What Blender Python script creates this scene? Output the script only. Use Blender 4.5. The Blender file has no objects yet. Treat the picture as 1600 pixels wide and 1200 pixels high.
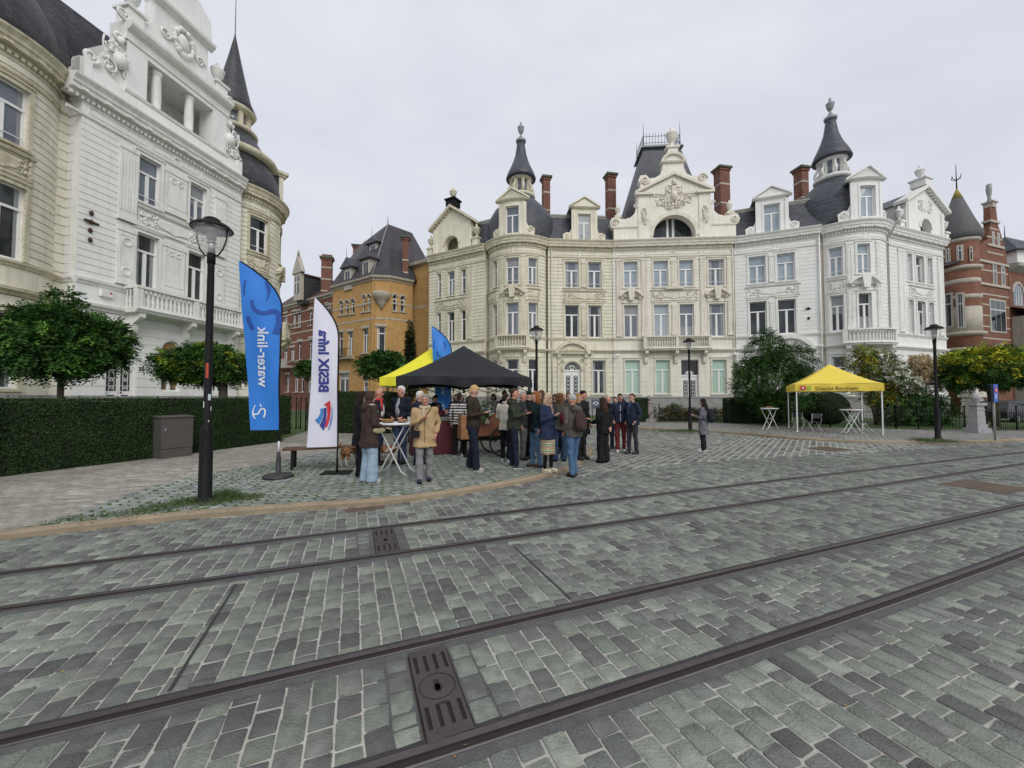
import bpy, math, random
import numpy as np
from mathutils import Vector, Matrix, noise
R = random.Random(7)
sc = bpy.context.scene
COL = sc.collection
rad = math.radians
# ------------------------------------------------------------------ camera
F_PX, CAM_H, PITCH = 610.0, 1.68, math.atan(21 / 610.0)
cd = bpy.data.cameras.new('camera'); cam = bpy.data.objects.new('camera', cd); COL.objects.link(cam)
cd.sensor_width = 36; cd.lens = 36 * F_PX / 1600; cd.clip_start = .05; cd.clip_end = 2000
cam.location = (0, 0, CAM_H); cam.rotation_euler = (math.pi / 2 + PITCH, 0, 0)
sc.camera = cam
# ------------------------------------------------------------------ sky and light (overcast day)
SUN_EL, SUN_AZ = rad(38), rad(155)      # azimuth: direction the light comes from, clockwise from +Y
w = bpy.data.worlds.new('World'); sc.world = w; w.use_nodes = True
nt = w.node_tree; N = nt.nodes; L = nt.links; N.clear()
out = N.new('ShaderNodeOutputWorld'); bg = N.new('ShaderNodeBackground'); L.new(bg.outputs[0], out.inputs[0])
sky = N.new('ShaderNodeTexSky'); sky.sky_type = 'NISHITA'; sky.sun_disc = False
sky.sun_elevation = SUN_EL; sky.sun_rotation = SUN_AZ; sky.air_density = 1; sky.dust_density = 2.5
bg.inputs[1].default_value = .12
tc = N.new('ShaderNodeTexCoord')
mp = N.new('ShaderNodeMapping'); mp.inputs['Scale'].default_value = (1, 1, 2.6); L.new(tc.outputs['Generated'], mp.inputs[0])
n1 = N.new('ShaderNodeTexNoise'); n1.inputs['Scale'].default_value = 2.3; n1.inputs['Detail'].default_value = 7; n1.inputs['Roughness'].default_value = .52
n1.inputs['Distortion'].default_value = .4
L.new(mp.outputs[0], n1.inputs['Vector'])
cr = N.new('ShaderNodeValToRGB'); L.new(n1.outputs[0], cr.inputs[0])
cr.color_ramp.elements[0].position = .33; cr.color_ramp.elements[0].color = (5.8, 6.02, 6.75, 1)
cr.color_ramp.elements[1].position = .68; cr.color_ramp.elements[1].color = (6.7, 6.85, 7.35, 1)
mx = N.new('ShaderNodeMixRGB'); mx.inputs[0].default_value = .95
L.new(sky.outputs[0], mx.inputs[1]); L.new(cr.outputs[0], mx.inputs[2]); L.new(mx.outputs[0], bg.inputs[0])
sd = bpy.data.lights.new('sun', 'SUN'); sd.energy = 1.5; sd.angle = rad(35); sd.color = (1, .97, .92)
sun = bpy.data.objects.new('sun', sd); COL.objects.link(sun)
dirv = Vector((math.sin(SUN_AZ) * math.cos(SUN_EL), math.cos(SUN_AZ) * math.cos(SUN_EL), math.sin(SUN_EL)))
sun.rotation_euler = dirv.to_track_quat('Z', 'Y').to_euler(); sun.location = (0, -20, 40)
vs = sc.view_settings; vs.view_transform = 'Standard'; vs.look = 'None'; vs.exposure = 0.0; vs.gamma = 1
sc.cycles.max_bounces = 5; sc.cycles.diffuse_bounces = 3; sc.cycles.glossy_bounces = 2; sc.cycles.transmission_bounces = 4
sc.cycles.transparent_max_bounces = 6; sc.cycles.caustics_reflective = False; sc.cycles.caustics_refractive = False
# ------------------------------------------------------------------ pixel (1600x1200 photo) to world
CP, SP = math.cos(PITCH), math.sin(PITCH)
def ray(px, py):
    a, b = px - 800, 600 - py
    return Vector((a, F_PX * CP - b * SP, F_PX * SP + b * CP))
def G(px, py, z=0.0):
    r = ray(px, py); t = (z - CAM_H) / r.z
    return Vector((r.x * t, r.y * t, z))
def PY(px, py, Y):
    r = ray(px, py); t = Y / r.y
    return Vector((r.x * t, Y, CAM_H + r.z * t))
# ------------------------------------------------------------------ materials
MATS = {}
def pmat(name, col, rough=.85, var=.12, scale=2.0, bump=0, bscale=30, metal=0, attr=False, streak=0, streakcol=None,
         alpha=1, spec=.5, detail=5, trans=0, grime=None, blotch=0):
    if name in MATS: return MATS[name]
    m = bpy.data.materials.new(name); m.use_nodes = True; MATS[name] = m
    t = m.node_tree; n = t.nodes; l = t.links; b = n['Principled BSDF']
    b.inputs['Roughness'].default_value = rough; b.inputs['Metallic'].default_value = metal
    b.inputs['Specular IOR Level'].default_value = spec
    if alpha < 1: b.inputs['Alpha'].default_value = alpha
    if trans: b.inputs['Transmission Weight'].default_value = trans
    tc = n.new('ShaderNodeTexCoord')
    nz = n.new('ShaderNodeTexNoise'); nz.inputs['Scale'].default_value = scale; nz.inputs['Detail'].default_value = detail
    nz.inputs['Roughness'].default_value = .62
    l.new(tc.outputs['Object'], nz.inputs['Vector'])
    rmp = n.new('ShaderNodeValToRGB'); l.new(nz.outputs[0], rmp.inputs[0])
    rmp.color_ramp.elements[0].position = .28; rmp.color_ramp.elements[1].position = .72
    c = Vector(col[:3])
    lo = c * (1 - var); hi = c * (1 + var)
    rmp.color_ramp.elements[0].color = (*lo, 1); rmp.color_ramp.elements[1].color = (*hi, 1)
    o = rmp.outputs[0]
    if attr:
        a = n.new('ShaderNodeAttribute'); a.attribute_name = 'Col'
        mu = n.new('ShaderNodeMixRGB'); mu.blend_type = 'MULTIPLY'; mu.inputs[0].default_value = 1
        l.new(o, mu.inputs[1]); l.new(a.outputs['Color'], mu.inputs[2]); o = mu.outputs[0]
    if streak:
        mp = n.new('ShaderNodeMapping'); mp.inputs['Scale'].default_value = (5, 5, .35); l.new(tc.outputs['Object'], mp.inputs[0])
        ns = n.new('ShaderNodeTexNoise'); ns.inputs['Scale'].default_value = 1.2; ns.inputs['Detail'].default_value = 6; l.new(mp.outputs[0], ns.inputs[0])
        r2 = n.new('ShaderNodeValToRGB'); l.new(ns.outputs[0], r2.inputs[0])
        r2.color_ramp.elements[0].position = .5; r2.color_ramp.elements[0].color = (0, 0, 0, 1)
        r2.color_ramp.elements[1].position = .75; r2.color_ramp.elements[1].color = (streak, streak, streak, 1)
        m2 = n.new('ShaderNodeMixRGB'); l.new(r2.outputs[0], m2.inputs[0]); l.new(o, m2.inputs[1])
        m2.inputs[2].default_value = (*(streakcol or (.22, .2, .16)), 1); o = m2.outputs[0]
    if blotch:
        nb = n.new('ShaderNodeTexNoise'); nb.inputs['Scale'].default_value = .45; nb.inputs['Detail'].default_value = 8; nb.inputs['Roughness'].default_value = .7
        l.new(tc.outputs['Object'], nb.inputs[0])
        r3 = n.new('ShaderNodeValToRGB'); l.new(nb.outputs[0], r3.inputs[0])
        r3.color_ramp.elements[0].position = .5; r3.color_ramp.elements[0].color = (0, 0, 0, 1)
        r3.color_ramp.elements[1].position = .7; r3.color_ramp.elements[1].color = (blotch, blotch, blotch, 1)
        m3 = n.new('ShaderNodeMixRGB'); l.new(r3.outputs[0], m3.inputs[0]); l.new(o, m3.inputs[1])
        m3.inputs[2].default_value = (*(grime or (.25, .2, .12)), 1); o = m3.outputs[0]
    l.new(o, b.inputs['Base Color'])
    if bump:
        nb = n.new('ShaderNodeTexNoise'); nb.inputs['Scale'].default_value = bscale; nb.inputs['Detail'].default_value = 4
        l.new(tc.outputs['Object'], nb.inputs['Vector'])
        bp = n.new('ShaderNodeBump'); bp.inputs['Strength'].default_value = bump; bp.inputs['Distance'].default_value = .02
        l.new(nb.outputs[0], bp.inputs['Height']); l.new(bp.outputs[0], b.inputs['Normal'])
    return m
def brickmat(name, c1, c2, mortar, bw, bh, ang=0.0, msize=.012, rough=.9, sq=1, bump=.5, offset=.5, nv=.25, horiz=False):
    """bricks, slates or pavers: U along direction ang in plan, V = height (or the other plan axis when horiz)"""
    if name in MATS: return MATS[name]
    m = bpy.data.materials.new(name); m.use_nodes = True; MATS[name] = m
    t = m.node_tree; n = t.nodes; l = t.links; b = n['Principled BSDF']; b.inputs['Roughness'].default_value = rough
    tc = n.new('ShaderNodeTexCoord')
    vr = n.new('ShaderNodeVectorRotate'); vr.rotation_type = 'Z_AXIS'; vr.inputs['Angle'].default_value = -ang
    l.new(tc.outputs['Object'], vr.inputs['Vector'])
    sp = n.new('ShaderNodeSeparateXYZ'); l.new(vr.outputs[0], sp.inputs[0])
    cb = n.new('ShaderNodeCombineXYZ'); l.new(sp.outputs[0], cb.inputs[0]); l.new(sp.outputs[1 if horiz else 2], cb.inputs[1])
    br = n.new('ShaderNodeTexBrick'); l.new(cb.outputs[0], br.inputs['Vector'])
    br.inputs['Color1'].default_value = (*c1, 1); br.inputs['Color2'].default_value = (*c2, 1); br.inputs['Mortar'].default_value = (*mortar, 1)
    br.inputs['Scale'].default_value = 1; br.inputs['Mortar Size'].default_value = msize; br.inputs['Mortar Smooth'].default_value = .2
    br.inputs['Brick Width'].default_value = bw; br.inputs['Row Height'].default_value = bh; br.offset = offset
    nz = n.new('ShaderNodeTexNoise'); nz.inputs['Scale'].default_value = 1.6; nz.inputs['Detail'].default_value = 9; nz.inputs['Roughness'].default_value = .7
    l.new(tc.outputs['Object'], nz.inputs[0])
    rr = n.new('ShaderNodeValToRGB'); l.new(nz.outputs[0], rr.inputs[0])
    rr.color_ramp.elements[0].position = .3; rr.color_ramp.elements[1].position = .7
    rr.color_ramp.elements[0].color = (1 - nv, 1 - nv, 1 - nv, 1); rr.color_ramp.elements[1].color = (1 + nv, 1 + nv, 1 + nv, 1)
    mu = n.new('ShaderNodeMixRGB'); mu.blend_type = 'MULTIPLY'; mu.inputs[0].default_value = 1
    l.new(br.outputs[0], mu.inputs[1]); l.new(rr.outputs[0], mu.inputs[2]); l.new(mu.outputs[0], b.inputs['Base Color'])
    bp = n.new('ShaderNodeBump'); bp.inputs['Strength'].default_value = bump; bp.inputs['Distance'].default_value = .01; bp.invert = True
    l.new(br.outputs['Fac'], bp.inputs['Height']); l.new(bp.outputs[0], b.inputs['Normal'])
    return m
def glassmat(name, lo, hi, scale=.6, rough=.06, spec=.5):
    """window pane: dark room, curtain and reflected sky put into the colour of glossy glass"""
    m = pmat(name, [(a + b) / 2 for a, b in zip(lo, hi)], rough=rough, var=0, scale=scale, spec=spec, detail=2)
    cr = [x for x in m.node_tree.nodes if x.type == 'VALTORGB'][0]
    cr.color_ramp.elements[0].color = (*lo, 1); cr.color_ramp.elements[1].color = (*hi, 1)
    cr.color_ramp.elements[0].position = .4; cr.color_ramp.elements[1].position = .6
    n = m.node_tree.nodes; l = m.node_tree.links
    tc = [x for x in n if x.type == 'TEX_COORD'][0]
    nb = n.new('ShaderNodeTexNoise'); nb.inputs['Scale'].default_value = 1.1; nb.inputs['Detail'].default_value = 1
    l.new(tc.outputs['Object'], nb.inputs[0]); bp = n.new('ShaderNodeBump'); bp.inputs['Strength'].default_value = .25; bp.inputs['Distance'].default_value = .05
    l.new(nb.outputs[0], bp.inputs['Height']); l.new(bp.outputs[0], n['Principled BSDF'].inputs['Normal'])
    return m
CREAM = pmat('cream_painted_stone', (.74, .71, .58), .75, .10, 1.2, .25, 25, streak=.42, streakcol=(.34, .30, .2), blotch=.22, grime=(.42, .36, .23))
CREAMT = pmat('cream_trim_stone', (.68, .64, .50), .75, .12, 2.5, .3, 20, streak=.5, streakcol=(.28, .24, .16), blotch=.4, grime=(.32, .27, .18))
OFFW = pmat('offwhite_painted_stone', (.78, .75, .66), .75, .08, 1.2, .2, 25, streak=.32, streakcol=(.42, .37, .28), blotch=.16, grime=(.5, .44, .34))
OFFWT = pmat('offwhite_trim_stone', (.72, .68, .58), .75, .1, 2.5, .3, 20, streak=.45, streakcol=(.36, .31, .23), blotch=.3, grime=(.42, .36, .27))
WHITE = pmat('white_painted_stone', (.80, .80, .77), .7, .06, 1.2, .2, 25, streak=.24, streakcol=(.5, .48, .42), blotch=.1, grime=(.55, .53, .47))
WHITET = pmat('white_trim_stone', (.78, .78, .74), .7, .08, 2.5, .25, 20, streak=.35, streakcol=(.44, .41, .33), blotch=.22, grime=(.48, .45, .37))
WCREAM = pmat('weathered_cream_stone', (.76, .73, .61), .8, .10, 1.0, .4, 20, streak=.36, streakcol=(.36, .32, .22), blotch=.28, grime=(.40, .32, .16))
WCREAMT = pmat('weathered_cornice_stone', (.60, .56, .42), .8, .16, 2.2, .4, 16, streak=.6, streakcol=(.2, .17, .1), blotch=.45, grime=(.33, .23, .1))
SLATE = brickmat('roof_slate', (.045, .048, .062), (.075, .08, .098), (.02, .02, .026), .3, .17, rad(40), .012, .5, nv=.3)
SLATED = brickmat('weathered_dark_slate', (.03, .03, .035), (.06, .06, .065), (.012, .012, .014), .26, .15, rad(80), .014, .5, nv=.45)
ZINC = pmat('zinc_sheet', (.27, .29, .29), .5, .15, 3, metal=.3)
LEAD = pmat('green_grey_coping', (.42, .43, .36), .7, .2, 3)
PAINTW = pmat('white_window_paint', (.8, .8, .78), .45, .04, 3)
PAINTG = pmat('grey_window_paint', (.55, .55, .53), .45, .04, 3)
GL_SKY = glassmat('sky_curtain_glass', (.12, .14, .175), (.17, .19, .225))  # blue-grey base colour stands for lace curtains and the sky reflected in them
GL_PALE = glassmat('pale_sky_curtain_glass', (.27, .33, .38), (.36, .42, .46))  # paler tint, curtain and sky reflection again in the colour
GL_DARK = glassmat('dark_room_glass', (.012, .016, .02), (.05, .06, .065))
GL_MINT = glassmat('mint_blind_glass', (.40, .55, .46), (.44, .60, .5), rough=.2, spec=.5)
GL_AMB = glassmat('lit_room_glass', (.10, .075, .05), (.36, .2, .07), 1.5)
PLINTH = pmat('bluestone_plinth', (.30, .30, .29), .8, .15, 2, .3, 20, blotch=.3, grime=(.18, .18, .18))
IRON = pmat('black_iron', (.008, .008, .009), .6, .2, 6, spec=.18)
REDBR = brickmat('red_brick', (.235, .078, .038), (.16, .055, .03), (.17, .13, .10), .22, .065, rad(-15), .008, nv=.3)
ORBR = brickmat('ochre_brick', (.54, .31, .10), (.44, .25, .082), (.45, .33, .18), .22, .065, rad(20), .006, nv=.16, bump=.3)
CHBR = brickmat('chimney_brick', (.21, .08, .05), (.15, .055, .038), (.2, .13, .1), .22, .065, rad(10), .008, nv=.3)
CURT = pmat('curtain_behind_glass', (.26, .27, .28), .35, .15, 6, .6, 14)  # pale curtain cloth, darkened in its colour to look behind glass
BAND = pmat('pale_stone_band', (.46, .42, .35), .8, .15, 3, streak=.4)
# ------------------------------------------------------------------ objects
WL = {}
def tag(o, label, cat, group=None, kind=None):
    if kind: o['kind'] = kind
    if label: o['label'] = label
    if cat: o['category'] = cat
    if group: o['group'] = group
    return o
def thing(name, label, cat, loc=(0, 0, 0), rz=0, group=None):
    o = bpy.data.objects.new(name, None); COL.objects.link(o); o.empty_display_size = .3
    o.location = loc; o.rotation_euler = (0, 0, rz); tag(o, label, cat, group); WL[o.name] = Vector(loc)
    return o
class MB:
    def __init__(s): s.v = []; s.f = []; s.m = []; s.mats = []; s.sm = []
    def mi(s, mat):
        if mat not in s.mats: s.mats.append(mat)
        return s.mats.index(mat)
    def add(s, vs, fs, mat, smooth=False):
        b = len(s.v); k = s.mi(mat); s.v.extend([tuple(x) for x in vs])
        for f in fs: s.f.append([b + i for i in f]); s.m.append(k); s.sm.append(smooth)
    def box(s, lo, hi, mat, M=None):
        x0, y0, z0 = lo; x1, y1, z1 = hi
        vs = [(x0, y0, z0), (x1, y0, z0), (x1, y1, z0), (x0, y1, z0), (x0, y0, z1), (x1, y0, z1), (x1, y1, z1), (x0, y1, z1)]
        if M is not None: vs = [M @ Vector(v) for v in vs]
        s.add(vs, [(0, 3, 2, 1), (4, 5, 6, 7), (0, 1, 5, 4), (1, 2, 6, 5), (2, 3, 7, 6), (3, 0, 4, 7)], mat)
    def cbox(s, c, h, mat, M=None):
        s.box([c[i] - h[i] for i in range(3)], [c[i] + h[i] for i in range(3)], mat, M)
    def tube(s, pts, rs, mat, n=8, smooth=True, sx=1, sy=1, up=None, M=None):
        pts = [Vector(p) for p in pts]
        if not hasattr(rs, '__len__'): rs = [rs] * len(pts)
        vs = []; prev = None
        for i, p in enumerate(pts):
            t = (pts[min(i + 1, len(pts) - 1)] - pts[max(i - 1, 0)])
            t = t.normalized() if t.length > 1e-9 else Vector((0, 0, 1))
            if prev is None:
                a = Vector(up) if up else (Vector((1, 0, 0)) if abs(t.x) < .9 else Vector((0, 1, 0)))
            else: a = prev
            a = (a - t * a.dot(t)).normalized(); prev = a; b = t.cross(a)
            for k in range(n):
                th = 2 * math.pi * k / n
                q = p + a * math.cos(th) * rs[i] * sx + b * math.sin(th) * rs[i] * sy
                vs.append(M @ q if M is not None else q)
        fs = []
        for i in range(len(pts) - 1):
            for k in range(n):
                fs.append((i * n + k, i * n + (k + 1) % n, (i + 1) * n + (k + 1) % n, (i + 1) * n + k))
        fs.append(tuple(range(n))[::-1]); fs.append(tuple(range((len(pts) - 1) * n, len(pts) * n)))
        s.add(vs, fs, mat, smooth)
    def lathe(s, c, prof, mat, n=16, smooth=True, a0=0, a1=2 * math.pi, M=None):
        c = Vector(c); vs = []; full = abs(a1 - a0 - 2 * math.pi) < 1e-6; m = n if full else n + 1
        for r, z in prof:
            for k in range(m):
                a = a0 + (a1 - a0) * k / n
                q = c + Vector((r * math.cos(a), r * math.sin(a), z)); vs.append(M @ q if M is not None else q)
        fs = []
        for i in range(len(prof) - 1):
            for k in range(n):
                k2 = (k + 1) % m
                fs.append((i * m + k, i * m + k2, (i + 1) * m + k2, (i + 1) * m + k))
        if full:
            if prof[0][0] > .001: fs.append(tuple(range(m))[::-1])
            if prof[-1][0] > .001: fs.append(tuple(range((len(prof) - 1) * m, len(prof) * m)))
        s.add(vs, fs, mat, smooth)
    def ball(s, c, r, mat, nu=10, nv=7, M=None, smooth=True):
        rx, ry, rz = r if hasattr(r, '__len__') else (r, r, r); vs = []; fs = []
        for j in range(1, nv):
            th = math.pi * j / nv
            for i in range(nu):
                ph = 2 * math.pi * i / nu
                vs.append((c[0] + rx * math.sin(th) * math.cos(ph), c[1] + ry * math.sin(th) * math.sin(ph), c[2] - rz * math.cos(th)))
        vs.append((c[0], c[1], c[2] - rz)); vs.append((c[0], c[1], c[2] + rz)); b, t = len(vs) - 2, len(vs) - 1
        for j in range(nv - 2):
            for i in range(nu): fs.append((j * nu + i, j * nu + (i + 1) % nu, (j + 1) * nu + (i + 1) % nu, (j + 1) * nu + i))
        for i in range(nu):
            fs.append((b, (i + 1) % nu, i)); fs.append((t, (nv - 2) * nu + i, (nv - 2) * nu + (i + 1) % nu))
        if M is not None: vs = [M @ Vector(v) for v in vs]
        s.add(vs, fs, mat, smooth)
    def prism(s, poly, z0, z1, mat, caps=True):
        n = len(poly); vs = [(p[0], p[1], z0) for p in poly] + [(p[0], p[1], z1) for p in poly]
        fs = [(i, (i + 1) % n, n + (i + 1) % n, n + i) for i in range(n)]
        if caps: fs += [tuple(range(n))[::-1], tuple(range(n, 2 * n))]
        s.add(vs, fs, mat)
    def build(s, name, parent=None, loc=None, local=False):
        if not s.v: return None
        me = bpy.data.meshes.new(name)
        off = Vector((0, 0, 0))
        if not local:
            if parent is not None: off = WL[parent.name]
            elif loc is not None: off = Vector(loc)
        me.from_pydata([(x - off.x, y - off.y, z - off.z) for x, y, z in s.v], [], s.f)
        for m in s.mats: me.materials.append(m)
        me.polygons.foreach_set('material_index', s.m); me.polygons.foreach_set('use_smooth', s.sm)
        me.update()
        o = bpy.data.objects.new(name, me); COL.objects.link(o)
        if parent is not None: o.parent = parent; WL[o.name] = WL[parent.name]
        elif loc is not None: o.location = loc; WL[o.name] = Vector(loc)
        else: WL[o.name] = Vector((0, 0, 0))
        return o
def npmesh(name, V, Q, mat, col=None, smooth=False, parent=None, loc=None):
    """mesh from numpy arrays: V (n,3), Q list of (m,k) face arrays"""
    me = bpy.data.meshes.new(name)
    off = np.array(WL[parent.name]) if parent is not None else (np.array(loc) if loc is not None else np.zeros(3))
    V = np.asarray(V, dtype=np.float64) - off
    if not isinstance(Q, (list, tuple)): Q = [Q]
    nv = len(V); me.vertices.add(nv); me.vertices.foreach_set('co', V.astype(np.float32).ravel())
    tot = sum(q.size for q in Q); nf = sum(len(q) for q in Q)
    me.loops.add(tot); me.polygons.add(nf)
    me.loops.foreach_set('vertex_index', np.concatenate([q.ravel() for q in Q]).astype(np.int32))
    lt = np.concatenate([np.full(len(q), q.shape[1]) for q in Q]); ls = np.concatenate([[0], np.cumsum(lt)[:-1]])
    me.polygons.foreach_set('loop_start', ls.astype(np.int32)); me.polygons.foreach_set('loop_total', lt.astype(np.int32))
    me.update(calc_edges=True)
    if smooth: me.polygons.foreach_set('use_smooth', np.ones(nf, dtype=bool))
    if col is not None:
        ca = me.color_attributes.new('Col', 'FLOAT_COLOR', 'POINT')
        c4 = np.ones((nv, 4), dtype=np.float32); c4[:, :3] = col; ca.data.foreach_set('color', c4.ravel())
    me.materials.append(mat)
    o = bpy.data.objects.new(name, me); COL.objects.link(o)
    if parent is not None: o.parent = parent; WL[o.name] = WL[parent.name]
    elif loc is not None: o.location = loc; WL[o.name] = Vector(loc)
    else: WL[o.name] = Vector((0, 0, 0))
    return o
def children(o): return [c for c in bpy.data.objects if c.parent is o]
def kids_of(root):
    d = {}
    for o in bpy.data.objects:
        if o.parent is not None: d.setdefault(o.parent.name, []).append(o)
    return d
def copy_tree(o, loc, rz=None, label=None, scale=None, kd=None):
    kd = kd or kids_of(o); r = o.copy(); COL.objects.link(r); r.location = loc
    if rz is not None: r.rotation_euler = (0, 0, rz)
    if scale: r.scale = scale
    if label: r['label'] = label
    for ch in kd.get(o.name, []):
        c = ch.copy(); COL.objects.link(c); c.parent = r
        for g in kd.get(ch.name, []):
            q = g.copy(); COL.objects.link(q); q.parent = c
    return r
def text_mesh(txt, size, ext=.001, bold=0.0):
    cu = bpy.data.curves.new('t', 'FONT'); cu.body = txt; cu.size = size; cu.extrude = ext; cu.offset = bold; cu.resolution_u = 3
    o = bpy.data.objects.new('t', cu); COL.objects.link(o)
    dg = bpy.context.evaluated_depsgraph_get(); me = bpy.data.meshes.new_from_object(o.evaluated_get(dg))
    V = [v.co.copy() for v in me.vertices]; Fc = [list(p.vertices) for p in me.polygons]
    bpy.data.objects.remove(o); bpy.data.curves.remove(cu); bpy.data.meshes.remove(me)
    xs = [v.x for v in V]; ys = [v.y for v in V]
    cx, cy = (min(xs) + max(xs)) / 2, (min(ys) + max(ys)) / 2
    return [Vector((v.x - cx, v.y - cy, v.z)) for v in V], Fc, max(xs) - min(xs), max(ys) - min(ys)
# ------------------------------------------------------------------ facade frames: u along the wall, d outwards, z up
class Fr:
    curved = False
    def __init__(s, O, E, shift=0.0, N=None):
        O = Vector((O[0], O[1])); E = Vector((E[0], E[1])); s.U = (E - O).normalized(); s.L = (E - O).length
        s.N = Vector((s.U.y, -s.U.x)); s.O = O - s.N * shift
    def P(s, u, d, z):
        p = s.O + s.U * u + s.N * d
        return Vector((p.x, p.y, z))
    def u(s, px, py=480, d=0):
        r = ray(px, py); D = Vector((r.x, r.y)); O = s.O + s.N * d
        den = D.x * s.U.y - D.y * s.U.x
        return (D.x * (-O.y) - D.y * (-O.x)) / den * (1) if abs(den) > 1e-9 else 0
    def ang(s): return math.atan2(s.U.y, s.U.x)
    def M(s, u, d, z):
        p = s.P(u, d, z); a = s.ang()
        return Matrix.Translation(p) @ Matrix.Rotation(a, 4, 'Z')       # local x along the wall, y inwards, z up
class Arc(Fr):
    curved = True
    def __init__(s, C, Rr, a0, a1):
        s.C = Vector(C); s.R = Rr; s.a0 = a0; s.a1 = a1; s.L = Rr * (a1 - a0)
    def P(s, u, d, z):
        a = s.a0 + u / s.R
        return Vector((s.C.x + (s.R + d) * math.cos(a), s.C.y + (s.R + d) * math.sin(a), z))
    def u(s, px, py=480, d=0):
        r = ray(px, py); D = Vector((r.x, r.y)).normalized(); b = D.dot(s.C); Rr = s.R + d
        disc = b * b - (s.C.length_squared - Rr * Rr); t = b - math.sqrt(max(disc, 0)); q = D * t - s.C
        a = math.atan2(q.y, q.x)
        while a < s.a0 - math.pi: a += 2 * math.pi
        while a > s.a0 + math.pi: a -= 2 * math.pi
        return (a - s.a0) * s.R
    def tang(s, u): a = s.a0 + u / s.R; return a + math.pi / 2
    def M(s, u, d, z): return Matrix.Translation(s.P(u, d, z)) @ Matrix.Rotation(s.tang(u), 4, 'Z')
def usteps(F, u0, u1, st=.3):
    n = max(1, int(math.ceil((u1 - u0) / st))) if F.curved else 1
    return [u0 + (u1 - u0) * i / n for i in range(n + 1)]
def fbox(mb, F, u0, u1, d0, d1, z0, z1, mat):
    us = usteps(F, u0, u1); n = len(us); vs = []
    for u in us: vs += [F.P(u, d1, z0), F.P(u, d1, z1), F.P(u, d0, z1), F.P(u, d0, z0)]
    fs = []
    for i in range(n - 1):
        for k in range(4): fs.append((i * 4 + k, (i + 1) * 4 + k, (i + 1) * 4 + (k + 1) % 4, i * 4 + (k + 1) % 4))
    fs += [(0, 1, 2, 3), ((n - 1) * 4 + 3, (n - 1) * 4 + 2, (n - 1) * 4 + 1, (n - 1) * 4)]
    mb.add(vs, fs, mat)
def sweep(mb, F, u0, u1, prof, mat, back=-.04, smooth=False):
    us = usteps(F, u0, u1); p = [(back, prof[0][1])] + list(prof) + [(back, prof[-1][1])]; m = len(p); vs = []
    for u in us: vs += [F.P(u, d, z) for d, z in p]
    fs = [(i * m + k, (i + 1) * m + k, (i + 1) * m + (k + 1) % m, i * m + (k + 1) % m) for i in range(len(us) - 1) for k in range(m)]
    fs += [tuple(range(m)), tuple(range((len(us) - 1) * m, len(us) * m))[::-1]]
    mb.add(vs, fs, mat, smooth)
def fpoly(mb, F, pts, d0, d1, mat):
    n = len(pts); vs = [F.P(u, d1, z) for u, z in pts] + [F.P(u, d0, z) for u, z in pts]
    mb.add(vs, [tuple(range(n)), tuple(range(n, 2 * n))[::-1]] + [(i, n + i, n + (i + 1) % n, (i + 1) % n) for i in range(n)], mat)
def arcpts(uc, zc, r, a0, a1, n=12, rz=None):
    rz = rz or r
    return [(uc + r * math.cos(a0 + (a1 - a0) * i / n), zc + rz * math.sin(a0 + (a1 - a0) * i / n)) for i in range(n + 1)]
def ftube(mb, F, pts, r, mat, d=.04, n=6, sy=1.0):
    mb.tube([F.P(u, d, z) for u, z in pts], r, mat, n)
def ring(mb, F, uc, zc, r0, r1, a0, a1, d0, d1, mat, n=14, rz=1.0):
    A = arcpts(uc, zc, r1, a0, a1, n, r1 * rz); B = arcpts(uc, zc, r0, a0, a1, n, r0 * rz)[::-1]
    for i in range(n):
        q = [A[i], A[i + 1], B[n - i - 1], B[n - i]]
        fpoly(mb, F, q, d0, d1, mat)
def spiral(mb, F, uc, zc, r, mat, turns=1.6, cw=1, a0=0, th=.04, d=.05):
    pts = []; rs = []
    n = int(14 * turns)
    for i in range(n + 1):
        t = i / n; a = a0 + cw * 2 * math.pi * turns * t; q = r * (1 - .85 * t)
        pts.append(F.P(uc + q * math.cos(a), d, zc + q * math.sin(a))); rs.append(th * (1 - .4 * t))
    mb.tube(pts, rs, mat, 6)
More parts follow.
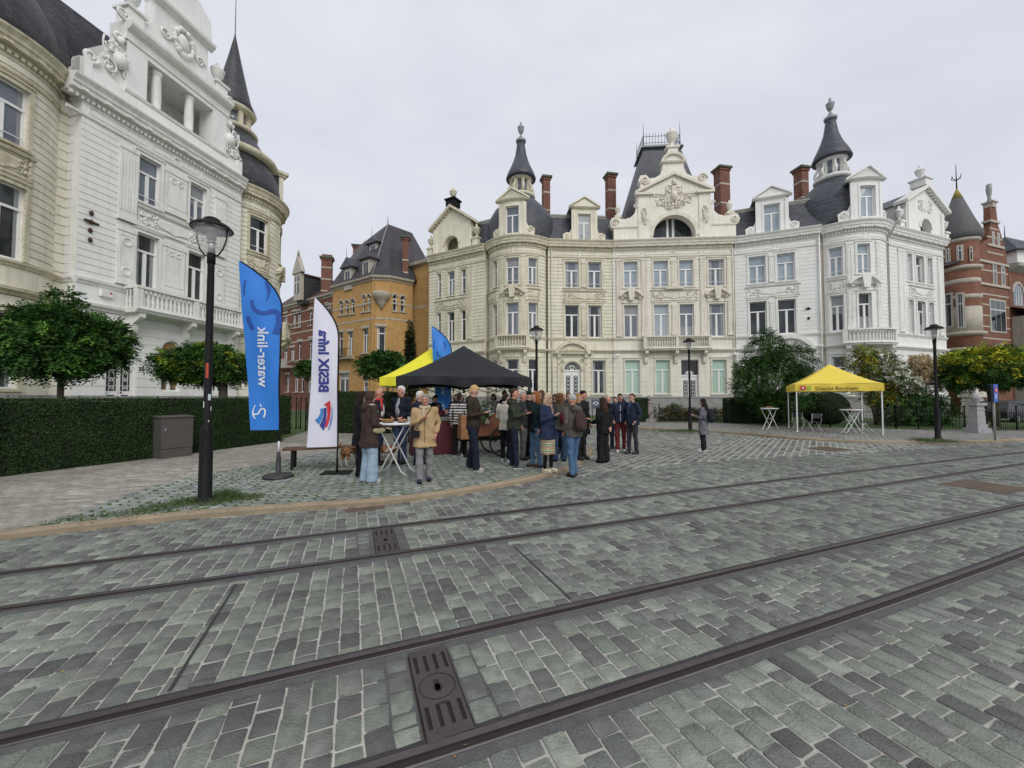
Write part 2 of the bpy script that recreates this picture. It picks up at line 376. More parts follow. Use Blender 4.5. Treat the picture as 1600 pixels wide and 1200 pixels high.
def wall(mb, F, u0, u1, z0, z1, holes, mat, course=.42, groove=.05, gd=.045, backd=-.42, plain=False):
    """masonry with real channelled joints, pierced by holes (u0,u1,z0,z1[,'arch'])"""
    if mat in (WHITE, OFFW) and not plain: groove, gd = (.035, .022) if F is not globals().get('FL') else (.04, .032)
    H = [h for h in holes if h[1] > u0 and h[0] < u1 and h[3] > z0 and h[2] < z1]
    def solid(za, zb):
        iv = [(u0, u1)]
        for h in H:
            if h[2] < zb - 1e-4 and h[3] > za + 1e-4:
                nv = []
                for a, b in iv:
                    if h[0] > a: nv.append((a, min(b, h[0])))
                    if h[1] < b: nv.append((max(a, h[1]), b))
                iv = [x for x in nv if x[1] - x[0] > 1e-3]
        return iv
    zb = sorted(set([z0, z1] + [min(max(h[i], z0), z1) for h in H for i in (2, 3)]))
    for a, b in zip(zb[:-1], zb[1:]):
        for p, q in solid(a, b): fbox(mb, F, p, q, backd, 0 if plain else -gd, a, b, mat)
    if not plain:
        rows = [z0]; z = z0 + course
        nrow = max(1, round((z1 - z0) / course)); cs = (z1 - z0) / nrow
        rows = [z0 + cs * i for i in range(nrow + 1)]
        for a, b in zip(rows[:-1], rows[1:]):
            cuts = sorted(set([a, b] + [h[i] for h in H for i in (2, 3) if a + .03 < h[i] < b - .03]))
            for c, e in zip(cuts[:-1], cuts[1:]):
                lo = c + (groove / 2 if c == a else 0); hi = e - (groove / 2 if e == b else 0)
                if hi - lo < .01: continue
                for p, q in solid((c + e) / 2 - .001, (c + e) / 2 + .001): fbox(mb, F, p, q, -gd - .02, 0, lo, hi, mat)
    for h in H:
        if len(h) > 4:
            uc = (h[0] + h[1]) / 2; r = (h[1] - h[0]) / 2; zc = h[3] - r
            for s in (-1, 1):
                arc = arcpts(uc, zc, r, math.pi / 2, math.pi / 2 + s * math.pi / 2, 8)
                fpoly(mb, F, arc + [(uc + (-s) * r, h[3])] if s > 0 else arc + [(uc - s * r, h[3])], backd, -.003, mat)
def window(F, u0, u1, z0, z1, parent, glass, tr=.3, lights=2, arch=False, paint=None, set_=-.2, fw=.065, name='window', rail=0):
    paint = paint or PAINTW
    mb = MB(); W = u1 - u0; H = z1 - z0; d0, d1 = set_ - .03, set_ + .04; zt = z1 - H * tr
    fbox(mb, F, u0, u0 + fw, d0, d1, z0, z1, paint); fbox(mb, F, u1 - fw, u1, d0, d1, z0, z1, paint)
    fbox(mb, F, u0 + fw, u1 - fw, d0, d1, z0, z0 + fw * 1.3, paint)
    if arch:
        r = W / 2; uc = (u0 + u1) / 2; ring(mb, F, uc, z1 - r, r - fw, r, 0, math.pi, d0, d1 + .01, paint, 10)
    else: fbox(mb, F, u0 + fw, u1 - fw, d0, d1, z1 - fw, z1, paint)
    if tr: fbox(mb, F, u0 + fw, u1 - fw, d0 + .002, d1 + .03, zt - .05, zt + .05, paint)
    ztop = zt - .05 if tr else z1 - fw
    for i in range(1, lights):
        um = u0 + W * i / lights; fbox(mb, F, um - .06, um + .06, d0 + .003, d1 + .015, z0 + fw * 1.3, ztop, paint)
    for i in range(lights):     # inner sash frames
        a = u0 + fw if i == 0 else u0 + W * i / lights + .06; b = u1 - fw if i == lights - 1 else u0 + W * (i + 1) / lights - .06
        for p, q in ((a, a + .03), (b - .03, b)): fbox(mb, F, p, q, d0 + .01, d1 - .015, z0 + fw * 1.3, ztop, paint)
    if rail:
        fbox(mb, F, u0 + fw, u1 - fw, set_ + .09, set_ + .11, z0 + rail, z0 + rail + .03, paint)
    fr = mb.build(name, parent)
    pb = MB(); e = .02
    if arch:
        r = W / 2 - e; uc = (u0 + u1) / 2; pts = [(u0 + e, z0 + e), (u1 - e, z0 + e)] + arcpts(uc, z1 - W / 2, r, 0, math.pi, 10)
        fpoly(pb, F, pts, set_ - .02, set_ - .005, glass)
    else: fbox(pb, F, u0 + e, u1 - e, set_ - .02, set_ - .005, z0 + e, z1 - e, glass)
    if glass in (GL_DARK, GL_SKY) and W > .75 and not arch:
        k = R.random(); e0, e1 = set_ - .006, set_ - .001
        if k < .38:
            cw_ = W * R.uniform(.14, .3); fbox(pb, F, u0 + .03, u0 + cw_, e0, e1, z0 + .03, z1 - .03, CURT); fbox(pb, F, u1 - cw_ * R.uniform(.7, 1.1), u1 - .03, e0, e1, z0 + .03, z1 - .03, CURT)
        elif k < .55: fbox(pb, F, u0 + .03, u1 - .03, e0, e1, z1 - H * R.uniform(.25, .6), z1 - .03, CURT)
        elif k < .68: fbox(pb, F, u0 + .03, u1 - .03, e0, e1, z0 + .03, z0 + H * R.uniform(.25, .4), CURT)
    pb.build('pane', fr)
    return fr
def door(F, u0, u1, z0, z1, parent, arch=False, tr=.3, set_=-.25):
    mb = MB(); W = u1 - u0; H = z1 - z0; zt = z1 - (W / 2 if arch else H * tr); uc = (u0 + u1) / 2; P = PAINTW
    fbox(mb, F, u0, u0 + .08, set_ - .05, set_ + .05, z0, zt, P); fbox(mb, F, u1 - .08, u1, set_ - .05, set_ + .05, z0, zt, P)
    fbox(mb, F, u0, u1, set_ - .05, set_ + .09, zt - .09, zt + .06, P)
    if arch: ring(mb, F, uc, z1 - W / 2, W / 2 - .09, W / 2, 0, math.pi, set_ - .05, set_ + .05, P, 10)
    else: fbox(mb, F, u0, u1, set_ - .05, set_ + .05, z1 - .08, z1, P)
    for s in (0, 1):
        a = u0 + .08 + s * (W / 2 - .08); b = a + W / 2 - .08
        fbox(mb, F, a + .01, b - .01, set_ - .04, set_ + .02, z0, zt - .09, P)
        m = (a + b) / 2; hh = zt - z0
        fbox(mb, F, m - .2, m + .2, set_ + .02, set_ + .045, z0 + .12, z0 + hh * .3, P)
        fbox(mb, F, m - .16, m + .16, set_ + .045, set_ + .06, z0 + .18, z0 + hh * .26, P)
        fbox(mb, F, m - .19, m + .19, set_ + .021, set_ + .03, z0 + hh * .42, z0 + hh * .88, GL_DARK)
        for k in range(5):      # wrought grille over the glass
            zz = z0 + hh * (.46 + .095 * k)
            ring(mb, F, m, zz, .05, .075, 0, 2 * math.pi, set_ + .031, set_ + .055, P, 8)
            fbox(mb, F, m - .19, m + .19, set_ + .031, set_ + .05, zz + .09, zz + .105, P)
        for q in (-.1, .1): fbox(mb, F, m + q - .008, m + q + .008, set_ + .031, set_ + .05, z0 + hh * .42, z0 + hh * .88, P)
        fbox(mb, F, m - .14, m + .14, set_ + .02, set_ + .035, z0 + hh * .34, z0 + hh * .37, IRON)
    dr = mb.build('door', parent)
    fb = MB()
    if arch:
        fpoly(fb, F, [(u0 + .05, zt), (u1 - .05, zt)] + arcpts(uc, z1 - W / 2, W / 2 - .05, 0, math.pi, 10), set_ - .02, set_ - .005, GL_DARK)
    else: fbox(fb, F, u0 + .05, u1 - .05, set_ - .02, set_ - .005, zt, z1 - .05, GL_DARK)
    for k in range(7):
        a = math.pi * (k + .5) / 7; rr = (W / 2 - .2) if arch else .5 * min(W / 2, z1 - zt)
        ring(fb, F, uc + rr * .75 * math.cos(a), zt + .12 + rr * .6 * math.sin(a), .07, .1, 0, 2 * math.pi, set_, set_ + .03, PAINTW, 8)
    ring(fb, F, uc, zt + .25, .12, .2, 0, 2 * math.pi, set_, set_ + .035, PAINTW, 10)
    fb.build('fanlight', dr)
    hb = MB(); hb.ball(F.P(uc + .09, set_ + .08, z0 + (zt - z0) * .4), .04, pmat('dark_brass', (.1, .07, .03), .3, metal=.8)); hb.build('handle', dr)
    return dr
CORN = [(0, 15.0), (.06, 15.0), (.08, 15.08), (.30, 15.12), (.32, 15.28), (.38, 15.34), (.40, 15.46), (.47, 15.56), (.52, 15.62), (.54, 15.70), (.1, 15.76)]
def cornice(mb, F, u0, u1, mat, dent=True, dz=0):
    sweep(mb, F, u0, u1, [(d, z + dz) for d, z in CORN], mat, back=-.4)
    sweep(mb, F, u0, u1, [(0, 14.18 + dz), (.07, 14.2 + dz), (.09, 14.28 + dz), (.03, 14.32 + dz)], mat)
    if dent:
        n = int((u1 - u0) / .19)
        for i in range(n):
            u = u0 + (u1 - u0) * (i + .5) / n; fbox(mb, F, u - .05, u + .05, .0, .14, 14.86 + dz, 14.997 + dz, mat)
        n = max(2, int((u1 - u0) / .85))
        for i in range(n):
            u = u0 + (u1 - u0) * (i + .5) / n; fbox(mb, F, u - .11, u + .11, .1, .37, 15.13 + dz, 15.25 + dz, mat)
def frieze(mb, F, u0, u1, mat, n=2):
    """sunk rectangles of the frieze band"""
    for i in range(n):
        a = u0 + (u1 - u0) * i / n + .12; b = u0 + (u1 - u0) * (i + 1) / n - .12
        for p, q, r, s in ((a, b, 14.72, 14.76), (a, b, 14.42, 14.46), (a, a + .04, 14.46, 14.72), (b - .04, b, 14.46, 14.72)):
            fbox(mb, F, p, q, -.01, .035, r, s, mat)
def strings(mb, F, u0, u1, mat):
    sweep(mb, F, u0, u1, [(0, 5.62), (.06, 5.64), (.1, 5.74), (.22, 5.80), (.24, 5.92), (.05, 5.98)], mat)
    sweep(mb, F, u0, u1, [(0, 6.72), (.05, 6.74), (.08, 6.82), (.14, 6.88), (.15, 6.96), (.02, 7.0)], mat)
def plinth(mb, F, u0, u1, top=1.75):
    fbox(mb, F, u0, u1, -.4, .10, -.1, top, PLINTH); fbox(mb, F, u0, u1, 0, .14, top - .12, top - .02, PLINTH)
def surround(mb, F, a, b, z0, z1, mat, w=.13, sill=True, d=.045):
    fbox(mb, F, a - w, a, -.005, d, z0, z1, mat); fbox(mb, F, b, b + w, -.005, d, z0, z1, mat); fbox(mb, F, a - w, b + w, -.005, d + .002, z1, z1 + w, mat)
    sweep(mb, F, a - w - .04, b + w + .04, [(0, z1 + w + .0), (.09, z1 + w + .03), (.1, z1 + w + .09), (.0, z1 + w + .1)], mat)
    if sill: fbox(mb, F, a - w - .04, b + w + .04, -.2, .1, z0 - .1, z0, mat)
def relief(mb, F, a, b, z0, z1, mat, seed=0, frame=True):
    """carved panel: moulded border, plain cartouche, scrolls and foliage to both sides"""
    r = random.Random(seed); w = .07; uc = (a + b) / 2; zc = (z0 + z1) / 2; h = z1 - z0; W = b - a
    if frame:
        sweep(mb, F, a - .1, b + .1, [(0, z1), (.1, z1 + .02), (.13, z1 + .1), (0, z1 + .12)], mat); sweep(mb, F, a - .06, b + .06, [(0, z0 - .1), (.07, z0 - .08), (.08, z0 - .01), (0, z0)], mat)
        for p in (a, b - w): fbox(mb, F, p, p + w, -.01, .05, z0, z1, mat)
    cw = W * .22
    fpoly(mb, F, [(uc - cw, zc + h * .2), (uc - cw * 1.12, zc), (uc - cw, zc - h * .2), (uc - cw * .4, zc - h * .28), (uc, zc - h * .4), (uc + cw * .4, zc - h * .28), (uc + cw, zc - h * .2), (uc + cw * 1.12, zc), (uc + cw, zc + h * .2), (uc, zc + h * .3)], 0, .06, mat)
    for s in (-1, 1):
        for k, (du, dzz, rr, c) in enumerate([(.30, .15, .2, 1), (.38, -.15, .22, -1), (.45, .2, .16, 1), (.27, -.28, .14, -1)]):
            spiral(mb, F, uc + s * du * W, zc + dzz * h, rr * h, mat, 1.3, s * c, r.random() * 6, th=.035 * min(1.2, h), d=.03)
        for k in range(int(10 + W * 3)):
            uu = uc + s * W * (.24 + .24 * r.random()); zz = zc + h * (r.random() - .5) * .8
            p = F.P(uu, .02, zz); q = .03 + .05 * r.random()
            mb.ball(p, (q, q, q * 1.3), mat, 6, 4)
def scrollcart(mb, F, uc, z0, z1, w, mat, seed=1, d=.06):
    """tall carved cartouche of scrolls and leaves"""
    r = random.Random(seed); h = z1 - z0; zc = (z0 + z1) / 2
    mb.ball(F.P(uc, d, zc), (w * .28, w * .28, h * .2), mat, 10, 7)
    for s in (-1, 1):
        spiral(mb, F, uc + s * w * .36, z0 + h * .22, h * .17, mat, 1.7, s, r.random() * 6, .05 * w, d)
        spiral(mb, F, uc + s * w * .30, z0 + h * .74, h * .14, mat, 1.5, -s, r.random() * 6, .045 * w, d)
        pts = [(uc + s * w * (.5 - .12 * math.cos(4 * t)), z0 + h * (.12 + .75 * t)) for t in [i / 8 for i in range(9)]]
        ftube(mb, F, pts, .035 * w, mat, d)
    for k in range(26):
        q = .03 + .05 * r.random(); mb.ball(F.P(uc + w * (r.random() - .5) * .9, d + .02, z0 + h * r.random()), (q, q, q * 1.6), mat, 6, 4)
    mb.ball(F.P(uc, d, z1), (w * .16, w * .12, h * .1), mat, 8, 6)
def urn(mb, c, h, r, mat, n=12):
    p = [(.0, 0), (.55, 0), (.55, .06), (.3, .12), (.25, .2), (.55, .28), (.85, .42), (.95, .58), (1.0, .6), (1.02, .66), (.7, .7), (.45, .76), (.3, .84), (.32, .9), (.2, .97), (0, 1)]
    mb.lathe(c, [(a * r, z * h) for a, z in p], mat, n)
def baluster(mb, p, h, r, mat):
    mb.lathe(p, [(r * .9, 0), (r * .9, h * .08), (r * .5, h * .16), (r, h * .38), (r * .45, h * .68), (r * .6, h * .86), (r * .9, h * .92), (r * .9, h)], mat, 6)
def console(mb, F, u, z1, h, dep, w, mat):
    pts = [(0, z1), (dep, z1), (dep, z1 - h * .18), (dep * .8, z1 - h * .3), (dep * .45, z1 - h * .45), (dep * .4, z1 - h * .7), (dep * .28, z1 - h * .92), (0.0, z1 - h)]
    vs = [F.P(u - w / 2, d - .02 if d == 0 else d, z) for d, z in pts] + [F.P(u + w / 2, d - .02 if d == 0 else d, z) for d, z in pts]; n = len(pts)
    mb.add(vs, [tuple(range(n)), tuple(range(n, 2 * n))[::-1]] + [(i, n + i, n + (i + 1) % n, (i + 1) % n) for i in range(n)], mat)
def balcony(F, u0, u1, parent, mat, dep=.75, zs=5.98, zt=7.05, brk=None, piers=None, name='balcony'):
    mb = MB()
    sweep(mb, F, u0, u1, [(dep - .1, zs - .22), (dep - .05, zs - .2), (dep, zs - .1), (dep + .05, zs - .06), (dep + .05, zs), (dep, zs + .02)], mat, back=-.02)
    piers = piers if piers is not None else [u0 + .12, u1 - .12]
    for p in piers: fbox(mb, F, p - .13, p + .13, dep - .25, dep - .01, zs + .02, zt - .12, mat)
    fbox(mb, F, u0, u1, dep - .28, dep + .02, zt - .12, zt, mat)
    for s, uu in ((0, u0 + .02), (1, u1 - .24)): fbox(mb, F, uu, uu + .22, -.02, dep - .285, zt - .12, zt, mat)
    fbox(mb, F, u0, u1, dep - .22, dep - .04, zs + .02, zs + .12, mat)
    for a, b in zip(piers[:-1], piers[1:]):
        n = max(2, int((b - a - .26) / .2))
        for i in range(n):
            u = a + .13 + (b - a - .26) * (i + .5) / n; baluster(mb, F.P(u, dep - .13, zs + .12), zt - zs - .24, .075, mat)
    for uu in (u0 + .13, u1 - .13):
        for k in range(2): baluster(mb, F.P(uu, .12 + k * .2, zs + .02), zt - zs - .14, .075, mat)
    for u in (brk or [u0 + .3, u1 - .3]): console(mb, F, u, zs - .22, 1.15, dep - .1, .26, mat)
    return mb.build(name, parent)
def pilaster(mb, F, a, b, z0, z1, mat, d=.07, flutes=0):
    fbox(mb, F, a, b, -.005, d, z0, z1, mat)
    w = b - a
    for zz in (z0, z1 - .22): fbox(mb, F, a - .03, b + .03, -.005, d + .035, zz, zz + .22, mat)
    if flutes:
        for i in range(flutes):
            u = a + w * (i + .5) / flutes; fbox(mb, F, u - w / flutes * .22, u + w / flutes * .22, d - .005, d + .028, z0 + .5, z1 - .5, mat)
    else:
        for p, q, r, s in ((a + .08, b - .08, z1 - .42, z1 - .38), (a + .08, b - .08, z0 + .38, z0 + .42), (a + .08, a + .11, z0 + .42, z1 - .42), (b - .11, b - .08, z0 + .42, z1 - .42)):
            if q > p: fbox(mb, F, p, q, d - .005, d + .02, r, s, mat)
def seghood(mb, F, u, z, w, mat, key=True):
    """broken curved hood on two consoles with a big keystone"""
    ring(mb, F, u, z - w * .35, w * .72, w * .84, rad(33), rad(147), 0, .30, mat, 12)
    sweep(mb, F, u - w * .72, u + w * .72, [(0, z - .02), (.24, z), (.3, z + .08), (0, z + .1)], mat)
    for s in (-1, 1): console(mb, F, u + s * w * .52, z - .02, .5, .22, .2, mat)
    if key: fpoly(mb, F, [(u - .18, z - .3), (u + .18, z - .3), (u + .3, z + w * .5), (u - .3, z + w * .5)], 0, .34, mat)
def tripoly(mb, F, u, z, hw, h, mat, d=.3, fill=-.02):
    fpoly(mb, F, [(u - hw, z), (u + hw, z), (u, z + h)], -.05, d - .14, mat)
    for s in (-1, 1):
        L_ = math.hypot(hw, h); n = (-h / L_ * s * -1, hw / L_)
        a = (u + s * (hw + .08), z - .02); b = (u, z + h + .06)
        t = .13
        q = [a, (a[0], a[1] + t), (b[0], b[1] + t), b]
        fpoly(mb, F, q if s < 0 else q[::-1], -.05, d, mat)
    sweep(mb, F, u - hw - .1, u + hw + .1, [(0, z - .14), (d - .08, z - .1), (d + .01, z - .02), (d - .02, z)], mat)
def dormer(F, u, parent, mat, glass, ww=1.2, z0=15.7, d=-.25, rdepth=2.6, H=0):
    if F.curved: d = .15
    mb = MB(); hw = ww / 2 + .48; ze = 18.95 + H; zw0, zw1 = z0 + .25, 18.35 + H
    fbox(mb, F, u - hw, u - ww / 2, d - .5, d, z0, ze, mat); fbox(mb, F, u + ww / 2, u + hw, d - .5, d, z0, ze, mat)
    fbox(mb, F, u - ww / 2, u + ww / 2, d - .5, d - .002, zw1, ze, mat); fbox(mb, F, u - ww / 2, u + ww / 2, d - .5, d + .06, z0, zw0, mat)
    for s in (-1, 1):
        fbox(mb, F, u + s * hw - .13 - (s < 0) * 0, u + s * hw + .13, d, d + .07, z0, ze - .25, mat)
        q = [(u + s * hw, z0), (u + s * (hw + .85), z0), (u + s * (hw + .9), z0 + .75), (u + s * (hw + .55), z0 + .95), (u + s * (hw + .3), z0 + .9), (u + s * (hw + .12), z0 + 1.3), (u + s * hw, z0 + 1.6)]
        fpoly(mb, F, q if s > 0 else q[::-1], d - .3, d - .03, mat)
        spiral(mb, F, u + s * (hw + .5), z0 + .6, .26, mat, 1.5, s, 0, .045, d)
    for p, q in ((u - ww / 2 - .12, u - ww / 2), (u + ww / 2, u + ww / 2 + .12)): fbox(mb, F, p, q, d - .01, d + .04, zw0, zw1, mat)
    fbox(mb, F, u - ww / 2 - .12, u + ww / 2 + .12, d - .01, d + .045, zw1, zw1 + .14, mat)
    G_ = Sub(F, d)
    tripoly(mb, G_, u, ze, hw + .28, .78, mat, .28)
    o = mb.build('dormer', parent)
    rb = MB()   # cheeks and little gabled roof running back
    a = Sub(F, d - .5)
    for s in (-1, 1):
        q = [a.P(u + s * (hw - .02), 0, z0), a.P(u + s * (hw - .02), -rdepth, ze - .1), a.P(u + s * (hw - .02), 0, ze - .1)]
        rb.add(q + [a.P(u + s * (hw - .02), -rdepth, z0)], [(0, 3, 1, 2)], SLATE)
    e = hw + .3; T = ze + .78
    vs = [a.P(u - e, .45, ze), a.P(u, .45, T), a.P(u + e, .45, ze), a.P(u - e, -rdepth, ze), a.P(u, -rdepth, T), a.P(u + e, -rdepth, ze)]
    rb.add(vs, [(0, 1, 4, 3), (1, 2, 5, 4), (0, 2, 1), (3, 4, 5), (0, 3, 5, 2)], ZINC)
    rb.build('roof', o)
    wb = MB(); fw = .07
    for p, q, r, t in ((u - ww / 2, u - ww / 2 + fw, zw0, zw1), (u + ww / 2 - fw, u + ww / 2, zw0, zw1)): fbox(wb, F, p, q, d - .25, d - .18, r, t, PAINTW)
    zt = zw0 + (zw1 - zw0) * .68
    for r, t in ((zw0, zw0 + .1), (zt - .05, zt + .05), (zw1 - .07, zw1)): fbox(wb, F, u - ww / 2 + fw, u + ww / 2 - fw, d - .25, d - .18, r, t, PAINTW)
    fbox(wb, F, u - .06, u + .06, d - .25, d - .175, zw0 + .1, zt - .05, PAINTW)
    fbox(wb, F, u - ww / 2 + .01, u + ww / 2 - .01, d - .23, d - .215, zw0, zw1, glass)
    wb.build('window', o)
    return o
class Sub:
    def __init__(s, F, d): s.F = F; s.dd = d; s.curved = F.curved
    def P(s, u, d, z): return s.F.P(u, d + s.dd, z)
def mansard(mb, F, u0, u1, mat, z0=15.74, z1=18.75, d0=-.35, d1=-1.75, back=-7):
    us = usteps(F, u0, u1, .5); vs = []
    for u in us: vs += [F.P(u, d0, z0), F.P(u, d1, z1), F.P(u, back, z1 + .4), F.P(u, back, z0)]
    n = len(us); fs = [(i * 4 + k, (i + 1) * 4 + k, (i + 1) * 4 + k + 1, i * 4 + k + 1) for i in range(n - 1) for k in range(3)]
    fs += [(0, 1, 2, 3), (n * 4 - 1, n * 4 - 2, n * 4 - 3, n * 4 - 4)]
    mb.add(vs, fs, mat)
def coping(mb, F, u0, u1, mat, z=18.75, d=-1.75):
    sweep(mb, Sub(F, d), u0, u1, [(0, z - .22), (.1, z - .18), (.16, z - .05), (.22, z + .02), (.22, z + .12), (0, z + .16)], mat, back=-.3)
def chimney(parent, x, y, z0, z1, w, d, rz=.2, bands=3, pots=0):
    w *= .86; mb = MB(); M = Matrix.Translation((x, y, 0)) @ Matrix.Rotation(rz, 4, 'Z')
    mb.box((-w / 2, -d / 2, z0), (w / 2, d / 2, z1), CHBR, M)
    for i in range(bands):
        z = z0 + (z1 - z0) * (.3 + .24 * i); mb.box((-w / 2 - .015, -d / 2 - .015, z), (w / 2 + .015, d / 2 + .015, z + .16), BAND, M)
    mb.box((-w / 2 - .08, -d / 2 - .08, z1 - .35), (w / 2 + .08, d / 2 + .08, z1 - .1), CHBR, M)
    mb.box((-w / 2 - .2, -d / 2 - .2, z1 - .1), (w / 2 + .2, d / 2 + .2, z1 + .1), pmat('mossy_cap', (.10, .12, .09), .9, .3, 3), M)
    for i in range(pots): mb.lathe((0, 0, 0), [(.1, z1), (.12, z1 + .5)], CHBR, 8, M=M @ Matrix.Translation((-w / 2 + w * (i + .5) / pots, 0, 0)))
    return mb.build('chimney', parent)
def turret(parent, C, Rr, mat, white=True, sp=1.0, a_mid=-1.57):
    """onion dome over a bow, lantern with columns, tall flared spire with an urn"""
    def up(m): m.v = [(x, y, z + .065 * max(0, z - 16)) for x, y, z in m.v]
    C = (C[0] - .45 * math.cos(a_mid), C[1] - .45 * math.sin(a_mid)); Rr += .42
    mb = MB()
    mb.lathe((C[0], C[1], 0), [(Rr - .32, 15.72), (Rr - .22, 16.4), (Rr - .22, 17.3), (Rr - .38, 18.2), (Rr - .85, 19.0), (Rr - 1.6, 19.75), (1.15, 20.35), (1.1, 20.5)], SLATE, 28); up(mb)
    o = mb.build('turret', parent)
    mb = MB(); c = (C[0], C[1], 0)
    mb.lathe(c, [(1.05, 20.35), (1.3, 20.4), (1.38, 20.52), (1.38, 20.64), (1.2, 20.74), (.74, 20.78)], mat, 24)
    mb.lathe(c, [(.74, 20.75), (.74, 22.05)], GL_SKY if white else GL_DARK, 16)
    for k in range(8):
        a = a_mid + 2 * math.pi * (k + .5) / 8; M = Matrix.Translation((C[0], C[1], 0)) @ Matrix.Rotation(a, 4, 'Z')
        mb.box((.7, -.13, 20.75), (.92, .13, 22.05), mat, M)
        mb.tube([(.95, 0, 20.8), (1.2, 0, 20.95), (1.22, 0, 21.3), (1.02, 0, 21.6), (.97, 0, 21.95)], [.1, .14, .12, .08, .11], mat, 6, M=M)
    mb.lathe(c, [(.95, 22.02), (1.0, 22.1), (1.2, 22.18)], mat, 24)
    up(mb); mb.build('lantern', o)
    mb = MB()
    mb.lathe(c, [(1.1, 22.15), (1.42, 22.2), (1.45, 22.28), (1.28, 22.75), (1.0, 23.3), (.74, 23.9), (.55, 24.5), (.43, 25.2), (.38, 25.7)], SLATE, 24)
    mb.lathe(c, [(.38, 25.68), (.48, 25.72), (.5, 25.9), (.3, 26.05), (.16, 26.2)], ZINC, 16)
    urn(mb, (C[0], C[1], 26.15), 1.5 * sp, .32, ZINC, 12)
    up(mb); mb.build('spire', o)
    return o
# ------------------------------------------------------------------ long terrace across the square: three houses behind one palace front
HC = 15.7
def CT(px, py, h=HC): p = G(px, py, h); return Vector((p.x, p.y))
T0, T1 = CT(669, 399), CT(752, 380); B1a, B1b = CT(757, 381), CT(857, 372.5); T2, T3 = CT(860, 372.5), CT(958, 375)
T5, T6 = CT(1148, 369), CT(1284, 350.5); B2a, B2b = CT(1286, 353), CT(1397, 349); T7, T8 = CT(1401, 351.5), CT(1485, 373)
def bow(A, B, s, off=.5):
    """arc frame through cornice points A,B with sagitta s, wall face off behind the cornice edge"""
    ch = B - A; c = ch.length; Rr = c * c / 8 / s + s / 2; U = ch.normalized(); Nn = Vector((U.y, -U.x)); C = (A + B) / 2 + Nn * (s - Rr)
    a = math.atan2(Nn.y, Nn.x); h = math.asin(min(1, c / 2 / Rr)); Rw = Rr - off
    return Arc(C, Rw, a - h - .06, a + h + .06), C, Rw, a
Z_GF, Z_F1, Z_F2 = (2.0, 4.98), (7.03, 9.92), (11.5, 13.85)
STR = ([(0, 5.62), (.06, 5.64), (.1, 5.74), (.22, 5.80), (.24, 5.92), (.05, 5.98)], [(0, 6.72), (.05, 6.74), (.08, 6.82), (.14, 6.88), (.15, 6.96), (.02, 7.0)])
def one(name, parent, fn, *a, **k):
    mb = MB(); fn(mb, *a, **k); return mb.build(name, parent)
def front(F, root, u0, u1, wins, wm, tm, doors=(), extra=(), plainz=None):
    """one stretch of wall with its windows: wins = (ua, ub, level, glass, lights)"""
    holes = []
    for w_ in wins:
        lv = w_[2]; z = {0: Z_GF, 1: Z_F1, 2: Z_F2}[lv]; holes.append((w_[0], w_[1], z[0], z[1]) + (('arch',) if len(w_) > 5 and w_[5] == 'arch' else ()))
    for d_ in doors: holes.append((d_[0], d_[1], d_[2], d_[3]) + (('arch',) if d_[4] else ()))
    mb = MB(); wall(mb, F, u0, u1, 1.75, 5.62, holes, wm, .43); wall(mb, F, u0, u1, 5.62, 7.0, holes, wm, plain=True)
    wall(mb, F, u0, u1, 7.0, 14.2, holes, wm, .31); wall(mb, F, u0, u1, 14.2, 15.72, [], wm, plain=True); mb.build('wall', root)
    mb = MB(); plinth(mb, F, u0, u1); mb.build('plinth', root)
    mb = MB(); cornice(mb, F, u0 - (.54 if F is globals().get('FL') else 0), u1, tm); frieze(mb, F, u0 + .1, u1 - .1, tm, max(1, int((u1 - u0) / 2.4))); mb.build('cornice', root)
    for q in STR: mb = MB(); sweep(mb, F, u0, u1, q, tm); mb.build('string_course', root)
    for w_ in wins:
        z = {0: Z_GF, 1: Z_F1, 2: Z_F2}[w_[2]]
        ar = len(w_) > 5 and w_[5] == 'arch'
        fr = window(F, w_[0], w_[1], z[0], z[1], root, w_[3], .3 if w_[2] != 2 else .34, w_[4], arch=ar, rail=.35 if w_[2] == 2 else 0)
        if not ar: one('surround', fr, surround, F, w_[0], w_[1], z[0], z[1], tm, .1 if w_[1] - w_[0] < .8 else .14, w_[2] != 1)
    for d_ in doors: door(F, d_[0], d_[1], d_[2], d_[3], root, d_[4])
def core(root, pts, back, z1=15.3):
    mb = MB(); P_ = [Vector(p) for p in pts]; Bk = [p + Vector(back) for p in (P_[-1], P_[0])]
    mb.prism([tuple(p) for p in P_] + [tuple(b) for b in Bk], 0, z1, BAND); return mb.build('rear_block', root)
def widepx(F, a, b, py=480, d=-.02): return (F.u(a, py, d), F.u(b, py, d))
# ---- house A: cream, end pavilion + bow + flat bay
A = thing('terrace_house', 'cream stone town house with rounded bow and slim spire, beside the ochre brick house', 'house', (0.5, 36.5, 0))
FA1 = Fr(T0, T1, .5); FA2, CA, RA, aA = bow(B1a, B1b, 1.55); FA3 = Fr(T2, T3, .5)
w1 = [(*widepx(FA1, 683.5, 689.5), l, g, 1) for l, g in ((2, GL_SKY), (1, GL_SKY))] + [(*widepx(FA1, 699.5, 710.5), l, g, 2) for l, g in ((2, GL_SKY), (1, GL_DARK))] + [(*widepx(FA1, 720.5, 728), l, g, 1) for l, g in ((2, GL_SKY), (1, GL_DARK))]
w1 += [(*widepx(FA1, 699.5, 710.5), 0, GL_DARK, 2), (*widepx(FA1, 683.5, 689.5), 0, GL_DARK, 1), (*widepx(FA1, 720.5, 728), 0, GL_DARK, 1)]
front(FA1, A, -.3, FA1.L + .1, w1, CREAM, CREAMT)
w2 = []
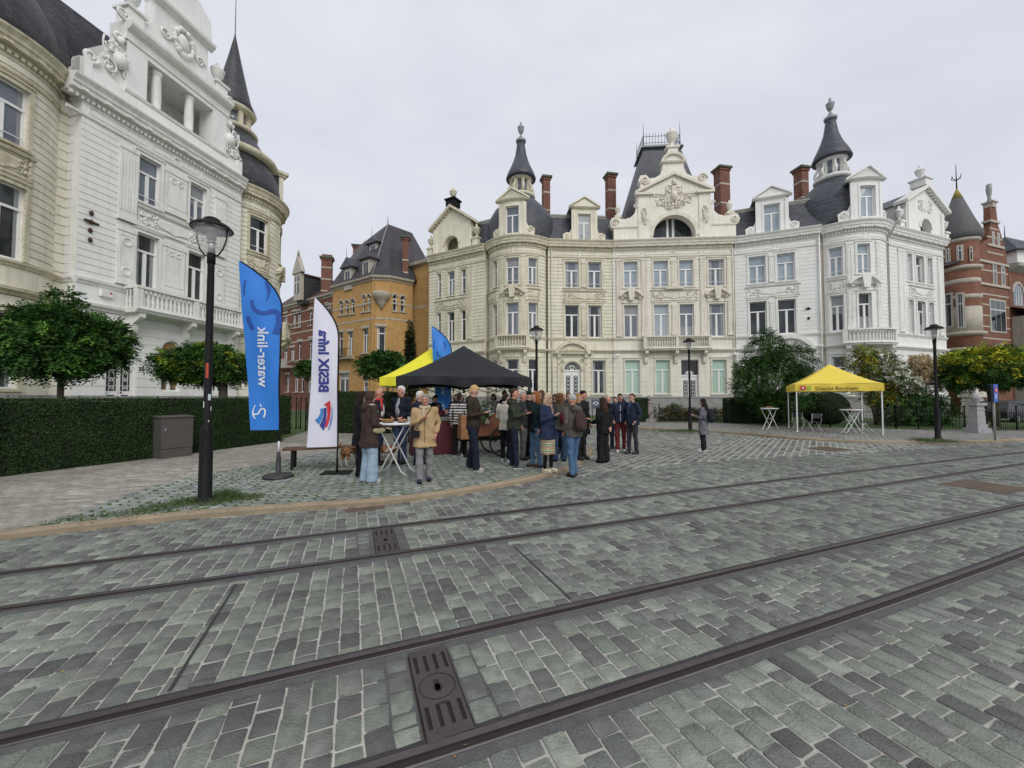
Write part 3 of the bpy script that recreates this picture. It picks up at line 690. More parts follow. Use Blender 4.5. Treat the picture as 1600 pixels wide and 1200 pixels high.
for a, b, n in ((771, 777, 1), (790.6, 810.8, 2), (825.6, 839.8, 2)):
    for l, g in ((2, GL_SKY), (1, GL_SKY if l_ == 790.6 else GL_DARK) if False else (1, GL_SKY), (0, GL_DARK)): w2.append((*widepx(FA2, a, b), l, g, n))
front(FA2, A, 0, FA2.L, w2, CREAM, CREAMT)
dA = widepx(FA3, 880.5, 907)
w3 = [(*widepx(FA3, 882.7, 904.6), 2, GL_SKY, 2), (*widepx(FA3, 918.8, 940), 2, GL_SKY, 2), (*widepx(FA3, 882.7, 904.6), 1, GL_DARK, 2), (*widepx(FA3, 918.8, 940), 1, GL_DARK, 2), (*widepx(FA3, 925, 945), 0, GL_DARK, 2)]
front(FA3, A, -.15, FA3.L + .05, w3, CREAM, CREAMT, doors=[(dA[0], dA[1], .35, 4.85, True)])
mb = MB()
one('carved_panel', A, relief, FA1, *widepx(FA1, 681, 728), 10.35, 11.05, CREAMT, 3)
for a, b in ((764, 777), (826, 843)): one('carved_panel', A, relief, FA2, *widepx(FA2, a, b), 10.3, 11.1, CREAMT, 4)
one('carved_panel', A, relief, FA3, *widepx(FA3, 880, 946), 10.35, 11.15, CREAMT, 5)
mb.build('carved_panel', A)
mb = MB(); one('window_hood', A, seghood, FA2, FA2.u(800.7), 10.65, 1.45, CREAMT); mb.build('window_hood', A)
u = sum(dA) / 2; mb = MB(); ring(mb, FA3, u, 5.0, 1.45, 1.75, rad(22), rad(158), 0, .32, CREAMT, 14); sweep(mb, FA3, u - 1.75, u + 1.75, [(0, 5.46), (.3, 5.5), (.34, 5.6), (0, 5.62)], CREAMT)
ring(mb, FA3, u, 4.07, .80, .98, 0, math.pi, 0, .1, CREAMT, 12)
for s in (-1, 1):
    console(mb, FA3, u + s * 1.2, 5.45, .9, .28, .28, CREAMT); fbox(mb, FA3, u + s * 1.2 - .14, u + s * 1.2 + .14, 0, .1, 1.8, 4.55, CREAMT)
    spiral(mb, FA3, u + s * .85, 4.95, .2, CREAMT, 1.4, s, 0, .05)
mb.build('door_hood', A)
mb = MB()
for k in range(14):
    pass
pu = widepx(FA1, 731, 738); one('pilaster', A, pilaster, FA1, pu[0], pu[1], 7.1, 14.1, CREAMT)
for px in (784, 817):
    uu = FA2.u(px); one('pilaster', A, pilaster, FA2, uu - .2, uu + .2, 7.1, 14.1, CREAMT)
uu = (w3[0][1] + w3[1][0]) / 2
for z0, z1 in ((7.2, 9.9), (11.5, 13.9)): one('pilaster', A, pilaster, FA3, uu - .18, uu + .18, z0, z1, CREAMT)
mb.build('pilaster', A)
uc = FA2.u(800.7); balcony(FA2, uc - 1.35, uc + 1.35, A, CREAMT, .55)
mb = MB(); mansard(mb, FA3, -.9, FA3.L + .3, SLATE); mansard(mb, FA1, FA1.u(741, 370, -.3), FA1.L + .9, SLATE); coping(mb, FA3, -.9, FA3.L, LEAD); coping(mb, FA1, 1.5, FA1.L + .6, LEAD); mb.build('roof', A)
turret(A, CA, RA, CREAMT, a_mid=aA)
dormer(FA2, uc, A, CREAM, GL_SKY, 1.15)
dormer(FA3, FA3.u(913, 350, -.25), A, CREAM, GL_SKY, 1.15)
def pavgable(F, ua, ub, root, mat, tmat, carved=False):
    """end pavilion: gable with a round-arched loggia, side scrolls, urn on a block"""
    uc = (ua + ub) / 2; hw = (ub - ua) / 2; r = .82; z0 = 15.74; mb = MB(); ze = 18.4; zc = 16.6; d0, d1 = -.75, -.2
    for s in (-1, 1):
        q = [(uc + s * hw * .88, z0), (uc + s * hw * .88, ze), (uc, 20.15), (uc, zc + r)] + arcpts(uc, zc, r, math.pi / 2, 0 if s > 0 else math.pi, 8)[1:] + [(uc + s * r, z0)]
        fpoly(mb, F, q, d0, d1, mat)
    ring(mb, F, uc, zc, r, r + .22, 0, math.pi, d1 - .01, d1 + .08, tmat, 12)
    for s in (-1, 1):
        a = (uc + s * hw * 1.02, ze - .1); b = (uc, 20.2)
        q = [a, (a[0], a[1] + .28), (b[0], b[1] + .28), b]; fpoly(mb, F, q if s < 0 else q[::-1], d0 - .1, d1 + .35, tmat)
        fbox(mb, F, uc + s * hw * .78 - .2, uc + s * hw * .78 + .2, d1, d1 + .1, z0, ze - .1, mat)
        e = uc + s * (hw + .15)
        fbox(mb, F, e - .3, e + .3, d0 + .1, d1, z0, z0 + .9, mat); fbox(mb, F, e - .38, e + .38, d0 + .05, d1 + .08, z0 + .9, z0 + 1.05, tmat)
        urn(mb, F.P(e, -.45, z0 + 1.05), 1.35, .34, tmat, 10)
        for k in range(8): fbox(mb, F, uc + s * hw * (.1 + .11 * k) - .07, uc + s * hw * (.1 + .11 * k) + .07, d1, d1 + .2, 20.02 - (hw * (.1 + .11 * k)) * 1.75 / hw, 20.18 - (hw * (.1 + .11 * k)) * 1.75 / hw, tmat)
    if carved: relief(mb, Sub(F, d1), uc - 1.0, uc + 1.0, 17.9, 19.3, tmat, 9, frame=False)
    fbox(mb, F, uc - .5, uc + .5, -.95, .1, 20.35, 20.95, mat if carved else IRON); fbox(mb, F, uc - .62, uc + .62, -1.05, .2, 20.95, 21.08, tmat if carved else IRON)
    urn(mb, F.P(uc, -.45, 21.08), 1.35, .36, tmat, 12)
    o = mb.build('gable', root)
    mb = MB(); a = Sub(F, d0)
    vs = [a.P(uc - hw, 0, ze), a.P(uc, 0, 20.25), a.P(uc + hw, 0, ze), a.P(uc - hw, -4, ze), a.P(uc, -4, 20.25), a.P(uc + hw, -4, ze)]
    mb.add(vs, [(0, 1, 4, 3), (1, 2, 5, 4)], SLATE)
    vs = [a.P(uc - hw + .2, -1.2, z0), a.P(uc + hw - .2, -1.2, z0), a.P(uc + hw - .2, -1.2, ze), a.P(uc - hw + .2, -1.2, ze)]; mb.add(vs, [(0, 1, 2, 3)], mat)
    for s in (-1, 1): mb.add([a.P(uc + s * (hw - .2), 0, z0), a.P(uc + s * (hw - .2), -4, z0), a.P(uc + s * (hw - .2), -4, ze), a.P(uc + s * (hw - .2), 0, ze)], [(0, 1, 2, 3)], mat)
    mb.build('roof', o)
    window(Sub2(F, d0 - 1.0), uc - .55, uc + .55, z0 + .3, 17.6, root, GL_DARK, .3, 2)
    return o
class Sub2(Sub):
    pass
pavgable(FA1, FA1.u(674, 370, -.3), FA1.u(741, 370, -.3), A, CREAM, CREAMT)
core(A, [FA1.P(0, -.5, 0).xy, FA1.P(FA1.L, -.5, 0).xy, FA2.P(FA2.L * .25, -.6, 0).xy, FA2.P(FA2.L * .75, -.6, 0).xy, FA3.P(0, -.5, 0).xy, FA3.P(FA3.L, -.5, 0).xy], (0.6, 9))
mb = MB()
Fs = Fr((T0.x + 2.2, T0.y + 9), (T0.x + .25, T0.y + .6), 0); wall(mb, Fs, 0, Fs.L, 1.75, 15.7, [], CREAM); plinth(mb, Fs, 0, Fs.L); cornice(mb, Fs, 0, Fs.L, CREAMT); mb.build('wall', A)
c = PY(853, 300, 42); chimney(A, c.x, c.y, 17.5, PY(853, 279, 42).z, .85, .8); c = PY(954, 300, 42); chimney(A, c.x, c.y, 17.5, PY(954, 275, 42).z, 1.05, .8, bands=3)
mb = MB(); px_ = FA3.u(862, 480); mb.tube([FA3.P(px_, .12, 14.8), FA3.P(px_, .12, .3)], .06, CREAMT, 8); mb.build('drainpipe', A)
# ---- house B: off-white central pavilion
Bh = thing('terrace_house', 'off-white stone house with tall scrolled gable and steep crested roof, mid terrace', 'house', (14, 35.5, 0))
FB = Fr(T3 + (T2 - T3).normalized() * .0, T5, .42)
gB = [(974.8, 996.7), (1021.5, 1044.3), (1061.7, 1083.8), (1107.7, 1132.3)]
wB = []
for i, (a, b) in enumerate(gB):
    uu = widepx(FB, a, b); wB.append((*uu, 2, GL_PALE if i != 3 else GL_SKY, 2)); wB.append((*uu, 1, GL_PALE if i in (1,) else GL_SKY, 2))
for a, b in ((975.8, 998.5), (1023, 1045.2), (1111, 1133.2)): wB.append((*widepx(FB, a, b), 0, GL_MINT, 2))
dB = widepx(FB, 1063, 1090)
front(FB, Bh, 0, FB.L, wB, OFFW, OFFWT, doors=[(dB[0], dB[1], .35, 5.0, False)])
mb = MB(); one('window_hood', Bh, seghood, FB, sum(wB[0][:2]) / 2, 10.6, 1.5, OFFWT); one('window_hood', Bh, seghood, FB, sum(wB[6][:2]) / 2, 10.6, 1.5, OFFWT); mb.build('window_hood', Bh)
mb = MB(); one('carved_panel', Bh, relief, FB, *widepx(FB, 1018, 1090), 10.35, 11.15, OFFWT, 11); um = (wB[2][1] + wB[4][0]) / 2
fbox(mb, FB, um - .75, um + .75, 0, .3, 11.25, 11.42, OFFWT); mb.build('carved_panel', Bh)
mb = MB()
for a, b in ((963, 970), (1002, 1012), (1094, 1102), (1136, 1145)):
    q = widepx(FB, a, b); one('pilaster', Bh, pilaster, FB, *q, 7.1, 14.1, OFFWT, .09)
for z0, z1 in ((7.2, 9.9), (11.5, 13.9)): one('pilaster', Bh, pilaster, FB, um - .2, um + .2, z0, z1, OFFWT)
one('roundel', Bh, ring, FB, um, 14.6, .1, .16, 0, 6.2832, 0, .06, OFFWT, 12)
bu = widepx(FB, 1006, 1112, 520, .7)
balcony(FB, bu[0], bu[1], Bh, OFFWT, .7, brk=[FB.u(1010, 560, .3), FB.u(1057, 560, .3), FB.u(1102, 560, .3)], piers=[bu[0] + .12, (bu[0] + bu[1]) / 2, bu[1] - .12])
mb = MB(); ug = FB.u(1052.6, 330, -.2); zt = 18.4; mat = OFFW
rr = 1.84; zc = 16.15
for s in (-1, 1):
    q = [(5.3, 15.74), (5.3, 16.95), (5.55, 17.15), (5.66, 17.5), (5.5, 17.9), (5.1, 18.05), (4.75, 17.85), (4.3, 17.8), (3.8, 17.95), (3.45, 18.3), (3.25, 18.8), (3.2, 19.5), (3.2, 20.1), (2.9, 20.3), (2.9, 21.0), (3.1, 21.3), (2.9, 21.75), (2.4, 21.8), (2.1, 21.45), (1.6, 21.5), (1.15, 21.75), (.92, 22.3), (.92, 22.75), (0, 22.75), (0, zc + rr)]
    q = [(ug + s * a, b) for a, b in q] + arcpts(ug, zc, rr, math.pi / 2, 0 if s > 0 else math.pi, 10)[1:] + [(ug + s * rr, 15.74)]
    fpoly(mb, FB, q, -.8, -.12, mat)
    a = (ug + s * 3.42, 20.0); b = (ug, 21.6); q = [a, (a[0], a[1] + .24), (b[0], b[1] + .24), b]; fpoly(mb, FB, q if s < 0 else q[::-1], -.3, .2, OFFWT)
    fbox(mb, FB, ug + s * 2.65 - .78, ug + s * 2.65 + .78, -.12, .22, 19.86, 20.05, OFFWT)
    fbox(mb, FB, ug + s * 2.65 - .5, ug + s * 2.65 + .5, -.12, -.02, 15.76, 19.86, mat)
    spiral(mb, FB, ug + s * 2.5, 21.3, .4, OFFWT, 1.6, s, 0, .09, -.08); spiral(mb, FB, ug + s * 5.2, 17.5, .35, OFFWT, 1.6, -s, 0, .08, -.08)
    spiral(mb, FB, ug + s * 3.35, 19.0, .22, OFFWT, 1.4, s, 0, .06, -.1)
    fbox(mb, FB, ug + s * 4.9 - .3, ug + s * 4.9 + .3, -.7, -.1, 17.95, 18.2, OFFWT); urn(mb, FB.P(ug + s * 4.9, -.42, 18.2), 1.15, .26, mat, 10)
    scrollcart(mb, FB, ug + s * 2.65, 17.2, 18.7, .4, OFFWT, 5, .0)
    sweep(mb, Sub(FB, -.12), ug + s * 4.1 - 1.2, ug + s * 4.1 + 1.2, [(0, 16.95), (.08, 16.97), (.1, 17.08), (0, 17.1)], OFFWT)
fpoly(mb, FB, [(ug - 3.2, 19.95), (ug + 3.2, 19.95), (ug, 21.6)], -.13, -.06, mat)
ring(mb, FB, ug, zc, rr, rr + .35, 0, math.pi, -.13, -.02, OFFWT, 16)
relief(mb, Sub(FB, -.1), ug - 1.7, ug + 1.7, 18.7, 20.3, OFFWT, 21, frame=False); scrollcart(mb, FB, ug, 18.4, 21.0, 1.15, OFFWT, 22, 0)
sweep(mb, Sub(FB, -.15), ug - 1.1, ug + 1.1, [(0, 22.72), (.2, 22.78), (.25, 22.9), (0, 22.95)], OFFWT); ring(mb, FB, ug, 22.6, .95, 1.15, rad(15), rad(165), -.8, .05, OFFWT, 12)
fpoly(mb, FB, arcpts(ug, 22.6, .98, rad(15), rad(165), 10), -.75, -.15, mat)
fpoly(mb, FB, [(ug - .6, 23.5), (ug + .6, 23.5), (ug + .42, 23.9), (ug + .42, 24.25), (ug - .42, 24.25), (ug - .42, 23.9)], -.7, -.15, mat); fbox(mb, FB, ug - .58, ug + .58, -.8, -.05, 24.2, 24.4, OFFWT)
urn(mb, FB.P(ug, -.45, 24.4), 1.95, .52, OFFW, 14)
gb = mb.build('gable', Bh)
mb = MB(); fbox(mb, FB, ug - rr, ug + rr, -1.5, -1.3, 15.74, 18.1, GL_DARK)
for a in (-.25, .25): fbox(mb, FB, ug + a - .1, ug + a + .1, -1.3, -1.2, 15.74, 18.1, PAINTW)
fbox(mb, FB, ug - rr, ug + rr, -1.3, -1.22, 16.35, 16.45, PAINTW); fbox(mb, FB, ug - rr, ug + rr, -1.3, -.8, 15.74, 15.95, OFFWT); fbox(mb, FB, ug - rr - .3, ug + rr + .3, -2.0, -1.51, 15.74, 18.2, OFFW); mb.build('lunette_window', gb)
mb = MB(); [mansard(mb, FB, a_, b_, SLATE, z1=18.6, back=-8) for a_, b_ in ((0, ug - 2.6), (ug + 2.6, FB.L))]
d_ = -4.6; b0 = [(-4.4, -2.1), (4.4, -2.1), (4.4, -8), (-4.4, -8)]; t0 = [(-1.75, -3.4), (1.75, -3.4), (1.75, -6.2), (-1.75, -6.2)]
vs = [FB.P(ug + a, b, 17.2) for a, b in b0] + [FB.P(ug + a, b, 26.3) for a, b in t0]
mb.add(vs, [(0, 1, 5, 4), (1, 2, 6, 5), (2, 3, 7, 6), (3, 0, 4, 7), (4, 5, 6, 7)], SLATE)
vs = [FB.P(ug + a * 1.17, -4.8 + (b + 4.8) * 1.2, 26.3) for a, b in t0] + [FB.P(ug + a * 1.05, b, 26.65) for a, b in t0]
mb.add(vs, [(0, 1, 5, 4), (1, 2, 6, 5), (2, 3, 7, 6), (3, 0, 4, 7), (4, 5, 6, 7), (3, 2, 1, 0)], ZINC)
rf = mb.build('roof', Bh); mb = MB()
cs = [FB.P(ug + a, b, 26.65) for a, b in t0]
for i in range(4):
    a, b = cs[i], cs[(i + 1) % 4]; mb.tube([a + Vector((0, 0, .85)), b + Vector((0, 0, .85))], .025, IRON, 4); mb.tube([a + Vector((0, 0, .2)), b + Vector((0, 0, .2))], .025, IRON, 4)
    mb.tube([a, a + Vector((0, 0, 2.2))], [.05, .01], IRON, 5); n = int((b - a).length / .28)
    for k in range(1, n): p = a.lerp(b, k / n); mb.tube([p, p + Vector((0, 0, 1.15))], .018, IRON, 4)
mb.build('roof_cresting', rf)
c = PY(1128, 300, 41); chimney(Bh, c.x, c.y, 17.5, PY(1128, 265, 41).z, 1.35, 1.0, bands=3)
core(Bh, [FB.P(0, -.5, 0).xy, FB.P(FB.L, -.5, 0).xy], (.6, 9))
mb = MB(); px_ = FB.L - .05; mb.tube([FB.P(px_, .12, 14.8), FB.P(px_, .12, .3)], .06, OFFWT, 8); mb.build('drainpipe', Bh)
mb = MB()
for px in (964, 1146):
    p = FB.P(FB.u(px, 552), .12, 5.35); mb.tube([p, p + Vector((.0, -.25, .12))], .03, PAINTW, 6); mb.box((p.x - .25, p.y - .4, p.z + .02), (p.x + .15, p.y - .25, p.z + .18), PAINTW)
mb.build('wall_camera', Bh)
# ---- house C: white, flat bay + bow + end pavilion
Ch = thing('terrace_house', 'bright white stone town house with rounded bow and onion-domed turret, beside the red brick house', 'house', (28, 33, 0))
FC1 = Fr(T5, T6, .5); FC2, CC, RC, aC = bow(B2a, B2b, 1.25); FC3 = Fr(T7, T8, .5)
wC = []
for a, b in ((1170.8, 1197.8), (1215.2, 1243.6)): wC += [(*widepx(FC1, a, b), 2, GL_PALE, 2), (*widepx(FC1, a, b), 1, GL_DARK, 2)]
wC += [(*widepx(FC1, 1171, 1197), 0, GL_DARK, 2)]
dC = widepx(FC1, 1219, 1244)
front(FC1, Ch, 0, FC1.L, wC, WHITE, WHITET, doors=[(dC[0], dC[1], .35, 4.85, True)])
wc2 = []
for a, b in ((1297, 1319), (1341.8, 1361.5)): wc2 += [(*widepx(FC2, a, b), 2, GL_PALE, 2), (*widepx(FC2, a, b), 1, GL_DARK, 2), (*widepx(FC2, a, b), 0, GL_DARK, 2)]
front(FC2, Ch, 0, FC2.L, wc2, WHITE, WHITET)
wc3 = []
for a, b, n in ((1419.5, 1426.5, 1), (1432.5, 1445, 2), (1450.5, 1458, 1)):
    for l in (2, 1): wc3.append((*widepx(FC3, a, b), l, GL_DARK if n == 2 else GL_PALE, n))
front(FC3, Ch, -.1, FC3.L, wc3, WHITE, WHITET)
mb = MB(); one('carved_panel', Ch, relief, FC1, *widepx(FC1, 1167, 1250), 10.35, 11.15, WHITET, 31); one('carved_panel', Ch, relief, FC2, *widepx(FC2, 1295, 1322), 10.35, 11.15, WHITET, 32); one('carved_panel', Ch, relief, FC3, *widepx(FC3, 1421, 1458), 10.35, 11.1, WHITET, 33); mb.build('carved_panel', Ch)
mb = MB(); ucc = FC2.u(1352); one('window_hood', Ch, seghood, FC2, ucc, 10.6, 1.55, WHITET); u = sum(dC) / 2
ring(mb, FC1, u, 5.0, 1.6, 1.9, rad(22), rad(158), 0, .3, WHITET, 14); sweep(mb, FC1, u - 1.9, u + 1.9, [(0, 5.5), (.3, 5.55), (.34, 5.64), (0, 5.68)], WHITET); mb.build('window_hood', Ch)
balcony(FC2, ucc - 1.5, ucc + 1.9, Ch, WHITET, .7)
mb = MB()
for px in (1329, 1374): uu = FC2.u(px); one('pilaster', Ch, pilaster, FC2, uu - .2, uu + .2, 7.1, 14.1, WHITET)
q = widepx(FC3, 1404, 1412); one('pilaster', Ch, pilaster, FC3, *q, 7.1, 14.1, WHITET); q = widepx(FC3, 1466, 1473); one('pilaster', Ch, pilaster, FC3, *q, 7.1, 14.1, WHITET)
uu = (wC[0][1] + wC[2][0]) / 2
for z0, z1 in ((7.2, 9.9), (11.5, 13.9)): one('pilaster', Ch, pilaster, FC1, uu - .18, uu + .18, z0, z1, WHITET)
mb.build('pilaster', Ch)
mb = MB(); mansard(mb, FC1, 0, FC1.L + .6, SLATE); coping(mb, FC1, 0, FC1.L + .4, LEAD); mansard(mb, FC3, -.8, .9, SLATE); coping(mb, FC3, -.9, .8, LEAD); mb.build('roof', Ch)
turret(Ch, CC, RC, WHITET, a_mid=aC)
dormer(FC1, FC1.u(1206, 340, -.25), Ch, WHITE, GL_PALE, 1.2); dormer(FC2, FC2.u(1354.5, 320), Ch, WHITE, GL_PALE, 1.1, H=.1)
pavgable(FC3, FC3.u(1402, 340, -.3) + .7, FC3.u(1480, 340, -.3) - .5, Ch, WHITE, WHITET, True)
core(Ch, [FC1.P(0, -.5, 0).xy, FC1.P(FC1.L, -.5, 0).xy, FC2.P(FC2.L * .3, -.6, 0).xy, FC2.P(FC2.L * .8, -.6, 0).xy, FC3.P(0, -.5, 0).xy, FC3.P(FC3.L, -.5, 0).xy], (-1.5, 9))
c = PY(1252, 300, 38); chimney(Ch, c.x, c.y, 17.5, PY(1252, 265, 38).z, .95, .9)
mb = MB(); px_ = FC1.L - .1; mb.tube([FC1.P(px_, .12, 14.8), FC1.P(px_, .12, .3)], .06, WHITET, 8); mb.build('drainpipe', Ch)
mb = MB()
for px, py in ((1263, 482), (1263.5, 496)):
    p = FC1.P(FC1.u(px, py), .03, 9.0 if py < 490 else 8.2); mb.box((p.x - .25, p.y - .05, p.z - .04), (p.x + .25, p.y + .02, p.z + .04), IRON) if py < 490 else None; mb.ball(p, (.1, .06, .13), IRON, 8, 5)
mb.build('wall_anchor', Ch)
# ------------------------------------------------------------------ near building on the other side: bow | white pavilion | bow
Q0, Q1 = CT(121, 110), CT(388, 281)
FL = Fr(Q0 + (Q1 - Q0).normalized() * .5, Q1, .5); NL = FL.N; UL = FL.U
Lh = thing('town_house', 'tall white stone house front with columned attic loggia and long balustraded balcony', 'house', (FL.O.x, FL.O.y, 0))
aw = (widepx(FL, 217, 251, 270), widepx(FL, 296, 322, 320))
bw = (widepx(FL, 211.5, 246.5, 400), widepx(FL, 292.6, 319, 430))
k0 = ((aw[0][0] + bw[0][0]) / 2, (aw[0][1] + bw[0][1]) / 2); k1 = ((aw[1][0] + bw[1][0]) / 2, (aw[1][1] + bw[1][1]) / 2)
dL = widepx(FL, 165, 214, 580); g1 = widepx(FL, 252, 282, 580); g2 = widepx(FL, 333, 350, 580)
Z_KEEP = Z_GF; Z_GF = (2.0, 4.7)
front(FL, Lh, 0, FL.L, [(*k0, 2, GL_SKY, 2), (*k1, 2, GL_SKY, 2), (*k0, 1, GL_DARK, 2), (*k1, 1, GL_DARK, 2), (*g1, 0, GL_AMB, 2, 'arch'), (*g2, 0, GL_DARK, 2, 'arch')], WHITE, WHITET, doors=[(dL[0], dL[1], .35, 4.9, True)])
Z_GF = Z_KEEP
mb = MB()
q = widepx(FL, 184, 213, 300); one('pilaster', Lh, pilaster, FL, q[0], q[1], 10.2, 13.9, WHITET, .09, flutes=6); one('pilaster', Lh, pilaster, FL, q[0], q[1], 7.1, 9.9, WHITET, .09)
q2 = widepx(FL, 335, 352, 300); one('pilaster', Lh, pilaster, FL, q2[0], q2[1], 10.2, 13.9, WHITET, .09, flutes=6); one('pilaster', Lh, pilaster, FL, q2[0], q2[1], 7.1, 9.9, WHITET, .09)
mid = (k0[1] + .2, k1[0] - .2)
for z0, z1 in ((7.2, 9.9), (11.5, 13.9)): one('pilaster', Lh, pilaster, FL, mid[0], mid[1], z0, z1, WHITET, .06)
for z in (9.35, 13.3):
    for uu in ((mid[0] * 2 + mid[1]) / 3, (mid[0] + mid[1] * 2) / 3): one('roundel', Lh, ring, FL, uu, z, .09, .14, 0, 6.2832, .06, .1, WHITET, 12)
um = sum(mid) / 2; one('roundel', Lh, ring, FL, um, 14.5, .16, .26, 0, 6.2832, 0, .07, WHITET, 14)
for uu in ((q[0] + q[1]) / 2, (q2[0] + q2[1]) / 2): one('roundel', Lh, ring, FL, uu, 9.2, .15, .22, 0, 6.2832, .08, .13, WHITET, 14); one('roundel', Lh, ring, FL, uu, 7.75, .15, .22, 0, 6.2832, .08, .13, WHITET, 14)
mb.build('pilaster', Lh)
mb = MB(); one('carved_panel', Lh, relief, FL, k0[0], k1[1], 10.3, 11.15, WHITET, 41); mb.build('carved_panel', Lh)
bl = (1.75, 7.7)
balcony(FL, bl[0], bl[1], Lh, WHITET, .9, brk=[bl[0] + .35, (bl[0] + bl[1]) / 2 - .1, bl[1] - .35], piers=[bl[0] + .14, bl[0] + 2.9, bl[1] - .14])
for nm, u_, zc_, r_ in (('door', sum(dL) / 2, 4.9 - (dL[1] - dL[0]) / 2, (dL[1] - dL[0]) / 2), ):
    mb = MB(); ring(mb, FL, u_, zc_, r_, r_ + .22, 0, math.pi, 0, .07, WHITET, 14); mb.build('door_surround', Lh)
# attic loggia and upper gable
LL = FL.L; lo0, lo1 = FL.u(226, 100, -.3), FL.u(331, 100, -.3); uc = (lo0 + lo1) / 2
mb = MB(); D0, D1 = -1.1, -.1
fbox(mb, FL, lo0 - .9, lo0, D0, D1, 15.74, 19.2, WHITE); fbox(mb, FL, lo1, lo1 + .9, D0, D1, 15.74, 19.2, WHITE)
fbox(mb, FL, lo0, lo1, D0, D1, 15.74, 16.7, WHITE); fbox(mb, FL, lo0, lo1, D0, D1, 18.95, 19.2, WHITE)
fbox(mb, FL, lo0 - .9, lo1 + .9, -2.6, -2.4, 15.74, 19.2, WHITE); fbox(mb, FL, lo0 - .9, lo1 + .9, -2.4, D0, 19.1, 19.2, WHITE); fbox(mb, FL, lo0 - .9, lo1 + .9, -2.4, D0, 16.5, 16.6, WHITE)
for a in (lo0 - .9, lo1 + .7): fbox(mb, FL, a, a + .2, -2.4, D0, 16.6, 19.1, WHITE)
sweep(mb, Sub(FL, D1), lo0 - 1, lo1 + 1, [(0, 16.55), (.12, 16.6), (.16, 16.7), (0, 16.74)], WHITET)
sweep(mb, Sub(FL, D1), lo0 - 1, lo1 + 1, [(0, 19.2), (.06, 19.2), (.08, 19.6), (.3, 19.72), (.4, 19.85), (.42, 20.0), (0, 20.1)], WHITET, back=-1)
sweep(mb, Sub(FL, D1), 0, LL, [(0, 15.76), (.1, 15.78), (.1, 16.5), (.0, 16.52)], WHITE, back=-.8)
for s, ub in ((-1, lo0 - .9), (1, lo1 + .9)):
    e = (0 if s < 0 else LL); q = [(ub, 15.74), (ub, 19.2), (ub + s * .25, 19.2), (ub + s * .4, 18.6), (ub + s * .75, 17.8), (ub + s * 1.3, 17.2), (e - s * .6, 16.95), (e, 16.95), (e, 15.74)]
    fpoly(mb, FL, q, -.7, -.25, WHITE); spiral(mb, FL, e - s * .35, 17.2, .3, WHITET, 1.5, s, 0, .1, -.2); spiral(mb, FL, ub + s * .3, 19.0, .25, WHITET, 1.5, -s, 0, .09, -.2)
    fbox(mb, FL, e - .3 if s > 0 else e, e if s > 0 else e + .3, -.75, .02, 15.76, 16.9, WHITE)
scrollcart(mb, FL, lo0 - 1.15, 16.9, 18.9, 1.1, WHITET, 44, -.15); scrollcart(mb, FL, lo1 + 1.15, 16.9, 18.9, 1.1, WHITET, 45, -.15)
q = [(lo0 - .4, 20.05), (lo0 - .1, 20.8), (lo0 + .3, 21.3), (lo0 + .35, 22.5), (lo0 + .1, 23.0), (lo0 + .2, 24.2), (uc, 25.4), (lo1 - .2, 24.2), (lo1 - .1, 23.0), (lo1 - .35, 22.5), (lo1 - .3, 21.3), (lo1 + .1, 20.8), (lo1 + .4, 20.05)]
fpoly(mb, FL, q, -.9, -.2, WHITE)
sweep(mb, Sub(FL, -.2), lo0 + .1, lo1 - .1, [(0, 22.4), (.1, 22.45), (.3, 22.6), (.34, 22.75), (0, 22.8)], WHITET)
for s, e in ((-1, lo0 - .55), (1, lo1 + .55)):
    fbox(mb, FL, e - .35, e + .35, -.9, -.1, 20.05, 20.9, WHITE); fbox(mb, FL, e - .45, e + .45, -1, 0, 20.9, 21.02, WHITET); urn(mb, FL.P(e, -.5, 21.02), 1.4, .38, WHITET, 12)
    spiral(mb, FL, e + s * .55, 20.35, .28, WHITET, 1.5, s, 0, .08, -.15)
gl = mb.build('gable', Lh)
mb = MB()
for i in range(26):
    a = 2 * math.pi * i / 26; mb.ball(FL.P(uc + .5 * math.cos(a), -.12, 21.45 + .68 * math.sin(a)), .11 + .03 * (i % 3), WHITET, 7, 5)
mb.ball(FL.P(uc, -.2, 21.45), (.22, .4, .5), WHITET, 12, 8)
for s in (-1, 1): spiral(mb, FL, uc + s * .95, 21.2, .28, WHITET, 1.5, s, 0, .07, -.15)
mb.build('wreath', gl)
mb = MB()
for uu in (FL.u(249, 100, -.3), FL.u(300, 120, -.3)):
    c = FL.P(uu, -.45, 0); mb = MB()
    mb.lathe(c, [(.26, 16.7), (.26, 16.8), (.2, 16.85), (.22, 17.5), (.225, 17.55), (.22, 17.7), (.19, 18.6), (.19, 18.68), (.25, 18.78), (.25, 18.97)], WHITET, 16); mb.build('column', Lh)
mb = MB()
for a, b in ((lo0 + .15, lo0 + 1.0), (lo0 + 1.25, lo0 + 2.35), (lo1 - .85, lo1 - .1)): window(Sub2(FL, -2.2), a, b, 16.75, 18.6, Lh, GL_DARK, .0, 2)
mb.box((0, 0, 0), (.01, .01, .01), WHITE) if False else None
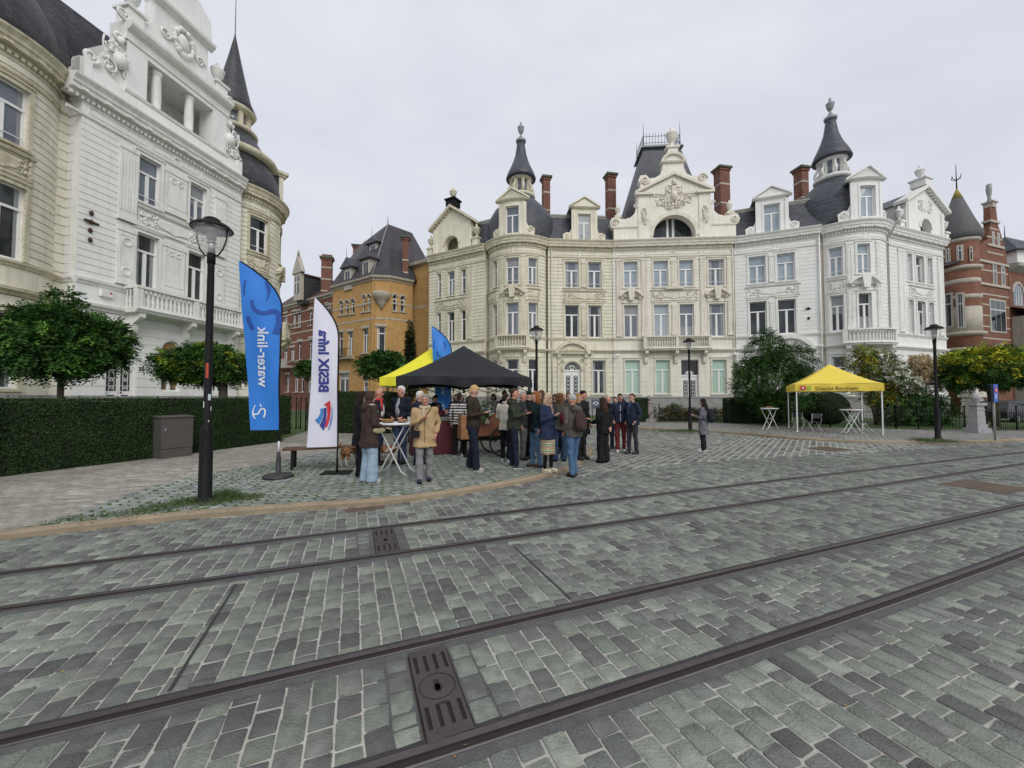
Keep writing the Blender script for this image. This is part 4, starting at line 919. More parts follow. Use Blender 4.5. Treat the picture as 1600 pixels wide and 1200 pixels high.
# cream bows either side
def neardbow(C, Rr, a0, a1, root, wins):
    Fb = Arc(C, Rr, a0, a1); ws = []
    for a, b, pya, lv, g in wins: ws.append((Fb.u(a, pya, -.02), Fb.u(b, pya, -.02), lv, g, 2))
    front(Fb, root, 0, Fb.L, ws, WCREAM, WCREAMT)
    return Fb
C1 = FL.P(-2.5, -2.95, 0).xy; C2 = FL.P(FL.L + 2.0, -2.95, 0).xy
NB = thing('town_house', 'weathered cream stone house bow, cut by the picture edge, next to the white columned front', 'house', (C1.x, C1.y, 0))
aN = math.atan2(NL.y, NL.x)
Fb1 = Arc(C1, 3.1, aN - rad(75), aN + rad(58))
ws = []
for lv, pya, a, b in ((2, 170, -44, 45), (1, 350, -48, 38), (0, 600, -60, 25)):
    ub = Fb1.u(b, pya, -.02); ws.append((ub - 1.45, ub, lv, GL_SKY if lv == 2 else GL_DARK, 2))
front(Fb1, NB, 0, Fb1.L, ws, WCREAM, WCREAMT)
mb = MB(); one('carved_panel', NB, relief, Fb1, ws[0][0] - .2, ws[0][1] + .15, 10.35, 11.15, WCREAMT, 51); mb.build('carved_panel', NB)
mb = MB(); Rp = Fr(FL.P(-1.2, -.75, 0).xy, FL.P(0.02, -.75, 0).xy); wall(mb, Rp, -1, Rp.L, 1.75, 14.2, [], WCREAM); wall(mb, Rp, -1, Rp.L, 14.2, 15.72, [], WCREAM, plain=True); cornice(mb, Rp, -.8, Rp.L, WCREAMT); strings(mb, Rp, -.8, Rp.L, WCREAMT); plinth(mb, Rp, -.8, Rp.L); mb.build('wall', NB)
mb = MB(); Rs = Fr(FL.P(.01, -.8, 0).xy, FL.P(.01, -.06, 0).xy); Rs2 = Fr(FL.P(0, -.8, 0).xy, FL.P(0, 0.0, 0).xy)
mb2 = MB(); wall(mb2, Rs, 0, Rs.L, 1.75, 14.2, [], WHITE); wall(mb2, Rs, 0, Rs.L, 14.2, 15.72, [], WHITE, plain=True); cornice(mb2, Rs, 0, Rs.L + .1, WHITET); strings(mb2, Rs, 0, Rs.L, WHITET); mb2.build('wall', Lh)
mb.lathe((C1.x, C1.y, 0), [(2.9, 15.74), (3.0, 16.6), (2.85, 17.6), (2.3, 18.8), (1.6, 19.6)], SLATED, 32)
mansard(mb, Rp, -6, Rp.L + 0.4, SLATED, d0=-.4, d1=-1.7, z1=20.5, back=-6)
mansard(mb, FL, -.4, FL.L + .4, SLATED, d0=-2.7, d1=-3.8, z0=15.6, z1=21.5, back=-9)
mb.build('roof', NB)
mb = MB(); a = aN - rad(38); Mx = Matrix.Translation((C1.x, C1.y, 0)) @ Matrix.Rotation(a, 4, 'Z')
mb.box((0, -1.1, 15.9), (3.0, 1.1, 18.6), SLATED, Mx); mb.box((-.1, -1.35, 18.6), (3.35, 1.35, 18.75), WCREAMT, Mx); mb.box((-.1, -1.45, 18.75), (3.45, 1.45, 19.0), WCREAMT, Mx); mb.box((3.0, -1.1, 15.9), (3.15, 1.1, 18.6), WCREAM, Mx)
mb.build('dormer', NB)
NC = thing('town_house', 'weathered cream stone bow with pointed slate spire, rising behind the blue feather flag', 'house', (C2.x, C2.y, 0))
Fb2 = Arc(C2, 3.1, aN - rad(52), aN + rad(100)); ws = []
for lv, pya, a, b in ((2, 365, 393, 416), (1, 560, 392, 415)):
    ua, ub = Fb2.u(a, pya, -.02), Fb2.u(b, pya, -.02); m_ = (ua + ub) / 2; ws.append((m_ - .62, m_ + .62, lv, GL_DARK, 2)); ws.append((m_ + 2.1, m_ + 3.3, lv, GL_DARK, 2))
m_ = Fb2.u(408, 600); ws.append((m_ - .6, m_ + .6, 0, GL_DARK, 2))
front(Fb2, NC, 0, Fb2.L, ws, WCREAM, WCREAMT)
mb = MB(); one('carved_panel', NC, relief, Fb2, ws[0][0] - .1, ws[0][1] + .1, 10.35, 11.15, WCREAMT, 52); one('window_hood', NC, seghood, Fb2, sum(ws[1][:2]) / 2, 10.6, 1.5, WCREAMT); mb.build('carved_panel', NC)
balcony(Fb2, ws[1][0] - .6, ws[1][1] + .6, NC, WCREAMT, .8)
mb = MB(); cc = (C2.x, C2.y, 0)
mb.lathe(cc, [(2.95, 15.74), (3.0, 16.6), (2.85, 17.4), (2.45, 18.3)], SLATED, 32)
mb.build('turret', NC); tq = [c for c in bpy.data.objects if c.parent is NC and c.name.startswith('turret')][0]
mb = MB(); mb.lathe(cc, [(2.35, 18.25), (2.75, 18.35), (2.85, 18.55), (2.8, 18.7), (2.6, 18.78)], WCREAMT, 32)
mb.lathe(cc, [(2.6, 18.75), (2.1, 19.2), (1.7, 19.8), (1.35, 20.45)], SLATED, 28); mb.lathe(cc, [(1.3, 20.4), (1.5, 20.45), (1.55, 20.6), (1.5, 20.7), (.9, 20.75)], WCREAMT, 24)
mb.lathe(cc, [(.85, 20.7), (.85, 21.9)], GL_SKY, 16)
for k in range(8): mb.box((.82, -.14, 20.7), (1.08, .14, 21.9), WCREAMT, Matrix.Translation(cc) @ Matrix.Rotation(k * math.pi / 4 + .3, 4, 'Z'))
mb.lathe(cc, [(.95, 21.85), (1.3, 21.95), (1.4, 22.15), (1.35, 22.2)], WCREAMT, 24); mb.build('lantern', tq)
mb = MB(); mb.lathe(cc, [(1.2, 22.1), (1.42, 22.18), (1.1, 22.9), (.85, 23.9), (.4, 26.0), (.06, 27.7), (0.03, 28.0)], SLATED, 24); mb.tube([(cc[0], cc[1], 27.8), (cc[0], cc[1], 32)], [.03, .015], IRON, 6); mb.build('spire', tq)
mb = MB(); a = aN + rad(62); Mx = Matrix.Translation(cc) @ Matrix.Rotation(a, 4, 'Z')
mb.box((0, -.85, 15.8), (2.75, .85, 18.3), SLATED, Mx); mb.box((2.75, -.95, 15.75), (3.05, .95, 18.4), WCREAM, Mx); mb.box((-.1, -1.05, 18.35), (3.2, 1.05, 18.5), WCREAMT, Mx); mb.box((-.1, -1.15, 18.5), (3.35, 1.15, 18.72), WCREAMT, Mx); mb.box((3.05, -.5, 15.95), (3.07, .5, 17.9), GL_DARK, Mx)
mb.build('dormer', NC)
core(Lh, [FL.P(-1.2, -1.2, 0).xy, FL.P(FL.L, -1.2, 0).xy], (-8, 1.6), 15.2)
core(NB, [(C1.x - .2, C1.y - 3.5), (C1.x + .6, C1.y - 2), (C1.x + 1.2, C1.y + 1.5)], (-8, 1.6), 15.2); core(NC, [(C2.x + 1.0, C2.y - 1.5), (C2.x + 1.6, C2.y + .5), (C2.x + 1, C2.y + 2.5)], (-8, 1.6), 15.2)
mb = MB()
for px, py in ((142, 333), (142, 347), (140, 360), (140, 375)):
    uu = FL.u(px, py); p = FL.P(uu, .04, G(px, py, 1).z); zz = CAM_H + ray(px, py).z / ray(px, py).y * p.y; p.z = zz
    mb.ball(p, (.07, .09, .12), pmat('rusty_anchor', (.07, .035, .02), .8, .3), 8, 5)
    if py == 347: mb.box((p.x - .05, p.y - .28, p.z - .04), (p.x + .06, p.y + .28, p.z + .04), MATS['rusty_anchor'])
mb.build('wall_anchor', Lh)
mb = MB(); uu = FL.u(164, 459); p = FL.P(uu, .08, 0); p.z = CAM_H + ray(164, 459).z / ray(164, 459).y * p.y; mb.box((p.x - .1, p.y - .25, p.z - .15), (p.x + .08, p.y + .25, p.z + .15), PAINTW)
mb.ball((p.x + .085, p.y + .14, p.z + .05), (.02, .05, .05), pmat('alarm_red', (.5, .03, .03), .4), 8, 5); mb.build('alarm_box', Lh)
# house number on a small blue plate
V, Fc, tw, th = text_mesh('35', .26, .01, .008); uu = FL.u(220, 588); zz = 3.1
mb = MB(); fbox(mb, FL, uu - .2, uu + .2, 0, .02, zz - .16, zz + .16, PAINTW); mb.add([FL.P(uu + v.x, .03 + v.z, zz + v.y) for v in V], Fc, pmat('plate_ink', (.02, .025, .05), .4)); mb.build('number_plate', Lh)
# ------------------------------------------------------------------ ground, road, pavements
rng = np.random.default_rng(5)
def pip(px, py, poly):
    px = np.asarray(px); py = np.asarray(py); inside = np.zeros(px.shape, bool); n = len(poly)
    for i in range(n):
        x0, y0 = poly[i][0], poly[i][1]; x1, y1 = poly[(i + 1) % n][0], poly[(i + 1) % n][1]
        c = ((y0 > py) != (y1 > py)) & (px < (x1 - x0) * (py - y0) / ((y1 - y0) if y1 != y0 else 1e-9) + x0); inside ^= c
    return inside
mb = MB(); mb.add([(-400, -60, -.16), (400, -60, -.16), (400, 500, -.16), (-400, 500, -.16)], [(0, 1, 2, 3)], pmat('bare_earth', (.10, .095, .08), .95, .2, .3)); tag(mb.build('ground'), None, None, kind='structure')
MORTAR = pmat('pale_joint_mortar', (.42, .405, .36), .95, .25, 1.3, .4, 60, blotch=.6, grime=(.17, .17, .155))
mb = MB(); mb.add([(-60, -8, -.007), (90, -8, -.007), (90, 110, -.007), (-60, 110, -.007)], [(0, 1, 2, 3)], MORTAR); tag(mb.build('road_bed'), None, None, kind='structure')
ET = np.array((1500., 610.)); ET /= np.linalg.norm(ET); EP = np.array((-ET[1], ET[0]))
def SW(px, py): g = G(px, py); return g.x * ET[0] + g.y * ET[1], g.x * EP[0] + g.y * EP[1]
RP = {'A': [(620, 1196), (800, 1141), (1250, 990), (1600, 866)], 'B': [(0, 1153), (375, 1080), (800, 977), (1300, 855), (1600, 790)],
      'C': [(0, 952), (375, 901), (800, 842), (1200, 782), (1600, 725)], 'D': [(0, 895), (400, 851), (800, 800), (1200, 752), (1600, 707)]}
RF = {}
for k, p in RP.items():
    q = np.array([SW(*a) for a in p]); RF[k] = (np.polyfit(q[:, 0], q[:, 1], 2 if len(p) > 3 else 1), q[:, 0].min() - 3, q[:, 0].max())
def wf(k, s):
    c, a, b = RF[k]; s = np.asarray(s, float); sc_ = np.clip(s, a, b); d = np.polyder(c)
    return np.polyval(c, sc_) + np.polyval(d, sc_) * (s - sc_)
print({k: [round(float(wf(k, s)), 2) for s in (-3, 0, 5, 12, 20, 40)] for k in RF})
def swp(s, w_, z=0.0): return (s * ET[0] + w_ * EP[0], s * ET[1] + w_ * EP[1], z)
# kerbs
ISL = [(-140, 868), (0, 845), (150, 827), (320, 809), (480, 797), (600, 789), (720, 773), (800, 759), (850, 748), (885, 737), (906, 727), (920, 716), (926, 706), (922, 698), (905, 691), (860, 685), (760, 679), (640, 671), (520, 661), (440, 653)]
ISLG = [G(*p) for p in ISL]
FAR = [(905, 664), (917, 666), (1020, 671), (1130, 677), (1190, 682), (1247, 687), (1310, 690.5), (1365, 692.5), (1440, 693), (1512, 692.5), (1579, 690), (1680, 687)]
FARG = [G(*p) for p in FAR]
def smooth_line(P, k=3):
    out = []
    for i in range(len(P) - 1):
        p0 = P[max(i - 1, 0)]; p1 = P[i]; p2 = P[i + 1]; p3 = P[min(i + 2, len(P) - 1)]
        for j in range(k):
            t = j / k; out.append(.5 * ((2 * p1) + (p2 - p0) * t + (2 * p0 - 5 * p1 + 4 * p2 - p3) * t * t + (3 * p1 - p0 - 3 * p2 + p3) * t ** 3))
    return out + [P[-1]]
ISLS = smooth_line([Vector((p.x, p.y)) for p in ISLG]); FARS = smooth_line([Vector((p.x, p.y)) for p in FARG])
KH = .09
KERB = pmat('ochre_kerb_stone', (.29, .23, .155), .85, .22, 1.7, .4, 40, blotch=.5, grime=(.17, .14, .11))
def kerb(line, side, name, wd=.12):
    """kerb stones one after the other; side = +1 when the pavement lies to the left of the direction of travel"""
    mb = MB(); prof = [(0, -.03), (0.0, KH - .03), (.03, KH), (wd, KH + .004), (wd, -.03)]
    nrm = []
    for i in range(len(line)):
        t = (line[min(i + 1, len(line) - 1)] - line[max(i - 1, 0)]).normalized(); nrm.append(Vector((-t.y, t.x)) * side)
    acc = 0; vs = []; 
    for i in range(len(line) - 1):
        a, b = line[i], line[i + 1]; na, nb = nrm[i], nrm[i + 1]; Lg = (b - a).length; n = max(1, round(Lg / 1.0))
        for k in range(n):
            t0, t1 = k / n, (k + 1) / n; g = .006 / max(Lg / n, .05) if Lg / n > .6 else 0
            p0, p1 = a.lerp(b, t0 + g * (t1 - t0)), a.lerp(b, t1 - g * (t1 - t0)); n0, n1 = na.lerp(nb, t0), na.lerp(nb, t1)
            v = [(p0 + n0 * d).to_tuple() + (z,) for d, z in prof] + [(p1 + n1 * d).to_tuple() + (z,) for d, z in prof]; m = len(prof)
            mb.add(v, [(j, m + j, m + (j + 1) % m, (j + 1) % m) for j in range(m)] + [tuple(range(m))[::-1], tuple(range(m, 2 * m))], KERB)
    tag(mb.build(name), None, None, kind='structure'); return nrm
nI = kerb(ISLS, 1, 'kerb'); nF = kerb(FARS, 1, 'kerb')
islp = [(p.x, p.y) for p in ISLS] + [(-45, 60), (-45, 3)]
isli = [((p + n * .13).x, (p + n * .13).y) for p, n in zip(ISLS, nI)] + [(-45, 60), (-45, 3)]
fari = [((p + n * .13).x, (p + n * .13).y) for p, n in zip(FARS, nF)] + [(90, 25), (90, 110), (-30, 110), (-12, 60)]
BEDI = pmat('mossy_joint_earth', (.06, .11, .026), .95, .45, 5, .6, 50)
BEDF = pmat('sandy_joint', (.20, .19, .165), .95, .2, 3)
mb = MB(); mb.add([(x, y, KH - .0035) for x, y in isli], [tuple(range(len(isli)))], BEDI); tag(mb.build('pavement_bed'), None, None, kind='structure')
mb = MB(); mb.add([(x, y, KH - .018) for x, y in fari], [tuple(range(len(fari)))], BEDF); tag(mb.build('pavement_bed'), None, None, kind='structure')
def setts(name, cx, cy, ang, hx, hy, z, cols, jitter=.006, mat=None, top=.01, drop=.02, detail=True, cut=.22, tilt=.0015):
    """many cut stones as real blocks: centre, orientation, half sizes, colour each"""
    n = len(cx); ca, sa = np.cos(ang), np.sin(ang)
    if detail:
        k = np.minimum(hx, hy) * cut
        ox = np.stack([hx - k, hx, hx, hx - k, -hx + k, -hx, -hx, -hx + k], 1); oy = np.stack([-hy, -hy + k, hy - k, hy, hy, hy - k, -hy + k, -hy], 1); m = 8
    else:
        ox = np.stack([-hx, hx, hx, -hx], 1); oy = np.stack([-hy, -hy, hy, hy], 1); m = 4
    ox = ox + rng.normal(0, jitter, (n, m)); oy = oy + rng.normal(0, jitter, (n, m))
    sc1 = np.clip(1 - top / np.maximum(hx, hy)[:, None], .7, 1)
    q_ = .35 if z > 0 else 1; tz = rng.normal(0, 1, (n, 2)) * tilt / .1 * q_; dz = rng.normal(0, .0016 * q_, (n, 1))
    def lay(sx, zz, tl):
        x = ox * sx; y = oy * sx; h = zz + (x * tz[:, :1] + y * tz[:, 1:] + dz if tl else 0) + np.zeros_like(x)
        return np.stack([cx[:, None] + x * ca - y * sa, cy[:, None] + x * sa + y * ca, h], 2)
    if detail:
        V = np.concatenate([lay(sc1, z, True), lay(1.0, z - (.0018 if z > 0 else .0035), True), lay(1.01, z - drop, False)], 1).reshape(-1, 3); per = 3 * m
        b = (np.arange(n) * per)[:, None]; topf = b + np.arange(m)[None]
        i = np.arange(m); j = (i + 1) % m
        q1 = np.stack([i + m, j + m, j, i], 1); q2 = np.stack([i + 2 * m, j + 2 * m, j + m, i + m], 1)
        q = (b[:, :, None] + np.concatenate([q1, q2])[None]).reshape(-1, 4); Q = [topf, q]
    else:
        V = lay(1.0, z, True).reshape(-1, 3); per = m; Q = [(np.arange(n) * m)[:, None] + np.arange(m)[None]]
    C = np.repeat(cols, per, axis=0)
    o = npmesh(name, V, Q, mat, C); tag(o, None, None, kind='structure'); return o
STONE = pmat('cut_stone_sett', (1, 1, 1), .75, .27, 11, .7, 70, attr=True, detail=10, spec=.3, blotch=.45, grime=(.105, .102, .095))
PAL = np.array([(.125, .142, .125), (.148, .165, .142), (.105, .113, .108), (.088, .09, .09), (.070, .070, .071), (.175, .195, .168), (.12, .125, .118), (.082, .080, .081)])
PAL = PAL.mean(0) + (PAL - PAL.mean(0)) * .88
PAL *= np.array([1.26, 1.24, 1.19])
PW = np.array([.22, .2, .17, .13, .07, .07, .1, .04])
def palette(n, pal=PAL, w_=PW, sd=.07):
    c = pal[rng.choice(len(pal), n, p=w_ / w_.sum())]; return c * (1 + rng.normal(0, sd, (n, 1)))
RW = .092        # half the strip kept free for a rail and its mastic
def track_zone():
    CX, CY, HX, HY, S, W_ = [], [], [], [], [], []
    s = -14.0; row = 0
    while s < 46:
        rw = .134; sc_ = s + rw / 2; row += 1
        cuts = [(-1.2, float(wf('A', sc_)) - RW - .02)]
        ks = ['A', 'B', 'C', 'D']; ks = sorted(ks, key=lambda k: float(wf(k, sc_)))
        rr = [float(wf(k, sc_)) for k in ks]
        cuts = [(-4.0, rr[0] - RW)] + [(rr[i] + RW, rr[i + 1] - RW) for i in range(3)] + [(rr[3] + RW, rr[3] + 9)]
        for a, b in cuts:
            if b - a < .06: continue
            t = a; first = True
            while t < b - .03:
                Ln = .172 * (1 + .15 * rng.uniform(-1, 1))
                if rng.random() < .08: Ln *= .62
                if first: Ln = Ln * (.55 if row % 2 else 1.0); first = False
                e = min(t + Ln, b)
                if b - e < .06: e = b
                CX.append(sc_); CY.append((t + e) / 2); HX.append(rw / 2); HY.append((e - t) / 2); t = e
        s += rw
    return map(np.array, (CX, CY, HX, HY))
s_, w_, hx, hy = track_zone()
gap = .0062
X = s_ * ET[0] + w_ * EP[0]; Y = s_ * ET[1] + w_ * EP[1]
# the part in front of the camera only, off the pavements
AZ = np.arctan2(ET[1], ET[0])
def seen(X, Y, m=4.5): return (Y > -2) & (np.abs(X) < Y * 1.40 + m)
zoneD = w_ - np.array([float(v) for v in wf('D', s_)])
# plaza line: beyond it the square has its own paving
PLZ = [G(*p) for p in ((905, 745), (960, 735), (1080, 722), (1250, 712), (1420, 703), (1700, 700), (1700, 640), (600, 640), (600, 690), (905, 690))]
plz = [(p.x, p.y) for p in PLZ]; plz[5] = (60, plz[4][1] + 14); plz[6] = (90, 60); plz[7] = (-30, 60)
covers = []
def pxquad(P, z=0): return [G(x, y, z) for x, y in P]
C1q = pxquad([(640, 1015), (690, 1008), (741, 1155), (678, 1174)]); C2q = pxquad([(583, 830), (612, 826), (624, 863), (592, 868)])
RC1 = pxquad([(1490, 757), (1532, 751), (1590, 763), (1548, 770)]); RC2 = pxquad([(1270, 701), (1293, 698), (1322, 702), (1298, 705.5)])
def insw(q): return [(p.x * ET[0] + p.y * ET[1], p.x * EP[0] + p.y * EP[1]) for p in q]
def srange(q): v = insw(q); return min(a for a, b in v), max(a for a, b in v), min(b for a, b in v), max(b for a, b in v)
drains = []
for q, k0_, k1_ in ((C1q, 'A', 'B'), (C2q, 'C', 'D')):
    v = insw(q); sm = sum(a for a, b in v) / 4; drains.append((sm, float(wf(k0_, sm)), float(wf(k1_, sm))))
keep = seen(X, Y) & ~pip(X, Y, islp) & ~pip(X, Y, plz) & ~pip(X, Y, [(p.x, p.y) for p in FARS] + [(90, 20), (90, 110), (-30, 110)])
for sm, a, b in drains: keep &= ~((np.abs(s_ - sm) < .188) & (w_ > a) & (w_ < b))
rq = insw(RC1); r1 = srange(RC1); keep &= ~((s_ > r1[0] + .1) & (s_ < r1[1] - .1) & (w_ > r1[2] + .15) & (w_ < r1[3] - .15))
# construction joints across the tracks and lighter repair rows
dist = np.hypot(X, Y)
for lo, hi, det in ((0, 13, True), (13, 200, False)):
    k = keep & (dist >= lo) & (dist < hi); n = int(k.sum())
    c = palette(n); 
    patch = np.array([noise.noise(Vector((x * .35, y * .35, 3))) for x, y in zip(X[k], Y[k])]); c *= (1 + .22 * patch)[:, None]
    setts('road', X[k], Y[k], AZ, hx[k] - gap, hy[k] - gap * 1.0, 0.0, c * 1.22, .0028 if det else .003, STONE, .0035, .011, det, .14)
# square paving: paler courses crossing the square
def field(poly, ang, bw, bl, ox, oy, ext, z, name, pal, wts, mat, gapx=.01, detail_d=0, ex=None, jit=.006, sd=.07, keepf=None):
    ca, sa = math.cos(ang), math.sin(ang); nu = int(ext / bl); nv = int(ext / bw)
    j, i = np.meshgrid(np.arange(-nv, nv), np.arange(-nu, nu)); u = (i + .5 * (j % 2)) * bl + rng.normal(0, .01, i.shape); v = j * bw
    x = ox + u * ca - v * sa; y = oy + u * sa + v * ca; x = x.ravel(); y = y.ravel()
    k = seen(x, y) & pip(x, y, poly)
    if ex is not None: k &= ~ex(x, y)
    x = x[k]; y = y[k]; d = np.hypot(x, y)
    for lo, hi, det in ((0, detail_d, True), (detail_d, 300, False)):
        q = (d >= lo) & (d < hi); n = int(q.sum())
        if n == 0: continue
        c = palette(n, pal, wts, sd); pt = np.array([noise.noise(Vector((a * .3, b * .3, 9))) for a, b in zip(x[q], y[q])]); c = c * (1 + .18 * pt)[:, None]
        h1 = np.full(n, bl / 2 - gapx); h2 = np.full(n, bw / 2 - gapx)
        setts(name, x[q], y[q], ang, h1, h2, z, c, jit, mat, .006, .016, det, .18)
PALP = PAL * 1.35 + .02
sq = [(x, y) for x, y in plz]
field(sq, rad(52), .19, .27, 4, 14, 60, 0.0, 'road', PALP, PW, STONE, .02, 0, ex=lambda x, y: pip(x, y, islp) | pip(x, y, fari) | pip(x, y, [(p.x, p.y) for p in RC2]) | pip(x, y, [(p.x, p.y) for p in FARS] + [(90, 20), (90, 110), (-30, 110)]))
# the island of mossy setts and the clay paver walk beside the hedge
MOSL = [G(*p, KH) for p in ((-60, 865), (45, 831), (130, 797), (210, 768), (300, 745), (420, 724), (520, 704), (600, 690), (760, 680), (930, 672))]
mos = [(p.x, p.y) for p in MOSL] + [(6, 20), (8, 2), (-9, 2)]
cb_ = [(p.x, p.y, KH - .0030) for p in [G(-140, 842, KH), G(0, 827, KH), G(45, 818, KH)] + MOSL[2:8]] + [(-11.8, 24.5, KH - .0030), (-45, 30, KH - .0030), (-45, 3, KH - .0030)]
mb = MB(); mb.add(cb_, [tuple(range(len(cb_)))], BEDF); tag(mb.build('pavement_bed'), None, None, kind='structure')
PALI = np.array([(.30, .325, .30), (.26, .28, .265), (.23, .245, .24), (.34, .35, .32), (.29, .28, .25), (.21, .22, .22)]); PWI = np.array([.25, .25, .17, .13, .1, .1])
inI = lambda x, y: ~pip(x, y, isli)
field(mos, rad(50), .155, .20, -2, 8, 30, KH, 'pavement', PALI, PWI, STONE, .014, 30, ex=inI, jit=.004)
PALC = np.array([(.33, .31, .26), (.36, .34, .29), (.29, .28, .24), (.40, .38, .33), (.30, .27, .225), (.34, .29, .25)]); PWC = np.array([.3, .25, .2, .1, .08, .07])
clay = [(p.x, p.y) for p in MOSL] + [(-12, 32), (-45, 32), (-45, 3)]
HB = [G(*p, KH) for p in ((-260, 790), (0, 745), (240, 716), (440, 690))]
gard = [(p.x - .3, p.y + .1) for p in HB] + [(G(440, 677, KH).x, 20.5), (G(612, 677, KH).x - .5, 19.5), (-5, 34), (-45, 60), (-45, 3)]
field(clay, rad(2), .105, .21, -6, 8, 36, KH, 'pavement', PALC, PWC, STONE, .004, 16, ex=lambda x, y: inI(x, y) | pip(x, y, gard), jit=.003, sd=.09)
# far pavement: paler small setts, then a walk of light slabs
sidew = fari
RAIL = [G(*p, KH) for p in ((870, 655), (1000, 659), (1030, 660), (1135, 661), (1250, 667), (1400, 670.5), (1540, 673), (1620, 672))]
gardF = [(p.x, p.y) for p in RAIL] + [(60, 24), (60, 60), (0, 60)]
PALS = np.array([(.29, .29, .27), (.25, .255, .24), (.33, .325, .30), (.27, .255, .225)]); PWS = np.array([.3, .3, .2, .2])
field(sidew, rad(-8), .16, .20, 10, 18, 60, KH, 'pavement', PALS, PWS, STONE, .009, 0, ex=lambda x, y: pip(x, y, gardF))
GRASSM = pmat('lawn_green', (.055, .10, .025), .95, .35, 2, .6, 30); SOIL = pmat('garden_soil', (.12, .10, .07), .95, .3, 2)
mb = MB(); mb.add([(x, y, KH + .006) for x, y in gard], [tuple(range(len(gard)))], GRASSM); tag(mb.build('lawn'), None, None, kind='structure')
mb = MB(); mb.add([(x, y, KH + .006) for x, y in gardF], [tuple(range(len(gardF)))], GRASSM); tag(mb.build('lawn'), None, None, kind='structure')
# ------------------------------------------------------------------ tram rails let into the paving
MASTD = pmat('dark_joint_mastic', (.045, .044, .044), .9, .25, 8, .7, 90); STEEL = pmat('brown_rail_steel', (.11, .092, .095), .38, .25, 6, .15, 60, metal=.65); STEELH = pmat('worn_rail_head', (.2, .18, .18), .38, .15, 5, metal=.6)
GROOVE = pmat('rusty_groove', (.022, .014, .012), .8, .3, 5); MASTIC = pmat('grey_joint_mastic', (.10, .10, .097), .9, .25, 8, .7, 90)
names = {'A': 'nearest rail, touching the lower end of the near drain plate', 'B': 'second rail of the near track, touching the near drain plate', 'C': 'third rail, the near one of the track closer to the crowd', 'D': 'fourth rail, running closest to the island kerb'}
for k in 'ABCD':
    mb = MB(); S = np.arange(-14, 60, .5); 
    def strip(o0, o1, z0, z1, mat):
        vs = []; 
        for s in S:
            w0 = float(wf(k, s)); vs += [swp(s, w0 + o0, z0), swp(s, w0 + o1, z1)]
        mb.add(vs, [(2 * i, 2 * i + 2, 2 * i + 3, 2 * i + 1) for i in range(len(S) - 1)], mat)
    strip(-.10, -.037, -.003, .000, MASTIC); strip(-.037, -.023, .003, .003, STEELH); strip(-.023, -.022, .003, -.0045, GROOVE); strip(-.022, .022, -.0045, -.0045, GROOVE); strip(.022, .023, -.0045, .004, GROOVE)
    strip(.023, .062, .004, .005, STEEL); strip(.062, .10, .000, -.003, MASTD)
    o = mb.build('tram_rail'); tag(o, 'brown steel grooved tram ' + names[k], 'rail', 'tram rails let into the paving')
def drain(sm, a, b, label):
    P = Matrix(((ET[0], EP[0], 0, sm * ET[0] + (a + b) / 2 * EP[0]), (ET[1], EP[1], 0, sm * ET[1] + (a + b) / 2 * EP[1]), (0, 0, 1, 0), (0, 0, 0, 1)))
    t = thing('drain_cover', label, 'drain cover', tuple(P.translation)); h = (b - a) / 2 - .065; hw = .118
    PL = pmat('brown_iron_plate', (.088, .075, .078), .42, .2, 5, .25, 70, metal=.55)
    mb = MB(); mb.box((-.32, -h, -.02), (-hw - .012, h, -.0035), MASTIC, P); mb.box((hw + .012, -h, -.02), (.32, h, -.0035), MASTIC, P); mb.box((-hw - .012, -h, -.03), (hw + .012, h, -.0045), GROOVE, P); mb.build('surround', t)
    mb = MB(); e = .012
    ys = [-h, -h + .07, -h * .38, h * .38, h - .07, h]
    for y0, y1 in ((ys[0], ys[1]), (ys[2], ys[3]), (ys[4], ys[5])): mb.box((-hw, y0, -.03), (hw, y1, .006), PL, P)
    for y0, y1 in ((ys[1], ys[2]), (ys[3], ys[4])):
        n = 4; sw_ = .022; pitch = 2 * hw / n
        xs = [-hw] + [v for i in range(n) for v in (-hw + pitch * (i + .5) - sw_ / 2, -hw + pitch * (i + .5) + sw_ / 2)] + [hw]
        for i in range(0, len(xs), 2): mb.box((xs[i], y0, -.02), (xs[i + 1], y1, .006), PL, P)
    mb.build('slotted_plate', t)
    mb = MB()
    for i in range(24):
        a0, a1 = i * math.pi / 12, (i + 1) * math.pi / 12; q = [(r_ * math.cos(a_), r_ * math.sin(a_), .0072) for r_, a_ in ((.10, a0), (.106, a0), (.106, a1), (.10, a1))]
        mb.add([P @ Vector(v) for v in q], [(0, 1, 2, 3)], GROOVE)
    mb.tube([(0, -.012, .0068), (0, -.012, .0078)], .028, GROOVE, 12, False, M=P); mb.box((-.014, -.05, .0068), (.014, .05, .0078), GROOVE, P); mb.box((-.028, -.145, .0068), (.028, -.13, .0078), GROOVE, P)
    mb.build('lid', t)
drain(*drains[0], 'brown slotted iron drain plate between the two rails nearest the camera'); drain(*drains[1], 'smaller-looking brown slotted drain plate in the track nearer the crowd')
RUST = pmat('rusty_iron_cover', (.105, .072, .05), .8, .3, 3, .5, 40)
for nm, q, lab in (('manhole_cover', RC1, 'rusty square manhole cover between the tracks near the edge of the picture'), ('manhole_cover', RC2, 'rusty square manhole cover in the open square before the yellow tent')):
    mb = MB(); c = sum(q, Vector()) / 4; s = (max((p - c).length for p in q)) * .75; M = Matrix.Translation(c) @ Matrix.Rotation(AZ, 4, 'Z'); mb.box((-s, -s * .8, -.02), (s, s * .8, .005), RUST, M)
    for i in range(-3, 4): mb.box((-s * .9, i * s * .22 - .01, .005), (s * .9, i * s * .22 + .01, .012), RUST, M)
    tag(mb.build(nm, loc=tuple(c)), lab, 'manhole cover')
